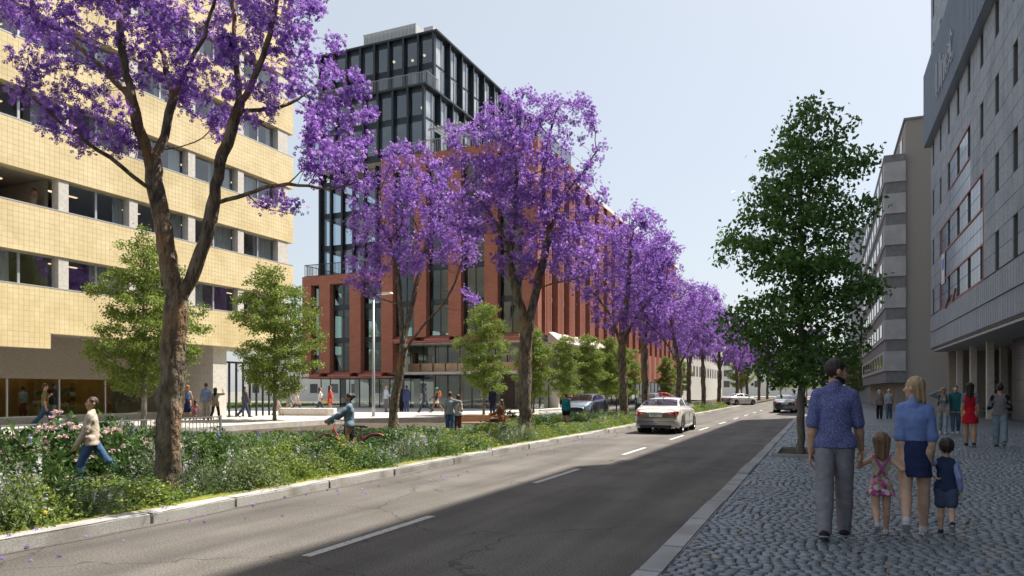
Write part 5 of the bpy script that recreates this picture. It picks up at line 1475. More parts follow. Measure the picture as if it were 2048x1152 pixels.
def car(label, loc, rz, pmat, scale=1.0, plate=None, group='cars', detail=True):
    """saloon: local +y forward, origin on the ground at the centre; 4.7 long, 1.84 wide, 1.42 high before scaling"""
    t = thing('car', label, 'car', loc, rz, group); t.scale = (scale,) * 3
    L, HW, RW = 2.35, .92, .335
    WYs = (-1.42, 1.43)
    ys = np.linspace(-L, L, 95)
    deck = [(-L, .83), (-2.3, .96), (-2.2, 1.03), (-1.9, 1.06), (-1.35, 1.07), (.95, 1.0), (1.4, .97), (1.95, .86), (2.22, .72), (L, .56)]
    wid = [(-L, .76), (-2.27, .84), (-2.0, .895), (-1.42, .92), (0, .92), (1.4, .905), (2.0, .83), (2.25, .7), (L, .56)]
    low = [(-L, .34), (-2.25, .26), (-2.0, .22), (0, .2), (2.0, .2), (2.3, .24), (L, .3)]
    V, Fc = [], []
    nP = 13
    for y in ys:
        w, zt, zl = smoothlerp(y, wid), smoothlerp(y, deck), lerp(y, low)
        arch = zl
        for wy in WYs:
            d = abs(y - wy)
            if d < RW + .045: arch = max(arch, .33 + math.sqrt((RW + .045) ** 2 - d * d))
        arch = min(arch, zt - .12)
        belt = zt - .14
        prof = [(w * .93, arch), (w * .985, arch + (belt - arch) * .12), (w * 1.0, arch + (belt - arch) * .4), (w * .995, arch + (belt - arch) * .62), (w * .985, arch + (belt - arch) * .68), (w * .975, arch + (belt - arch) * .92), (w * .955, belt + .05), (w * .9, zt - .035), (w * .84, zt - .005), (w * .7, zt + .012), (w * .45, zt + .03), (w * .2, zt + .036), (0, zt + .038)]
        V += [(x, y, z) for x, z in prof]
    ny = len(ys)
    for i in range(ny - 1):
        for k in range(nP - 1):
            a = i * nP + k; Fc.append((a, a + nP, a + nP + 1, a + 1))
    nv = len(V)
    V2 = V + [(-x, y, z) for x, y, z in V]
    F2 = Fc + [tuple(nv + q for q in reversed(f)) for f in Fc]
    for i0 in (0, ny - 1):                        # tail and nose closed by a bowed cap
        rim = [i0 * nP + k for k in range(nP)] + [nv + i0 * nP + k for k in reversed(range(nP - 1))]
        F2.append(rim if i0 else rim[::-1])
    body = link('body', np_mesh('body', V2, F2, [pmat], smooth=True), t)
    bw = body.modifiers.new('weld', 'WELD'); bw.merge_threshold = .0005
    # greenhouse
    roofz = [(-1.78, 1.075), (-1.45, 1.2), (-1.05, 1.34), (-.6, 1.415), (-.1, 1.435), (.3, 1.41), (.6, 1.33), (.95, 1.18), (1.3, 1.0)]
    gy = np.linspace(-1.78, 1.3, 36); rows = []
    for y in gy:
        z1 = smoothlerp(y, roofz); z0 = smoothlerp(y, deck) - .01
        wb = smoothlerp(y, wid) * .875; f = max(0, min(1, (z1 - z0) / .42)); wr = wb - .23 * f
        rows.append([(wb, y, z0), (wb - .04 * f, y, z0 + (z1 - z0) * .18), (wr + .045 * f, y, z0 + (z1 - z0) * .84), (wr - .03, y, z0 + (z1 - z0) * .955), (wr * .6, y, z1 + .012 * f), (0, y, z1 + .022 * f)])
    n6 = 6
    GV = [p for r in rows for p in r]; gn = len(GV)
    GV = GV + [(-x, y, z) for x, y, z in GV]
    roof, side, front, rear = [], [], [], []
    for i in range(len(gy) - 1):
        ym = (gy[i] + gy[i + 1]) / 2
        for k in range(n6 - 1):
            a = i * n6 + k; q = (a, a + n6, a + n6 + 1, a + 1)
            for f in (q, tuple(gn + s for s in reversed(q))):
                if k == 1 and -1.3 < ym < 1.02 and not (-.12 < ym - .02 < .06): side.append(f)
                elif k >= 3 and -1.72 < ym < -.9: rear.append(f)
                elif k >= 3 and ym > .5: front.append(f)
                else: roof.append(f)
    def sub(name, faces, m, parent, push=0):
        ids = sorted({i for f in faces for i in f}); mp = {i: k for k, i in enumerate(ids)}
        return link(name, np_mesh(name, [GV[i] for i in ids], [[mp[i] for i in f] for f in faces], [m], smooth=True), parent)
    rf = sub('roof', roof, pmat, t)
    for s in (1, -1): sub('side_window', [f for f in side if (GV[f[0]][0] > 0) == (s > 0)], M_CARGL, t)
    sub('rear_window', rear, M_CARGL, t); sub('windscreen', front, M_CARGL, t)
    # interior seen through the glass
    for s in (-.38, .38):
        MB().box(s - .24, s + .24, -.1, .08, .5, 1.08).box(s - .12, s + .12, -.06, .06, 1.09, 1.25).build('seat', M_SEAT, t)
    MB().box(-.62, .62, -1.1, -.92, .5, 1.05).box(-.5, -.22, -1.06, -.96, 1.055, 1.2).box(.22, .5, -1.06, -.96, 1.055, 1.2).build('rear_seat', M_SEAT, t)
    MB().box(-.68, .68, -2.0, 1.9, .3, .36).build('floor_pan', M_BLACKP, t)
    # wheels
    for wy in WYs:
        for s in (1, -1):
            w = MB().lathe([(.2, -.11), (.3, -.115), (RW - .012, -.09), (RW, -.05), (RW, .05), (RW - .012, .09), (.3, .115), (.2, .11)], 28, 'x', (s * .79, wy, RW)).build('wheel', M_TYRE, t, True)
            r = MB().lathe([(.225, .085), (.215, .105), (.2, .06)], 24, 'x', (0, 0, 0))
            for k in range(7):
                a = 2 * math.pi * k / 7; r.bar((.08, .03 * math.cos(a), .03 * math.sin(a)), (.075, .21 * math.cos(a), .21 * math.sin(a)), .055, .03, (1, 0, 0))
            r.lathe([(.06, .06), (.055, .1), (.001, .105)], 12, 'x')
            rm = r.build('rim', M_RIM, w); rm.location = (s * .79, wy, RW); rm.scale = (s, 1, 1)
            MB().lathe([(.001, 0), (RW + .03, 0.001), (RW + .03, -.2 * s)], 20, 'x', (s * .62, wy, RW + .01)).build('wheel_well', M_BLACKP, t)
    # rear: lamps, chrome strip, plate, valance, exhausts
    def surf(y, z):
        """half width of the tail at height z"""
        return smoothlerp(y, wid)
    for s in (1, -1):
        tl = MB().add([(s * .3, -2.378, .86), (s * .7, -2.376, .885), (s * .85, -2.3, .9), (s * .885, -2.16, .86), (s * .86, -2.3, .72), (s * .74, -2.375, .7), (s * .5, -2.384, .77)], [(0, 1, 2, 3, 4, 5, 6), (6, 5, 4, 3, 2, 1, 0)])
        tl.add([(s * .28, -2.30, .86), (s * .72, -2.27, .89), (s * .84, -2.13, .9), (s * .87, -2.06, .84), (s * .83, -2.2, .74), (s * .7, -2.32, .745), (s * .45, -2.33, .8)], [(6, 5, 4, 3, 2, 1, 0)])
        tl.build('tail_light', M_TAIL, t)
        MB().add([(s * .5, -2.39, .825), (s * .62, -2.388, .835), (s * .62, -2.39, .79), (s * .54, -2.393, .79)], [(0, 1, 2, 3), (3, 2, 1, 0)]).build('reversing_light', M_AMBER, t)
        MB().lathe([(.045, -.05), (.052, -.05), (.05, .1), (.001, .08)], 12, 'y', (s * .6, -2.3, .27)).lathe([(.045, -.05), (.052, -.05), (.05, .1), (.001, .08)], 12, 'y', (s * .7, -2.29, .27)).build('exhaust', M_CHROME, t, True)
        MB().box(s * .96, s * .82, .72, .86, 1.02, 1.14).bar((s * .8, .82, 1.03), (s * .9, .8, 1.06), .05).build('mirror', pmat, t)
        for y in (-.45, .55): MB().box(s * .916, s * .93, y - .09, y + .09, .86, .89).build('door_handle', M_CHROME, t)
        for y in (-.98, .0, .98): MB().box(s * .905, s * .9215, y - .006, y + .006, .36, .86).build('door_gap', M_BLACKP, t)
        MB().add([(s * .42, 2.3, .62), (s * .74, 2.12, .72), (s * .78, 2.02, .8), (s * .5, 2.2, .74)], [(0, 1, 2, 3), (3, 2, 1, 0)]).build('headlight', M_HEAD, t)
    MB().box(-.34, .34, -2.4, -2.34, .82, .86).build('chrome_strip', M_CHROME, t)
    MB().box(-.6, .6, -2.375, -2.3, .24, .36).build('rear_valance', M_BLACKP, t)
    pl_ = MB().box(-.26, .26, -2.375, -2.362, .68, .795).build('number_plate', M_PLATE, t)
    if plate: text_mesh('plate_lettering', plate, .1, M_PLTXT, pl_, (-.215, -2.378, .705), (math.radians(90), 0, 0), .001, bold=.0015)
    for z in (.5, .66): MB().box(-.74, .74, -2.362, -2.352, z, z + .008).build('panel_gap', M_BLACKP, t)
    MB().box(-.5, .5, 2.3, 2.36, .38, .58).build('grille', M_BLACKP, t)
    MB().add([(-.02, -.75, 1.42), (.02, -.75, 1.42), (0, -.66, 1.5), (0, -.9, 1.41)], [(0, 1, 2), (0, 2, 3), (1, 3, 2)]).build('roof_aerial', M_BLACKP, t)
    return t
wc = gnd(1306, 868, 0)
P_WHITECAR = mat('paint_pearl_white', (.72, .69, .64), None, rough=.28, metal=.0, coat=1.0)
CSC = .9
car('pearl white saloon driving away in the sunlit left lane', (wc.x + .1, wc.y + 2.1, 0), 0.0, P_WHITECAR, CSC, 'SGZEC 17')
sc_ = gnd(1568, 826, 0)
car('silver grey saloon farther up the road, right lane', (sc_.x, sc_.y + 2.1, 0), 0.02, paint('paint_silver', (.36, .39, .42)), .86, 'RS 40')
car('white car crossing at the side street, seen from its side', (-8.2, 80.0, 0), math.radians(-38), paint('paint_white', (.7, .7, .7)), .86)
car('blue-grey car parked behind the planting, left of the runner', (-13.4, 42.5, 0), math.radians(180), paint('paint_blue_grey', (.25, .31, .38)), .95)
car('silver car parked beyond the iron railing', (-12.8, 57.5, 0), math.radians(180), paint('paint_pale_silver', (.5, .54, .58)), .95)
car('red car on the side street behind far jacaranda trunks', (-15.5, 76, 0), math.radians(-90), paint('paint_red', (.4, .03, .03)), .95)
car('dark car parked far along the right kerb behind the tree', (-2.4, 78, 0), 0, paint('paint_dark', (.06, .06, .075)), .95)
# ------------------------------------------------------------------ people: smooth implicit bodies meshed with surface nets
def surface_nets(D, org, h):
    nx, ny, nz = D.shape
    S = D < 0
    c = np.stack([S[i:nx - 1 + i, j:ny - 1 + j, k:nz - 1 + k] for i in (0, 1) for j in (0, 1) for k in (0, 1)], 0)
    m = c.any(0) & ~c.all(0)
    I = np.argwhere(m)
    if len(I) == 0: return np.zeros((0, 3)), np.zeros((0, 4), int)
    acc = np.zeros((len(I), 3)); cnt = np.zeros(len(I))
    offs = [(i, j, k) for i in (0, 1) for j in (0, 1) for k in (0, 1)]
    for a in range(8):
        for ax in range(3):
            if offs[a][ax]: continue
            b = list(offs[a]); b[ax] = 1
            A = I + offs[a]; B = I + b
            da, db = D[A[:, 0], A[:, 1], A[:, 2]], D[B[:, 0], B[:, 1], B[:, 2]]
            x = (da < 0) != (db < 0)
            t = np.where(x, da / np.where(np.abs(da - db) < 1e-12, 1, da - db), 0)
            p = np.array(offs[a], float) + 0 * I; p[:, ax] = t
            acc[x] += p[x]; cnt[x] += 1
    V = (I + acc / cnt[:, None]) * h + org
    idx = -np.ones(m.shape, int); idx[tuple(I.T)] = np.arange(len(I))
    Fs = []
    for ax in range(3):
        lo = [slice(1, -1)] * 3; lo[ax] = slice(0, -1)
        hi = list(lo); hi[ax] = slice(1, None)
        s0, s1 = S[tuple(lo)], S[tuple(hi)]
        E = np.argwhere(s0 != s1)
        if len(E) == 0: continue
        flip = s0[tuple(E.T)]
        base = E + [0 if q == ax else 1 for q in range(3)]
        u, w = [q for q in range(3) if q != ax]
        def cell(du, dw):
            q = base.copy(); q[:, u] += du; q[:, w] += dw; return idx[tuple(q.T)]
        quad = np.stack([cell(-1, -1), cell(0, -1), cell(0, 0), cell(-1, 0)], 1)
        sgn = 1 if ax != 1 else -1
        fl = flip if sgn > 0 else ~flip
        quad[~fl] = quad[~fl][:, ::-1]
        Fs.append(quad)
    Fc = np.concatenate(Fs)
    return V, Fc[(Fc >= 0).all(1)]
def cone(a, b, ra, rb=None, flat=None, clip=None, k=None): return dict(a=np.array(a, float), b=np.array(b, float), ra=ra, rb=ra if rb is None else rb, flat=flat, clip=clip, k=k)
def ell(c, r, rotm=None, clip=None): return dict(c=np.array(c, float), r=np.array(r, float), rotm=rotm, clip=clip)
def sdf_mesh(prims, res, k=.02, clips=(), wob=0.0, wf=22.0, strand=False):
    lo = np.min([np.minimum(p['a'] - p['ra'], p['b'] - p['rb']) if 'a' in p else p['c'] - p['r'].max() for p in prims], 0) - 4 * res - k
    hi = np.max([np.maximum(p['a'] + p['ra'], p['b'] + p['rb']) if 'a' in p else p['c'] + p['r'].max() for p in prims], 0) + 4 * res + k
    n = np.ceil((hi - lo) / res).astype(int) + 1
    D = np.full(n, 9.0)
    ax = [lo[i] + np.arange(n[i]) * res for i in range(3)]
    for p in prims:
        if 'a' in p: l, h_ = np.minimum(p['a'] - p['ra'], p['b'] - p['rb']), np.maximum(p['a'] + p['ra'], p['b'] + p['rb'])
        else: l, h_ = p['c'] - p['r'].max(), p['c'] + p['r'].max()
        pad = 2 * k + 3 * res
        i0 = np.maximum(0, np.floor((l - pad - lo) / res).astype(int)); i1 = np.minimum(n, np.ceil((h_ + pad - lo) / res).astype(int) + 1)
        sl = tuple(slice(a, b) for a, b in zip(i0, i1))
        Xg, Yg, Zg = np.meshgrid(ax[0][sl[0]], ax[1][sl[1]], ax[2][sl[2]], indexing='ij')
        Pg = np.stack([Xg, Yg, Zg], -1)
        if 'a' in p:
            a, b = p['a'], p['b']
            if p['flat'] is not None:
                nn, f = np.array(p['flat'][0], float), p['flat'][1]
                mid = (a + b) / 2
                Pg = Pg + nn * (((Pg - mid) @ nn) * (f - 1))[..., None]
                a = a + nn * ((a - mid) @ nn * (f - 1)); b = b + nn * ((b - mid) @ nn * (f - 1))
            ba = b - a; L2_ = max(ba @ ba, 1e-9)
            t = np.clip(((Pg - a) @ ba) / L2_, 0, 1)
            d = np.linalg.norm(Pg - a - t[..., None] * ba, axis=-1) - (p['ra'] + (p['rb'] - p['ra']) * t)
            if p['flat'] is not None: d = d / max(1, p['flat'][1] * .8)
        else:
            q = Pg - p['c']
            if p['rotm'] is not None: q = q @ p['rotm']
            d = (np.linalg.norm(q / p['r'], axis=-1) - 1) * p['r'].min()
        if p.get('clip') is not None:
            c0, cn = p['clip']; d = np.maximum(d, (np.stack([Xg, Yg, Zg], -1) - np.array(c0)) @ np.array(cn))
        o = D[sl]
        hh = np.clip(.5 + .5 * (o - d) / k, 0, 1)
        D[sl] = np.where(o > 8, d, o + (d - o) * hh - k * hh * (1 - hh))
    if wob > 0:
        Xg, Yg, Zg = np.meshgrid(*ax, indexing='ij')
        if strand: D += wob * (np.sin(Xg * wf * 1.9 + Zg * 9) + .7 * np.sin(Xg * wf * 3.1 - Yg * wf * 2 + Zg * 5) + .6 * np.sin(Yg * wf * 2.6))
        else: D += wob * (np.sin(Xg * wf + Zg * wf * .9 + 1.3) * np.sin(Zg * wf * 1.7 - Yg * wf) + .6 * np.sin(Zg * wf * 2.6 + Xg * wf * 1.4 + Yg * wf))
    if clips:
        Xg, Yg, Zg = np.meshgrid(*ax, indexing='ij')
        for c0, cn in clips: D = np.maximum(D, (Xg - c0[0]) * cn[0] + (Yg - c0[1]) * cn[1] + (Zg - c0[2]) * cn[2])
    return surface_nets(D, lo, res)
def skin_mat(c):
    nm = 'skin_%d_%d_%d' % tuple(int(v * 255) for v in c)
    if nm in MATS: return MATS[nm]
    m = mat(nm, tuple(v * .86 for v in c), tuple(min(1, v * 1.1) for v in c), 18, .5, .08, 120, spec=.4)
    b = m.node_tree.nodes['Principled BSDF']; b.inputs['Subsurface Weight'].default_value = .08; b.inputs['Subsurface Radius'].default_value = (.02, .008, .004)
    return m
def cloth(c, kind='plain', c2=None, *rest):
    nm = 'cloth_%s_%d_%d_%d' % ((kind,) + tuple(int(v * 255) for v in c))
    if nm in MATS: return MATS[nm]
    if kind in ('plain', 'denim'):
        k = .72 if kind == 'denim' else .88
        return mat(nm, tuple(v * k for v in c), tuple(min(1, v * 1.12) for v in c), 16 if kind == 'plain' else 9, .9, .8, 14, spec=.2, detail=8, bdist=.02)
    m, nt, bs, out = _nt(nm); N, L = nt.nodes, nt.links
    tc = N.new('ShaderNodeTexCoord')
    if kind == 'dots':
        t = N.new('ShaderNodeTexVoronoi'); t.inputs['Scale'].default_value = 95; L.new(tc.outputs['Object'], t.inputs['Vector'])
        r = N.new('ShaderNodeValToRGB'); r.color_ramp.interpolation = 'LINEAR'
        r.color_ramp.elements[0].position = .25; r.color_ramp.elements[0].color = rgb(c2); r.color_ramp.elements[1].position = .42; r.color_ramp.elements[1].color = rgb(c)
        L.new(t.outputs['Distance'], r.inputs[0])
    elif kind == 'stripes':
        t = N.new('ShaderNodeTexWave'); t.wave_type = 'BANDS'; t.bands_direction = 'Z'; t.inputs['Scale'].default_value = 5.5; t.inputs['Distortion'].default_value = .3
        L.new(tc.outputs['Object'], t.inputs['Vector'])
        r = N.new('ShaderNodeValToRGB'); r.color_ramp.elements[0].position = .4; r.color_ramp.elements[0].color = rgb(c); r.color_ramp.elements[1].position = .6; r.color_ramp.elements[1].color = rgb(c2)
        L.new(t.outputs['Fac'], r.inputs[0])
    else:   # floral
        t = N.new('ShaderNodeTexVoronoi'); t.inputs['Scale'].default_value = 26; L.new(tc.outputs['Object'], t.inputs['Vector'])
        sp = N.new('ShaderNodeSeparateColor'); L.new(t.outputs['Color'], sp.inputs[0])
        r = N.new('ShaderNodeValToRGB'); r.color_ramp.interpolation = 'CONSTANT'
        cols = [(.42, .05, .22), (.62, .5, .5), (.5, .12, .3), (.2, .04, .18), (.6, .25, .4), (.25, .3, .12)]
        while len(r.color_ramp.elements) < 6: r.color_ramp.elements.new(.5)
        for i, cc in enumerate(cols): r.color_ramp.elements[i].position = i / 6; r.color_ramp.elements[i].color = rgb(cc)
        L.new(sp.outputs[0], r.inputs[0])
    L.new(r.outputs[0], bs.inputs['Base Color']); bs.inputs['Roughness'].default_value = .9
    bn = N.new('ShaderNodeTexNoise'); bn.inputs['Scale'].default_value = 24; L.new(tc.outputs['Object'], bn.inputs['Vector'])
    bp = N.new('ShaderNodeBump'); bp.inputs['Strength'].default_value = .4; bp.inputs['Distance'].default_value = .02; L.new(bn.outputs['Fac'], bp.inputs['Height']); L.new(bp.outputs[0], bs.inputs['Normal'])
    MATS[nm] = m
    return m
def hair_mat(c):
    nm = 'hair_%d_%d_%d' % tuple(int(v * 255) for v in c)
    return mat(nm, tuple(v * .55 for v in c), tuple(min(1, v * 1.35) for v in c), 30, .5, .8, 70, stretch=(1, 1, .12), detail=6, bdist=.01)
M_EYE = mat('eye', (.02, .015, .012), None, rough=.2)
HAND_CACHE = {}
def hand_mesh(curl):
    """right hand in its own frame: wrist at the origin, fingers along -z, palm facing -x, thumb on +y; metres for a 1.75 m adult"""
    key = round(curl, 1)
    if key in HAND_CACHE: return HAND_CACHE[key]
    pr = [cone((0, .018, -.035), (0, .026, -.085), .019, .017, ((1, 0, 0), 1.6)), cone((0, -.01, -.03), (0, -.024, -.082), .018, .015, ((1, 0, 0), 1.6)), cone((0, 0, .03), (0, 0, -.03), .024, .024, ((1, 0, 0), 1.35)), cone((0, 0, -.03), (0, 0, -.08), .022, .022, ((1, 0, 0), 1.7))]
    for (y, l) in ((.031, .068), (.01, .076), (-.011, .07), (-.03, .054)):
        p = np.array((0, y, -.088)); ang = curl * .5
        for s, fr in enumerate((.45, .32, .23)):
            q = p + np.array((-math.sin(ang), 0, -math.cos(ang))) * l * fr
            pr.append(cone(p, q, .0098 - s * .0008, .0092 - s * .001)); p = q; ang += curl * .75
    p = np.array((-.006, .022, -.03)); q = np.array((-.022, .05, -.062)); r = np.array((-.034, .054, -.092))
    pr += [cone(p, q, .013, .011), cone(q, r, .011, .009)]
    HAND_CACHE[key] = sdf_mesh(pr, .0055, .006)
    return HAND_CACHE[key]
def unit(v): v = np.array(v, float); return v / np.linalg.norm(v)
def place(name, VF, m, parent, smooth=True):
    return link(name, np_mesh(name, VF[0], VF[1], [m], smooth=smooth), parent)
PEOPLE_N = [0]
def person(label, pos, rz, H=1.72, fem=False, legs=(18, 8, -18, 14), arms=None, head=(0, 0), lean=0, skin=(.52, .33, .24), hair=('short', (.05, .035, .025)), top=('shirt', (.3, .3, .3), 1.0), bottom=('trousers', (.1, .12, .2)), shoes=(.05, .05, .05), res=.02, hs=1.0, group=None, curl=.5, extra=None, sit=False, sole=None, wide=1.0, hem=None):
    """build one figure; arms = {'L': (forward, out, elbow)} in degrees or {'L': ('t', (x, y, z))} hand target in local metres"""
    t = thing('person', label, 'person', pos, rz, group)
    B = (1 - .13 * hs) / .87 * H                         # body unit (everything below the chin)
    sw, hw = (.07 if fem else .083) * wide, (.05 if fem else .048)
    up = np.array((0, math.sin(math.radians(lean)), math.cos(math.radians(lean))))
    hip = np.array((0, 0, .52 * B)) if not sit else np.array((0, 0, .3 * B))
    def sp(z, x=0, y=0):                                 # point on the (leaning) spine at body height z
        return hip + up * ((z - .52) * B) + np.array((x * B, y * B, 0))
    leg_pts = []
    for s, th, kn in ((-1, legs[0], legs[1]), (1, legs[2], legs[3])):
        h0 = hip + np.array((s * hw * B, 0, 0)); a = math.radians(th); b = math.radians(th - kn)
        knee = h0 + np.array((s * .004 * B, math.sin(a), -math.cos(a))) * .245 * B
        ank = knee + np.array((0, math.sin(b), -math.cos(b))) * .235 * B
        leg_pts.append((h0, knee, ank, b))
    def foot_low(a, b): return a[2] - .04 * B - max(0, math.sin(-b)) * .05 * B
    dz = -min(foot_low(l[2], l[3]) for l in leg_pts)
    hip = hip + [0, 0, dz]; leg_pts = [(a + [0, 0, dz], k + [0, 0, dz], n + [0, 0, dz], b) for a, k, n, b in leg_pts]
    # arms
    arm_pts = {}
    arms = arms or {}
    for s, key in ((-1, 'L'), (1, 'R')):
        sh = sp(.79, s * sw); spec = arms.get(key, (-12 if s < 0 else 14, 7, 14))
        la, lf = .172 * B, .15 * B
        if spec[0] == 't':
            tg = np.array(spec[1], float); d = np.linalg.norm(tg - sh); d = min(d, (la + lf) * .995)
            dirv = unit(tg - sh); tg = sh + dirv * d
            x = (la * la - lf * lf + d * d) / (2 * d); hh = math.sqrt(max(0, la * la - x * x))
            pole = np.array(spec[2] if len(spec) > 2 else (s * .5, -1, -.4), float); pole = pole - dirv * (pole @ dirv)
            el = sh + dirv * x + unit(pole) * hh; wr = tg
        else:
            f, o, e = [math.radians(v) for v in spec[:3]]
            u = np.array((s * math.sin(o), math.sin(f) * math.cos(o), -math.cos(f) * math.cos(o))); el = sh + u * la
            v = np.array((s * math.sin(o) * .4, math.sin(f + e), -math.cos(f + e))); wr = el + unit(v) * lf
        arm_pts[key] = (sh, el, wr)
    fy = np.array((0, 1, 0))
    # ---- head frame
    hp = sp(.865); hy, hpch = math.radians(head[0]), math.radians(head[1])
    Rm = np.array((Matrix.Rotation(hy, 3, 'Z') @ Matrix.Rotation(hpch, 3, 'X')))
    hsz = hs * H
    def hd(x, y, z): return hp + Rm @ (np.array((x, y, z)) * hsz)
    # ---- body skin: one continuous surface
    T = ((0, 1, 0), 1.24)
    bd = [cone(sp(.52, -.027), sp(.52, .027), .061 * B, .061 * B, T), cone(sp(.57), sp(.72), (.053 if fem else .063) * B, .07 * B, T), cone(sp(.745, -.03), sp(.745, .03), .058 * B, .058 * B, T),
          cone(sp(.79, -sw * .85), sp(.79, sw * .85), .036 * B, .036 * B, T), cone(sp(.835, -.012), sp(.797, -sw * .75), .024 * B, .028 * B), cone(sp(.835, .012), sp(.797, sw * .75), .024 * B, .028 * B), cone(sp(.815), sp(.875, 0, .008), .034 * B * (hs ** .3), .031 * B * (hs ** .4))]
    for (h0, k, n, b) in leg_pts:
        bd += [cone(h0, k, .056 * B, .035 * B), cone(k, k + (n - k) * .35, .035 * B, .036 * B), cone(k + (n - k) * .35, n, .036 * B, .021 * B)]
        f = np.array((0, math.cos(b * .6), math.sin(b * .6)))
        bd.append(cone(n + [0, 0, -.015 * B] - f * .015 * B, n + [0, 0, -.022 * B] + f * .085 * B, .02 * B, .014 * B))
    for key in ('L', 'R'):
        a, e, w = arm_pts[key]; bd += [cone(a, e, .033 * B, .025 * B), cone(e, e + (w - e) * .3, .025 * B, .0255 * B), cone(e + (w - e) * .3, w, .0255 * B, .0165 * B)]
    bd += [ell(hd(0, -.004, .073), np.array((.044, .055, .057)) * hsz, Rm), cone(hd(0, .012, .046), hd(0, .034, .016), .037 * hsz, .02 * hsz), cone(hd(0, .05, .066), hd(0, .064, .047), .0065 * hsz, .0095 * hsz, k=.01)]
    for s in (-1, 1): bd.append(ell(hd(s * .0455, -.004, .058), np.array((.007, .013, .018)) * hsz, Rm))
    for s in (-1, 1): bd.append(cone(hd(s * .018, .045, .04), hd(s * .024, .04, .055), .012 * hsz, .012 * hsz))
    bd.append(cone(hd(-.012, .049, .0295), hd(.012, .049, .0295), .006 * hsz, .006 * hsz))
    if extra and extra.get('belly'): bd.append(ell(sp(.62, 0, .03), np.array((.08, .07, .08)) * B))
    kk = .012 + .01 * (res > .015)
    V, Fc = sdf_mesh(bd, res, kk)
    Vs, Fs, off = [V], [Fc], len(V)
    for s, key in ((-1, 'L'), (1, 'R')):
        HV, HF = hand_mesh(arms.get('curl' + key, curl)); a, e, w = arm_pts[key]
        zax = -unit(w - e); inward = np.array((-s, 0, 0.0))
        xax = -inward - zax * (-(inward) @ zax); xax = unit(xax); yax = np.cross(zax, xax)
        if s < 0: yax = -yax
        if yax[1] < 0: yax = -yax
        M3 = np.stack([xax, yax, zax], 1); sc = H / 1.75 * (hs ** .15)
        HVw = w + (HV * sc) @ M3.T
        HF2 = HF if np.linalg.det(M3) > 0 else HF[:, ::-1]
        Vs.append(HVw); Fs.append(HF2 + off); off += len(HV)
    place('body', (np.concatenate(Vs), np.concatenate(Fs)), skin_mat(skin), t)
    if res < .016:
        e = MB()
        for s in (-1, 1): e.lathe([(.001, -.006 * hsz), (.005 * hsz, -.004 * hsz), (.0062 * hsz, 0), (.005 * hsz, .004 * hsz), (.001, .006 * hsz)], 8, 'z', tuple(hd(s * .0185, .0475, .067)))
        e.build('eyes', M_EYE, t, True)
        bw = MB()
        for s in (-1, 1): bw.tube([hd(s * .01, .053, .077), hd(s * .019, .052, .08), hd(s * .028, .046, .077)], [.002 * hsz, .0028 * hsz, .0015 * hsz], 5)
        bw.build('eyebrows', hair_mat(hair[1]), t)
    # ---- hair
    st, hc = hair[0], hair[1]
    if st != 'bald':
        p0, pn = hd(0, .047, .1), Rm @ unit((0, .76, -.65))
        cap = ell(hd(0, -.009, .078), np.array((.0485, .057, .059)) * hsz, Rm, (p0, pn))
        hr = [cap]
        side_clip = (hd(0, .012, .05), Rm @ unit((0, 1, .12)))
        if st in ('bob', 'long', 'mid', 'pony', 'bun'):
            if st in ('bob', 'long', 'mid'):
                zl = {'bob': -.012, 'mid': -.04, 'long': -.14}[st]
                for s in (-1, 0, 1):
                    hr.append(cone(hd(s * .03, -.022 - (.012 if s == 0 else 0), .08), hd(s * .026, -.04 - (.014 if s == 0 else 0), zl - .012 * (s == 0)), .03 * hsz, .015 * hsz, None, side_clip))
            elif st == 'bun': hr.append(ell(hd(0, -.068, .085), np.array((.03, .026, .028)) * hsz))
            else: hr.append(cone(hd(0, -.06, .09), hd(0, -.085, -.03), .022 * hsz, .012 * hsz))
        if st == 'afro': hr = [ell(hd(0, -.012, .085), np.array((.068, .066, .066)) * hsz, None, (hd(0, .045, .09), pn))]
        place('hair', sdf_mesh(hr, min(res, .011) if res < .016 else res * .62, .008, wob=.0022, wf=75, strand=True), hair_mat(hc), t)
        if st == 'short' and extra and extra.get('beard'):
            place('beard', sdf_mesh([cone(hd(0, .014, .04), hd(0, .036, .013), .0385 * hsz, .0225 * hsz, None, (hd(0, 0, .036), Rm @ unit((0, .25, 1))))], min(res, .009), .006), hair_mat(hc), t)
    if extra and 'cap' in extra:
        place('head_wrap', sdf_mesh([ell(hd(0, -.012, .088), np.array((.053, .06, .052)) * hsz, Rm, (hd(0, .04, .085), Rm @ unit((0, .45, -.85))))], res * .6, .008), cloth(extra['cap']), t)
    # ---- clothes
    ts, tc_, sl = top[0], top[1], top[2]
    tm = cloth(tc_, *(top[3:] if len(top) > 3 else ()))
    o = {'tee': .008, 'shirt': .011, 'jacket': .02, 'hoodie': .019, 'tank': .005, 'dress': .007, 'sweater': .016}[ts] * B
    hz = {'shirt': .5, 'tee': .49, 'jacket': .47, 'hoodie': .47, 'tank': .53, 'dress': .56, 'sweater': .48}[ts] if hem is None else hem
    neck = sp(.845)
    tp = [cone(sp(.57), sp(.72), ((.053 if fem else .066) + (.012 if hz < .55 else 0)) * B + o, .072 * B + o, T), cone(sp(.745, -.03), sp(.745, .03), .058 * B + o, .058 * B + o, T)]
    if hz < .55: tp.append(cone(sp(.535, -.034), sp(.535, .034), .067 * B + o, .067 * B + o, T)); tp.append(cone(sp(hz + .015, -.039), sp(hz + .015, .039), .068 * B + o, .068 * B + o, T))
    else: tp.append(cone(sp(hz), sp(hz + .03), (.056 if fem else .067) * B + o, (.054 if fem else .066) * B + o, T))
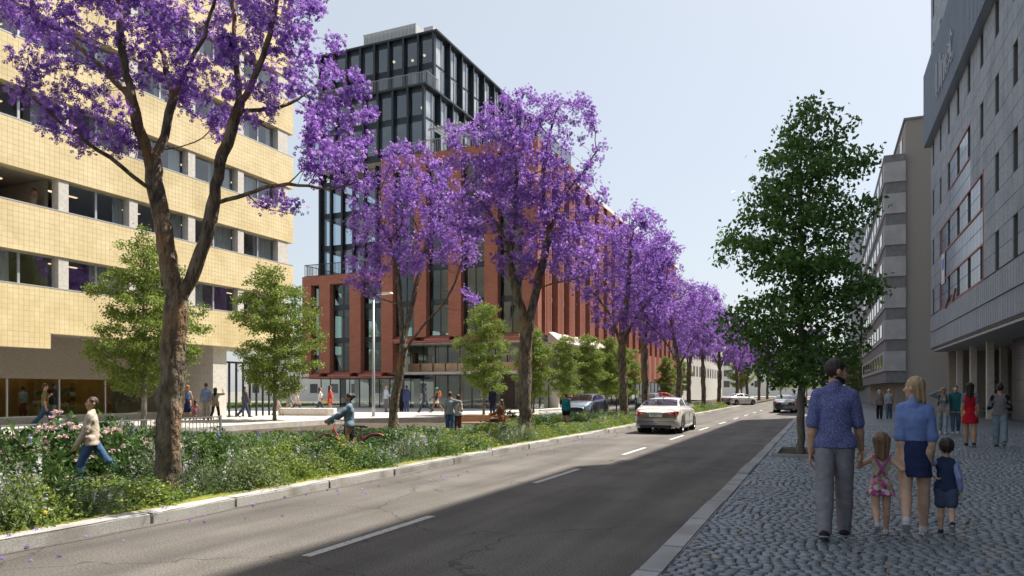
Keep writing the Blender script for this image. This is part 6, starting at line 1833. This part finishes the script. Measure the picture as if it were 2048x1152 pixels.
    if ts not in ('tank', 'dress'): tp += [cone(sp(.788, -sw * .86), sp(.788, sw * .86), .034 * B + o, .034 * B + o, T)] + [cone(sp(.83, s * .012), sp(.795, s * sw * .78), .024 * B + o * .7, .028 * B + o * .7) for s in (-1, 1)]
    else: tp.append(cone(sp(.78, -sw * .55), sp(.78, sw * .55), .045 * B + o, .045 * B + o, T))
    if ts in ('shirt', 'jacket', 'hoodie'): tp.append(cone(sp(.822), sp(.842, 0, 0), .04 * B * hs ** .3 + o * .2, .036 * B * hs ** .4 + o * .2))
    if ts == 'hoodie': tp.append(ell(sp(.835, 0, -.055), np.array((.07, .04, .04)) * B))
    if fem and hs < 1.1:
        for s in (-1, 1): tp.append(ell(sp(.725, s * .042, .055), np.array((.042, .035, .04)) * B + o * .5))
    if sl > 0:
        for key in ('L', 'R'):
            a, e, w = arm_pts[key]
            ra, re, rw = .032 * B + o * .55, .0265 * B + o * .75, .02 * B + o * .7
            if sl <= .5: q = a + (e - a) * (sl / .5); tp.append(cone(a, q, ra, ra + (re - ra) * sl / .5 + .003))
            else:
                q = e + (w - e) * ((sl - .5) / .5); tp += [cone(a, e, ra, re), cone(e, q, re, re + (rw - re) * (sl - .5) / .5)]
                if sl < .95: tp.append(cone(q - (w - e) * .1, q, re * 1.06, re * 1.06))
    if extra and 'under' in extra:                       # shirt sleeves under a vest
        us = []
        for key in ('L', 'R'):
            a, e, w = arm_pts[key]; fr_ = extra['under'][1]
            if fr_ < 0: us.append(cone(a, a + (e - a) * .55, .042 * B, .038 * B)); continue
            us += [cone(a, e, .04 * B, .034 * B), cone(e, e + (w - e) * fr_, .034 * B, .028 * B)]
        place('sleeves', sdf_mesh(us, res, .012, wob=.002, wf=20 / H), cloth(extra['under'][0]), t)
    place('shirt' if ts != 'dress' else 'dress_top', sdf_mesh(tp, res, .016 if res > .015 else .013, clips=[(sp(hz), -up)], wob=.0018 if res > .015 else .0034, wf=24 / H), tm, t)
    bs_, bc = bottom[0], bottom[1]
    bm_ = cloth(bc, *(bottom[2:] if len(bottom) > 2 and isinstance(bottom[2], str) else ()))
    if bs_ in ('trousers', 'shorts', 'slim'):
        oo = (.012 if bs_ != 'slim' else .005) * B; wt = .6 if hz >= .55 else hz + .03
        bp = [cone(sp(.525, -.028), sp(.525, .028), .063 * B + oo * .4, .063 * B + oo * .4, T), cone(sp(.57), sp(.6), .062 * B + oo * .4, .06 * B + oo * .4, T)]
        frac = bottom[2] if bs_ == 'shorts' and len(bottom) > 2 else .85
        for (h0, k, n, b) in leg_pts:
            if bs_ == 'shorts': q = h0 + (k - h0) * frac; bp.append(cone(h0, q, .06 * B + oo, .05 * B + oo))
            else:
                bp += [cone(h0, k, .05 * B + oo * .5, .036 * B + oo * .9), cone(k, k + (n - k) * .4, .036 * B + oo * .9, .036 * B + oo * .8), cone(k + (n - k) * .4, n + (n - k) * .04, .036 * B + oo * .8, (.027 if bs_ == 'trousers' else .023) * B + oo * .7)]
        place({'trousers': 'trousers', 'slim': 'trousers', 'shorts': 'shorts'}[bs_], sdf_mesh(bp, res, .014, clips=[(sp(wt), up)], wob=.0022, wf=17 / H), bm_, t)
    elif bs_ in ('skirt', 'dressskirt'):
        hl, fl = bottom[2] if not isinstance(bottom[2], str) else bottom[3], bottom[3] if not isinstance(bottom[2], str) else bottom[4]
        c_ = hip + [0, 0, (hl - .52) * B]
        yo = (leg_pts[0][1][1] + leg_pts[1][1][1]) / 2 * max(0, (.52 - hl) / .245)
        c_ = c_ + [0, yo, 0]
        bp = [cone(sp(.61), sp(.53), .057 * B + .008, .08 * B + .006, ((0, 1, 0), 1.2)), cone(sp(.53), c_ - [0, 0, fl * B * .3], .082 * B + .006, fl * B, ((0, 1, 0), 1.15))]
        bm_ = cloth(bc, bottom[2]) if isinstance(bottom[2], str) else cloth(bc)
        place('skirt', sdf_mesh(bp, res, .012, clips=[(c_, (0, 0, -1)), (sp(.615), up)], wob=.004 if fl > .11 else .0015, wf=34 / H), bm_, t)
    # ---- shoes
    for (h0, k, n, b) in leg_pts:
        f = np.array((0, math.cos(b * .6), math.sin(b * .6))); dn = np.array((0, math.sin(b * .6), -math.cos(b * .6)))
        spm = [cone(n + dn * .022 * B - f * .02 * B, n + dn * .026 * B + f * .035 * B, .025 * B, .025 * B), cone(n + dn * .026 * B + f * .035 * B, n + dn * .03 * B + f * .095 * B, .025 * B, .017 * B), cone(n, n + dn * .02 * B - f * .008 * B, .025 * B, .026 * B)]
        so = place('shoe', sdf_mesh(spm, min(res, .013), .012, clips=[(n + dn * .042 * B, dn)]), cloth(shoes), t)
        if sole: place('sole', sdf_mesh([cone(n + dn * .04 * B - f * .022 * B, n + dn * .04 * B + f * .095 * B, .029 * B, .022 * B, (tuple(dn), 4))], min(res, .009), .006), cloth(sole), so)
    return t
def foot(px, py, z): return gnd(px, py, z)
def local(t_pos, rz, p):
    d = Vector(p) - Vector(t_pos); return tuple(Matrix.Rotation(-rz, 3, 'Z') @ d)
def cam_face(px, deg):
    """heading in world so that the figure turns deg (0 = away along the ray through px, 90 = towards picture left)"""
    return YAW - math.atan((px - PCX) / F) + math.radians(deg)
SKA, SKB, SKC, SKD = (.5, .3, .2), (.58, .38, .28), (.3, .17, .1), (.14, .075, .045)
DENIM = (.09, .15, .26)
# ---------------- family in the right foreground
fz = SIDE_Z
pF, pD, pM, pS = foot(1669, 1073, fz), foot(1762, 1068, fz), foot(1829, 1068, fz), foot(1892, 1069, fz)
rF = cam_face(1669, 0)
hFD = at(1724, 908, (7.17 + 7.27) / 2); hDM = at(1806, 924, 7.27); hMS = at(1864, 946, 7.25)
person('man in patterned blue short-sleeved shirt holding a little girl by the hand', pF, rF, 1.78, legs=(-13, 10, 11, 4), arms={'R': ('t', local(pF, rF, hFD), (.6, -1, -.2)), 'L': (-6, 9, 10), 'curlR': .9}, head=(-66, -8), skin=SKA, hair=('short', (.03, .022, .018)), top=('shirt', (.085, .1, .27), .46, 'dots', (.3, .32, .5)), bottom=('trousers', (.23, .22, .25)), shoes=(.03, .032, .04), sole=(.3, .3, .31), res=.0105, extra={'beard': 1}, hem=.5, wide=1.04)
rD = cam_face(1762, 4)
person('little girl in a pink floral dress walking between her parents', pD, rD, 1.04, True, (-10, 45, 8, 2), {'L': ('t', local(pD, rD, hFD + Vector((0, 0, -.02))), (-1, -.2, -.8)), 'R': ('t', local(pD, rD, hDM + Vector((0, 0, -.02))), (1, -.2, -.8)), 'curlL': .9, 'curlR': .9}, (6, 4), skin=SKB, hair=('mid', (.2, .12, .07)), top=('dress', (.6, .56, .36), 0), bottom=('dressskirt', (.4, .1, .25), 'floral', .41, .16), shoes=(.5, .5, .52), sole=(.6, .6, .6), res=.0095, hs=1.38)
girl = [o for o in COL.objects if o.get('label', '').startswith('little girl')][0]
ds = MB()
for sx_ in (-1, 1): ds.tube([(sx_ * .075, -.045, .80), (sx_ * .03, -.088, .72), (-sx_ * .005, -.09, .66), (-sx_ * .03, -.085, .6)], [.012, .014, .015, .012], 6)
ds.build('dress_straps', cloth((.4, .1, .3)), girl, True)
rM = cam_face(1829, 2)
person('blonde woman in a blue shirt and dark navy skirt looking towards the man', pM, rM, 1.6, True, (-14, 34, 8, 2), {'L': ('t', local(pM, rM, hDM), (-1, -.6, -.3)), 'R': ('t', local(pM, rM, hMS), (1, -.6, -.3)), 'curlL': .9, 'curlR': .9}, (62, 0), skin=SKB, hair=('bob', (.4, .28, .15)), top=('shirt', (.17, .25, .52), .72), bottom=('skirt', (.025, .035, .1), .37, .1), shoes=(.5, .5, .52), sole=(.65, .65, .65), res=.0105, hem=.59)
rS = cam_face(1892, 2)
person('small boy in a navy vest and denim shorts holding the woman\'s hand', pS, rS, .98, False, (6, 2, -12, 48), {'L': ('t', local(pS, rS, hMS + Vector((0, 0, -.02))), (-1, -.4, -.6)), 'R': (-14, 14, 26), 'curlL': .9}, (14, 4), skin=SKB, hair=('short', (.035, .025, .02)), top=('sweater', (.03, .045, .1), .0), bottom=('shorts', (.06, .085, .15), .72), shoes=(.03, .035, .06), sole=(.6, .6, .6), res=.0095, hs=1.42, wide=.95, extra={'under': ((.25, .3, .52), .85)})
# ---------------- people farther off
WALK, WALK2, STAND = (22, 6, -20, 22), (-20, 24, 24, 6), (3, 2, -3, 3)
def P(label, px, py, z, H, deg, **k):
    p = foot(px, py, z); return person(label, p, cam_face(px, deg), H, **k)
def PZ(label, px, Z, z, H, deg, **k):
    p = at(px, HOR, Z); p.z = z; return person(label, p, cam_face(px, deg), H, **k)
GREYH, BLK, BRN, BLD = (.5, .5, .5), (.02, .016, .014), (.07, .045, .03), (.34, .23, .12)
# right pavement
P('white-haired woman in grey jacket and dark trousers walking away arm in arm', 1759, 838, SIDE_Z, 1.5, 0, fem=True, legs=(8, 6, -10, 10), hair=('bob', GREYH), top=('jacket', (.2, .19, .17), 1.0), bottom=('trousers', (.02, .02, .025)), skin=SKB)
P('white-haired man in striped shirt and blue jeans walking away', 1778, 837, SIDE_Z, 1.53, 0, legs=(-8, 10, 10, 6), hair=('short', GREYH), top=('shirt', (.5, .52, .55), .5, 'stripes', (.2, .25, .35)), bottom=('trousers', DENIM, 'denim'), skin=SKB)
ps_ = foot(1886, 868, SIDE_Z); rs_ = cam_face(1886, 178)
bp_ = person('blonde woman in grey sweater with backpack straps raising her hand to her hair', ps_, rs_, 1.57, True, (14, 6, -12, 16), {'R': ('t', (.13, .1, 1.42), (1, .2, -.3)), 'L': (4, 8, 16)}, (0, -8), skin=SKB, hair=('bob', BLD), top=('sweater', (.25, .25, .24), 1.0), bottom=('slim', (.26, .36, .46), 'denim'), shoes=(.6, .6, .6), res=.016)
bkp = thing('backpack', 'dark backpack worn by the blonde woman in grey', 'bag', ps_, rs_)
place('bag', sdf_mesh([cone((-.06, -.2, 1.2), (.06, -.2, 1.2), .1, .1), cone((-.06, -.19, .98), (.06, -.19, .98), .11, .11)], .02, .05), cloth((.03, .045, .05)), bkp)
for s in (-1, 1): MB().tube([(s * .09, -.14, 1.28), (s * .1, .0, 1.32), (s * .1, .13, 1.22), (s * .11, .14, 1.08), (s * .14, .0, .98), (s * .1, -.14, .95)], .017, 6).build('strap', cloth((.03, .045, .05)), bkp, True)
MB().box(-.06, .06, .085, .1, 1.455, 1.485).build('sunglasses', M_BLACKP, bp_)
P('young man in teal hooded top and blue jeans walking towards the camera', 1911, 868, SIDE_Z, 1.63, 182, legs=(-10, 14, 14, 5), arms={'L': (6, 6, 12), 'R': (-4, 7, 14)}, hair=('short', BRN), top=('hoodie', (.03, .13, .15), 1.0), bottom=('slim', (.1, .16, .24), 'denim'), shoes=(.6, .6, .6), skin=SKB, res=.016)
P('woman in short red dress with very long dark hair walking away on the pavement', 1940, 893, SIDE_Z, 1.66, 0, fem=True, legs=(5, 3, -8, 8), arms={'L': (-4, 9, 10), 'R': (4, 10, 10)}, hair=('long', (.025, .018, .016)), top=('dress', (.5, .012, .025), 0), bottom=('dressskirt', (.5, .012, .025), .36, .125), shoes=(.03, .03, .035), sole=(.5, .5, .5), skin=SKA, res=.0145, extra={'under': ((.18, .2, .22), -.75)})
P('man in grey tee over dark sleeves and pale jeans walking away', 2000, 894, SIDE_Z, 1.63, 2, legs=(4, 3, -16, 22), arms={'L': (6, 16, 75), 'R': (2, 16, 70)}, hair=('short', BLK), top=('tee', (.2, .19, .2), .46), bottom=('trousers', (.22, .3, .36), 'denim'), shoes=(.03, .03, .04), sole=(.6, .6, .6), skin=SKA, res=.0145, extra={'under': ((.02, .02, .028), .9)})
# planting bed
pm1 = Vector((-12.8, 9.4, -.27)); rm1 = cam_face(170, 78)
person('man in beige shirt and blue jeans walking left through the planting', pm1, rm1, 1.74, legs=(20, 6, -30, 22), arms={'L': (14, 6, 14), 'R': (-8, 8, 12)}, head=(30, 4), hair=('short', BRN), top=('shirt', (.5, .43, .35), 1.0), bottom=('trousers', (.06, .13, .25), 'denim'), shoes=(.25, .15, .08), skin=SKA, res=.0115, hem=.47, extra={'beard': 0})
st = thing('walking_stick', 'thin dark stick held by the man in beige', 'stick', pm1, rm1)
MB().tube([(-.2, .4, .78), (-.22, .52, .5), (-.25, .66, .22)], [.012, .012, .008], 6).build('shaft', M_BLACKP, st); MB().tube([(-.2, .36, .82), (-.2, .4, .78)], .018, 6).build('grip', M_BLACKP, st)
pbk = Vector((-10.3, 14.1, -.17)); rbk = cam_face(700, 86)
person('woman in denim jacket and black skirt pushing a red bicycle', pbk, rbk, 1.66, True, (6, 4, -8, 8), {'L': ('t', (-.22, .52, .98), (-1, -.3, -.6)), 'R': ('t', (.12, .42, .98), (1, -.6, -.6)), 'curlL': 1.0, 'curlR': 1.0}, (10, -4), skin=(.36, .2, .13), hair=('bun', BLK), top=('jacket', (.16, .23, .3), 1.0), bottom=('skirt', (.015, .015, .02), .38, .095), shoes=(.5, .5, .5), res=.013, hem=.52)
place('striped_top', sdf_mesh([cone((0, .075, 1.02), (0, .1, 1.3), .055, .05)], .014, .01), cloth((.6, .58, .56), 'stripes', (.5, .03, .06)), [o for o in COL.objects if o.get('label', '').startswith('woman in denim')][0])
bi = thing('bicycle', 'red city bicycle pushed by the woman in the denim jacket', 'bicycle', pbk + Vector((0, 0, 0)), rbk)
M_BIKE = paint('bike_red', (.35, .02, .04)); bx = -.32
for y in (-.62, .48):
    wh = MB().lathe([(.31, -.018), (.335, -.014), (.34, 0), (.335, .014), (.31, .018)], 32, 'x', (bx, y, .345)).build('wheel', M_TYRE, bi, True)
    sp2 = MB().lathe([(.285, -.012), (.31, -.012), (.31, .012), (.285, .012)], 28, 'x', (bx, y, .345))
    for k in range(14):
        a = k * math.pi / 7; sp2.bar((bx, y, .345), (bx, y + .29 * math.cos(a), .345 + .29 * math.sin(a)), .006)
    sp2.build('spokes', M_CHROME, wh)
MB().tube([(bx, -.62, .345), (bx, -.22, .3), (bx, -.28, .82)], .017, 8).tube([(bx, -.22, .3), (bx, .1, .4), (bx, .33, .84)], .019, 8).tube([(bx, -.62, .345), (bx, -.27, .7)], .013, 6).tube([(bx, .48, .345), (bx, .36, .72), (bx, .32, .9)], .018, 8).build('frame', M_BIKE, bi, True)
MB().tube([(bx, .32, .88), (bx, .3, 1.02)], .013, 6).tube([(bx - .3, .12, 1.0), (bx - .26, .24, 1.03), (bx - .06, .32, 1.05), (bx + .06, .32, 1.05), (bx + .26, .24, 1.03), (bx + .3, .12, 1.0)], .012, 8).build('handlebar', M_CHROME, bi, True)
place('saddle', sdf_mesh([cone((bx, -.38, .88), (bx, -.14, .9), .07, .03, ((0, 0, 1), 2))], .012, .02), M_BLACKP, bi)
for (y0) in (-.62, .48):
    fm = MB(); pts = [(bx, y0 + .365 * math.cos(a), .345 + .365 * math.sin(a)) for a in np.linspace(.2, 2.9, 12)]; fm.tube(pts, .02, 6).build('mudguard', M_BIKE, bi, True)
MB().lathe([(.09, -.01), (.1, 0), (.09, .01)], 16, 'x', (bx + .03, -.22, .3)).bar((bx + .05, -.22, .3), (bx + .06, -.1, .18), .02).build('crank', M_CHROME, bi)
zc_ = -.21
PZ('man in grey tee and blue jeans with his arm round a woman', 900, 27.6, zc_, 1.72, 6, legs=(8, 4, -6, 6), arms={'R': ('t', (.3, -.12, 1.08), (1, -.6, -.3)), 'L': (-4, 8, 12)}, head=(-25, 0), hair=('short', (.09, .05, .035)), top=('tee', (.25, .28, .31), .45), bottom=('trousers', (.05, .1, .18), 'denim'), skin=SKA, res=.015)
PZ('woman in white sweater and brown trousers with long brown hair, embraced', 915, 27.8, zc_, 1.62, 4, fem=True, legs=(-6, 8, 8, 4), arms={'L': ('t', (-.3, -.1, .98), (-1, -.6, -.3)), 'R': (0, 6, 12)}, head=(30, 4), hair=('long', (.08, .045, .03)), top=('sweater', (.55, .54, .52), 1.0), bottom=('trousers', (.16, .065, .045)), skin=SKA, res=.015)
PZ('man in navy suit walking away beside the first linden', 985, 41.0, PLAZA_Z, 1.64, 0, legs=(8, 4, -10, 12), hair=('short', BLK), top=('jacket', (.025, .03, .055), 1.0), bottom=('trousers', (.025, .03, .055)), skin=SKA, hem=.46)
sw_ = at(1003, 846, 29.2)
person('woman in brown jacket sitting at the right end of the bench', Vector((sw_.x, sw_.y, -.06)), cam_face(1003, 70), 1.62, True, (84, 80, 84, 84), {'L': (35, 6, 40), 'R': (35, 6, 45)}, (0, -10), skin=SKA, hair=('long', BRN), top=('jacket', (.16, .07, .035), 1.0), bottom=('trousers', (.04, .05, .08)), res=.016, sit=True)
PZ('jogger in teal long-sleeved top and black shorts seen from behind', 1132, 33.0, -.15, 1.56, 0, fem=True, legs=(6, 4, -6, 8), arms={'L': (-6, 8, 20), 'R': (8, 8, 25)}, hair=('short', BRN), top=('sweater', (.02, .23, .24), 1.0), bottom=('shorts', (.015, .015, .02), .5), skin=SKA, res=.016)
# plaza
PZ('young man in olive tee and jeans walking right past the shop window', 90, 27.3, PLAZA_Z, 1.74, -80, legs=WALK, arms={'R': (-6, 6, 14), 'L': ('t', (-.12, .2, 1.25), (-1, -.3, -.5))}, hair=('short', (.05, .025, .02)), top=('tee', (.17, .14, .06), .45), bottom=('trousers', (.05, .1, .18), 'denim'), skin=SKA, res=.015)
PZ('shopper in dark grey coat and green cap behind the shop glass', 107, 32.4, PLAZA_Z + .1, 1.62, -60, legs=STAND, hair=('short', BRN), top=('jacket', (.05, .055, .065), 1.0), bottom=('trousers', (.5, .5, .48)), extra={'cap': (.05, .12, .08)}, hem=.42)
PZ('shopper in light blue shirt and dark red trousers deep inside the shop', 46, 33.4, PLAZA_Z + .1, 1.5, 20, legs=STAND, hair=('short', BRN), top=('shirt', (.3, .42, .5), .5), bottom=('trousers', (.2, .03, .03)))
PZ('blonde woman in blue top and long navy skirt holding a child\'s hand', 375, 34.6, PLAZA_Z, 1.68, 10, fem=True, legs=(6, 4, -6, 6), arms={'R': (4, 18, 10), 'L': (0, 6, 12)}, hair=('mid', (.4, .2, .09)), top=('tank', (.12, .2, .36), 0), bottom=('skirt', (.02, .03, .09), .22, .11), skin=SKA, hem=.56)
PZ('small child in pink dress between two adults by the concrete pier', 390, 34.6, PLAZA_Z, .98, 0, fem=True, legs=(8, 6, -8, 10), arms={'L': (10, 40, 30), 'R': (10, 45, 40)}, hair=('mid', BRN), top=('dress', (.4, .1, .16), 0), bottom=('dressskirt', (.42, .1, .18), .32, .14), skin=SKA, hs=1.38, res=.014)
PZ('man in light blue shirt and khaki trousers by the concrete pier', 412, 34.6, PLAZA_Z, 1.78, 0, legs=(4, 3, -6, 8), arms={'L': (2, 16, 10), 'R': (-6, 8, 12)}, hair=('short', BRN), top=('shirt', (.22, .28, .46), .45), bottom=('trousers', (.42, .36, .3)), skin=SKA, hem=.48)
PZ('dark-haired woman in beige top raising her arm beside the concrete pier', 431, 34.9, PLAZA_Z, 1.62, -20, fem=True, legs=WALK2, arms={'R': ('t', (.28, .2, 1.42), (1, -.3, -.5)), 'L': (6, 10, 30)}, hair=('long', BLK), top=('tee', (.38, .33, .26), .45), bottom=('slim', (.03, .04, .06)), skin=SKA)
PZ('person in dark jacket and jeans half hidden behind the plaza tree', 490, 38.0, PLAZA_Z, 1.68, -70, legs=WALK, hair=('short', BLK), top=('jacket', (.08, .08, .09), 1.0), bottom=('trousers', (.04, .06, .1)), skin=SKA)
PZ('boy in pale pink shirt and khaki trousers beside the right plaza tree', 555, 40.5, PLAZA_Z, 1.2, -70, legs=WALK2, hair=('short', BRN), top=('shirt', (.55, .42, .42), 1.0), bottom=('trousers', (.36, .28, .2)), skin=SKA, hs=1.2)
PZ('man in grey jacket and khaki trousers striding right on the plaza', 578, 44.5, PLAZA_Z, 1.52, -75, legs=(32, 10, -30, 20), hair=('short', BRN), top=('jacket', (.24, .26, .28), 1.0), bottom=('trousers', (.36, .29, .2)), skin=SKA)
PZ('woman in white sleeveless top and blue jeans striding right on the plaza', 593, 44.2, PLAZA_Z, 1.52, -75, fem=True, legs=(-30, 20, 32, 10), hair=('pony', BRN), top=('tank', (.6, .6, .62), 0), bottom=('slim', (.04, .07, .14)), skin=SKA)
pw_ = at(640, HOR, 42); pw_.z = PLAZA_Z
person('woman in white tee and flared jeans with straw bag walking right', pw_, cam_face(640, -75), 1.7, True, (26, 6, -24, 20), {'L': (4, 6, 60), 'R': (8, 8, 30)}, hair=('long', BRN), top=('tee', (.6, .58, .56), .4), bottom=('trousers', (.05, .085, .14), 'denim'), skin=SKA)
bag = thing('straw_bag', 'straw handbag carried by the woman in white tee', 'bag', pw_, cam_face(640, -75))
place('bag', sdf_mesh([cone((.26, .1, .78), (.26, .36, .78), .11, .11, ((1, 0, 0), 2.2))], .02, .02), cloth((.55, .42, .2)), bag)
MB().tube([(.26, .12, .86), (.26, .18, 1.02), (.26, .28, 1.02), (.26, .34, .86)], .012, 6).build('handle', cloth((.4, .28, .12)), bag)
PZ('woman in short red dress with long dark hair walking right on the plaza', 660, 42.0, PLAZA_Z, 1.74, -70, fem=True, legs=(10, 4, -10, 10), hair=('long', BLK), top=('dress', (.6, .02, .03), 0), bottom=('dressskirt', (.6, .02, .03), .38, .105), shoes=(.3, .15, .1), skin=(.4, .22, .14))
PZ('bald man in pale blue shirt and grey trousers looking down, by the leaning jacaranda', 772, 47.2, PLAZA_Z, 1.75, -60, legs=STAND, arms={'R': (20, 6, 70), 'L': (15, 6, 60)}, head=(0, -22), hair=('bald', BRN), top=('shirt', (.38, .46, .58), .9), bottom=('trousers', (.14, .14, .15)), skin=SKA, extra={'belly': 1})
PZ('girl in pink top standing against the leaning jacaranda trunk', 785, 46.8, PLAZA_Z, 1.3, 60, fem=True, legs=STAND, hair=('mid', (.3, .16, .09)), top=('tee', (.5, .28, .36), .4), bottom=('shorts', (.4, .25, .3), .6), skin=SKA, hs=1.15)
PZ('man in blue suit standing right of the leaning jacaranda trunk', 813, 47.5, PLAZA_Z, 1.76, 10, legs=STAND, arms={'R': (0, 12, 20)}, hair=('short', BLK), top=('jacket', (.04, .06, .15), 1.0), bottom=('trousers', (.04, .06, .15)), skin=SKC, hem=.45)
PZ('man in black suit mostly behind the leaning jacaranda trunk', 803, 48.0, PLAZA_Z, 1.74, 160, legs=STAND, hair=('short', BLK), top=('jacket', (.02, .02, .025), 1.0), bottom=('trousers', (.02, .02, .025)), skin=SKD, hem=.45)
PZ('man in navy tee and jeans striding left before the lobby', 850, 46.5, PLAZA_Z, 1.74, 70, legs=(30, 8, -28, 16), arms={'L': (-20, 8, 15), 'R': (28, 8, 20)}, hair=('short', BLK), top=('tee', (.03, .045, .08), .45), bottom=('trousers', (.03, .06, .1)), skin=SKD)
pt_ = at(873, HOR, 46.5); pt_.z = PLAZA_Z; rt_ = cam_face(873, 75)
person('woman in turquoise head wrap and white skirt striding left before the lobby', pt_, rt_, 1.7, True, (28, 8, -26, 20), {'L': (30, 8, 20), 'R': (-10, 8, 20)}, skin=SKD, hair=('short', BLK), top=('tank', (.03, .04, .1), 0), bottom=('skirt', (.6, .58, .52), .4, .1), shoes=(.4, .38, .1), extra={'cap': (.02, .36, .3)})
bg2 = thing('shoulder_bag', 'orange-brown bag on the back of the woman in the head wrap', 'bag', pt_, rt_)
place('bag', sdf_mesh([cone((0, -.2, 1.12), (0, -.2, 1.3), .12, .1)], .022, .03), cloth((.42, .14, .05)), bg2)
MB().tube([(-.08, -.12, 1.36), (-.09, .08, 1.34), (-.08, .1, 1.2)], .016, 6).build('strap', cloth((.3, .1, .04)), bg2)
# man at the open bay, third storey of the yellow building
wm_ = at(67, HOR, 28.9); wm_.z = WB[1] - .75
person('man in tan tee on the phone at the open bay of the yellow building', wm_, cam_face(67, 130), 1.68, False, STAND, {'L': ('t', (-.09, .1, 1.52), (-1, .2, -.6)), 'R': (0, 6, 14)}, (20, 0), skin=SKA, hair=('short', BLK), top=('tee', (.42, .34, .26), .45), bottom=('trousers', (.1, .1, .12)), res=.016)

# ------------------------------------------------------------------ litter: fallen petals by the kerb, dry leaves on the setts
rl = np.random.default_rng(55)
n = 700
c = np.array([(-8.46, 7.4), (-8.2, 20.1), (-8.7, 33.3)])[rl.integers(0, 3, n)] + rl.normal(0, 1, (n, 2)) * [1.3, 3.0]
c = c[(c[:, 0] < -6.0) & (c[:, 1] > 2)]
zz = np.where(c[:, 0] > ROAD_L, .012, np.where(c[:, 0] > ROAD_L - .27, .145, .2))
C = np.concatenate([c, zz[:, None]], 1)[np.where(c[:, 0] > ROAD_L - .27)[0]]
tag(link('fallen_petals', blossoms(C, .022, rl, M_JAC, 'fallen_petals')), 'fallen purple petals scattered along the left kerb and gutter', 'petals', kind='stuff')
L_DRY = leaf_mat('dry_leaf', [(.22, .1, .04), (.3, .15, .06), (.14, .07, .03)], .2, .7)
C = np.stack([rl.uniform(-1.1, 5.5, 170), 4.5 + 16 * rl.random(170) ** 1.5, np.full(170, SIDE_Z + .012)], 1)
tag(link('fallen_leaves', leaves(C, .05, rl, L_DRY, 'fallen_leaves', .6, bias=(0, 0, .1))), 'dry brown leaves scattered over the setts', 'leaves', kind='stuff')
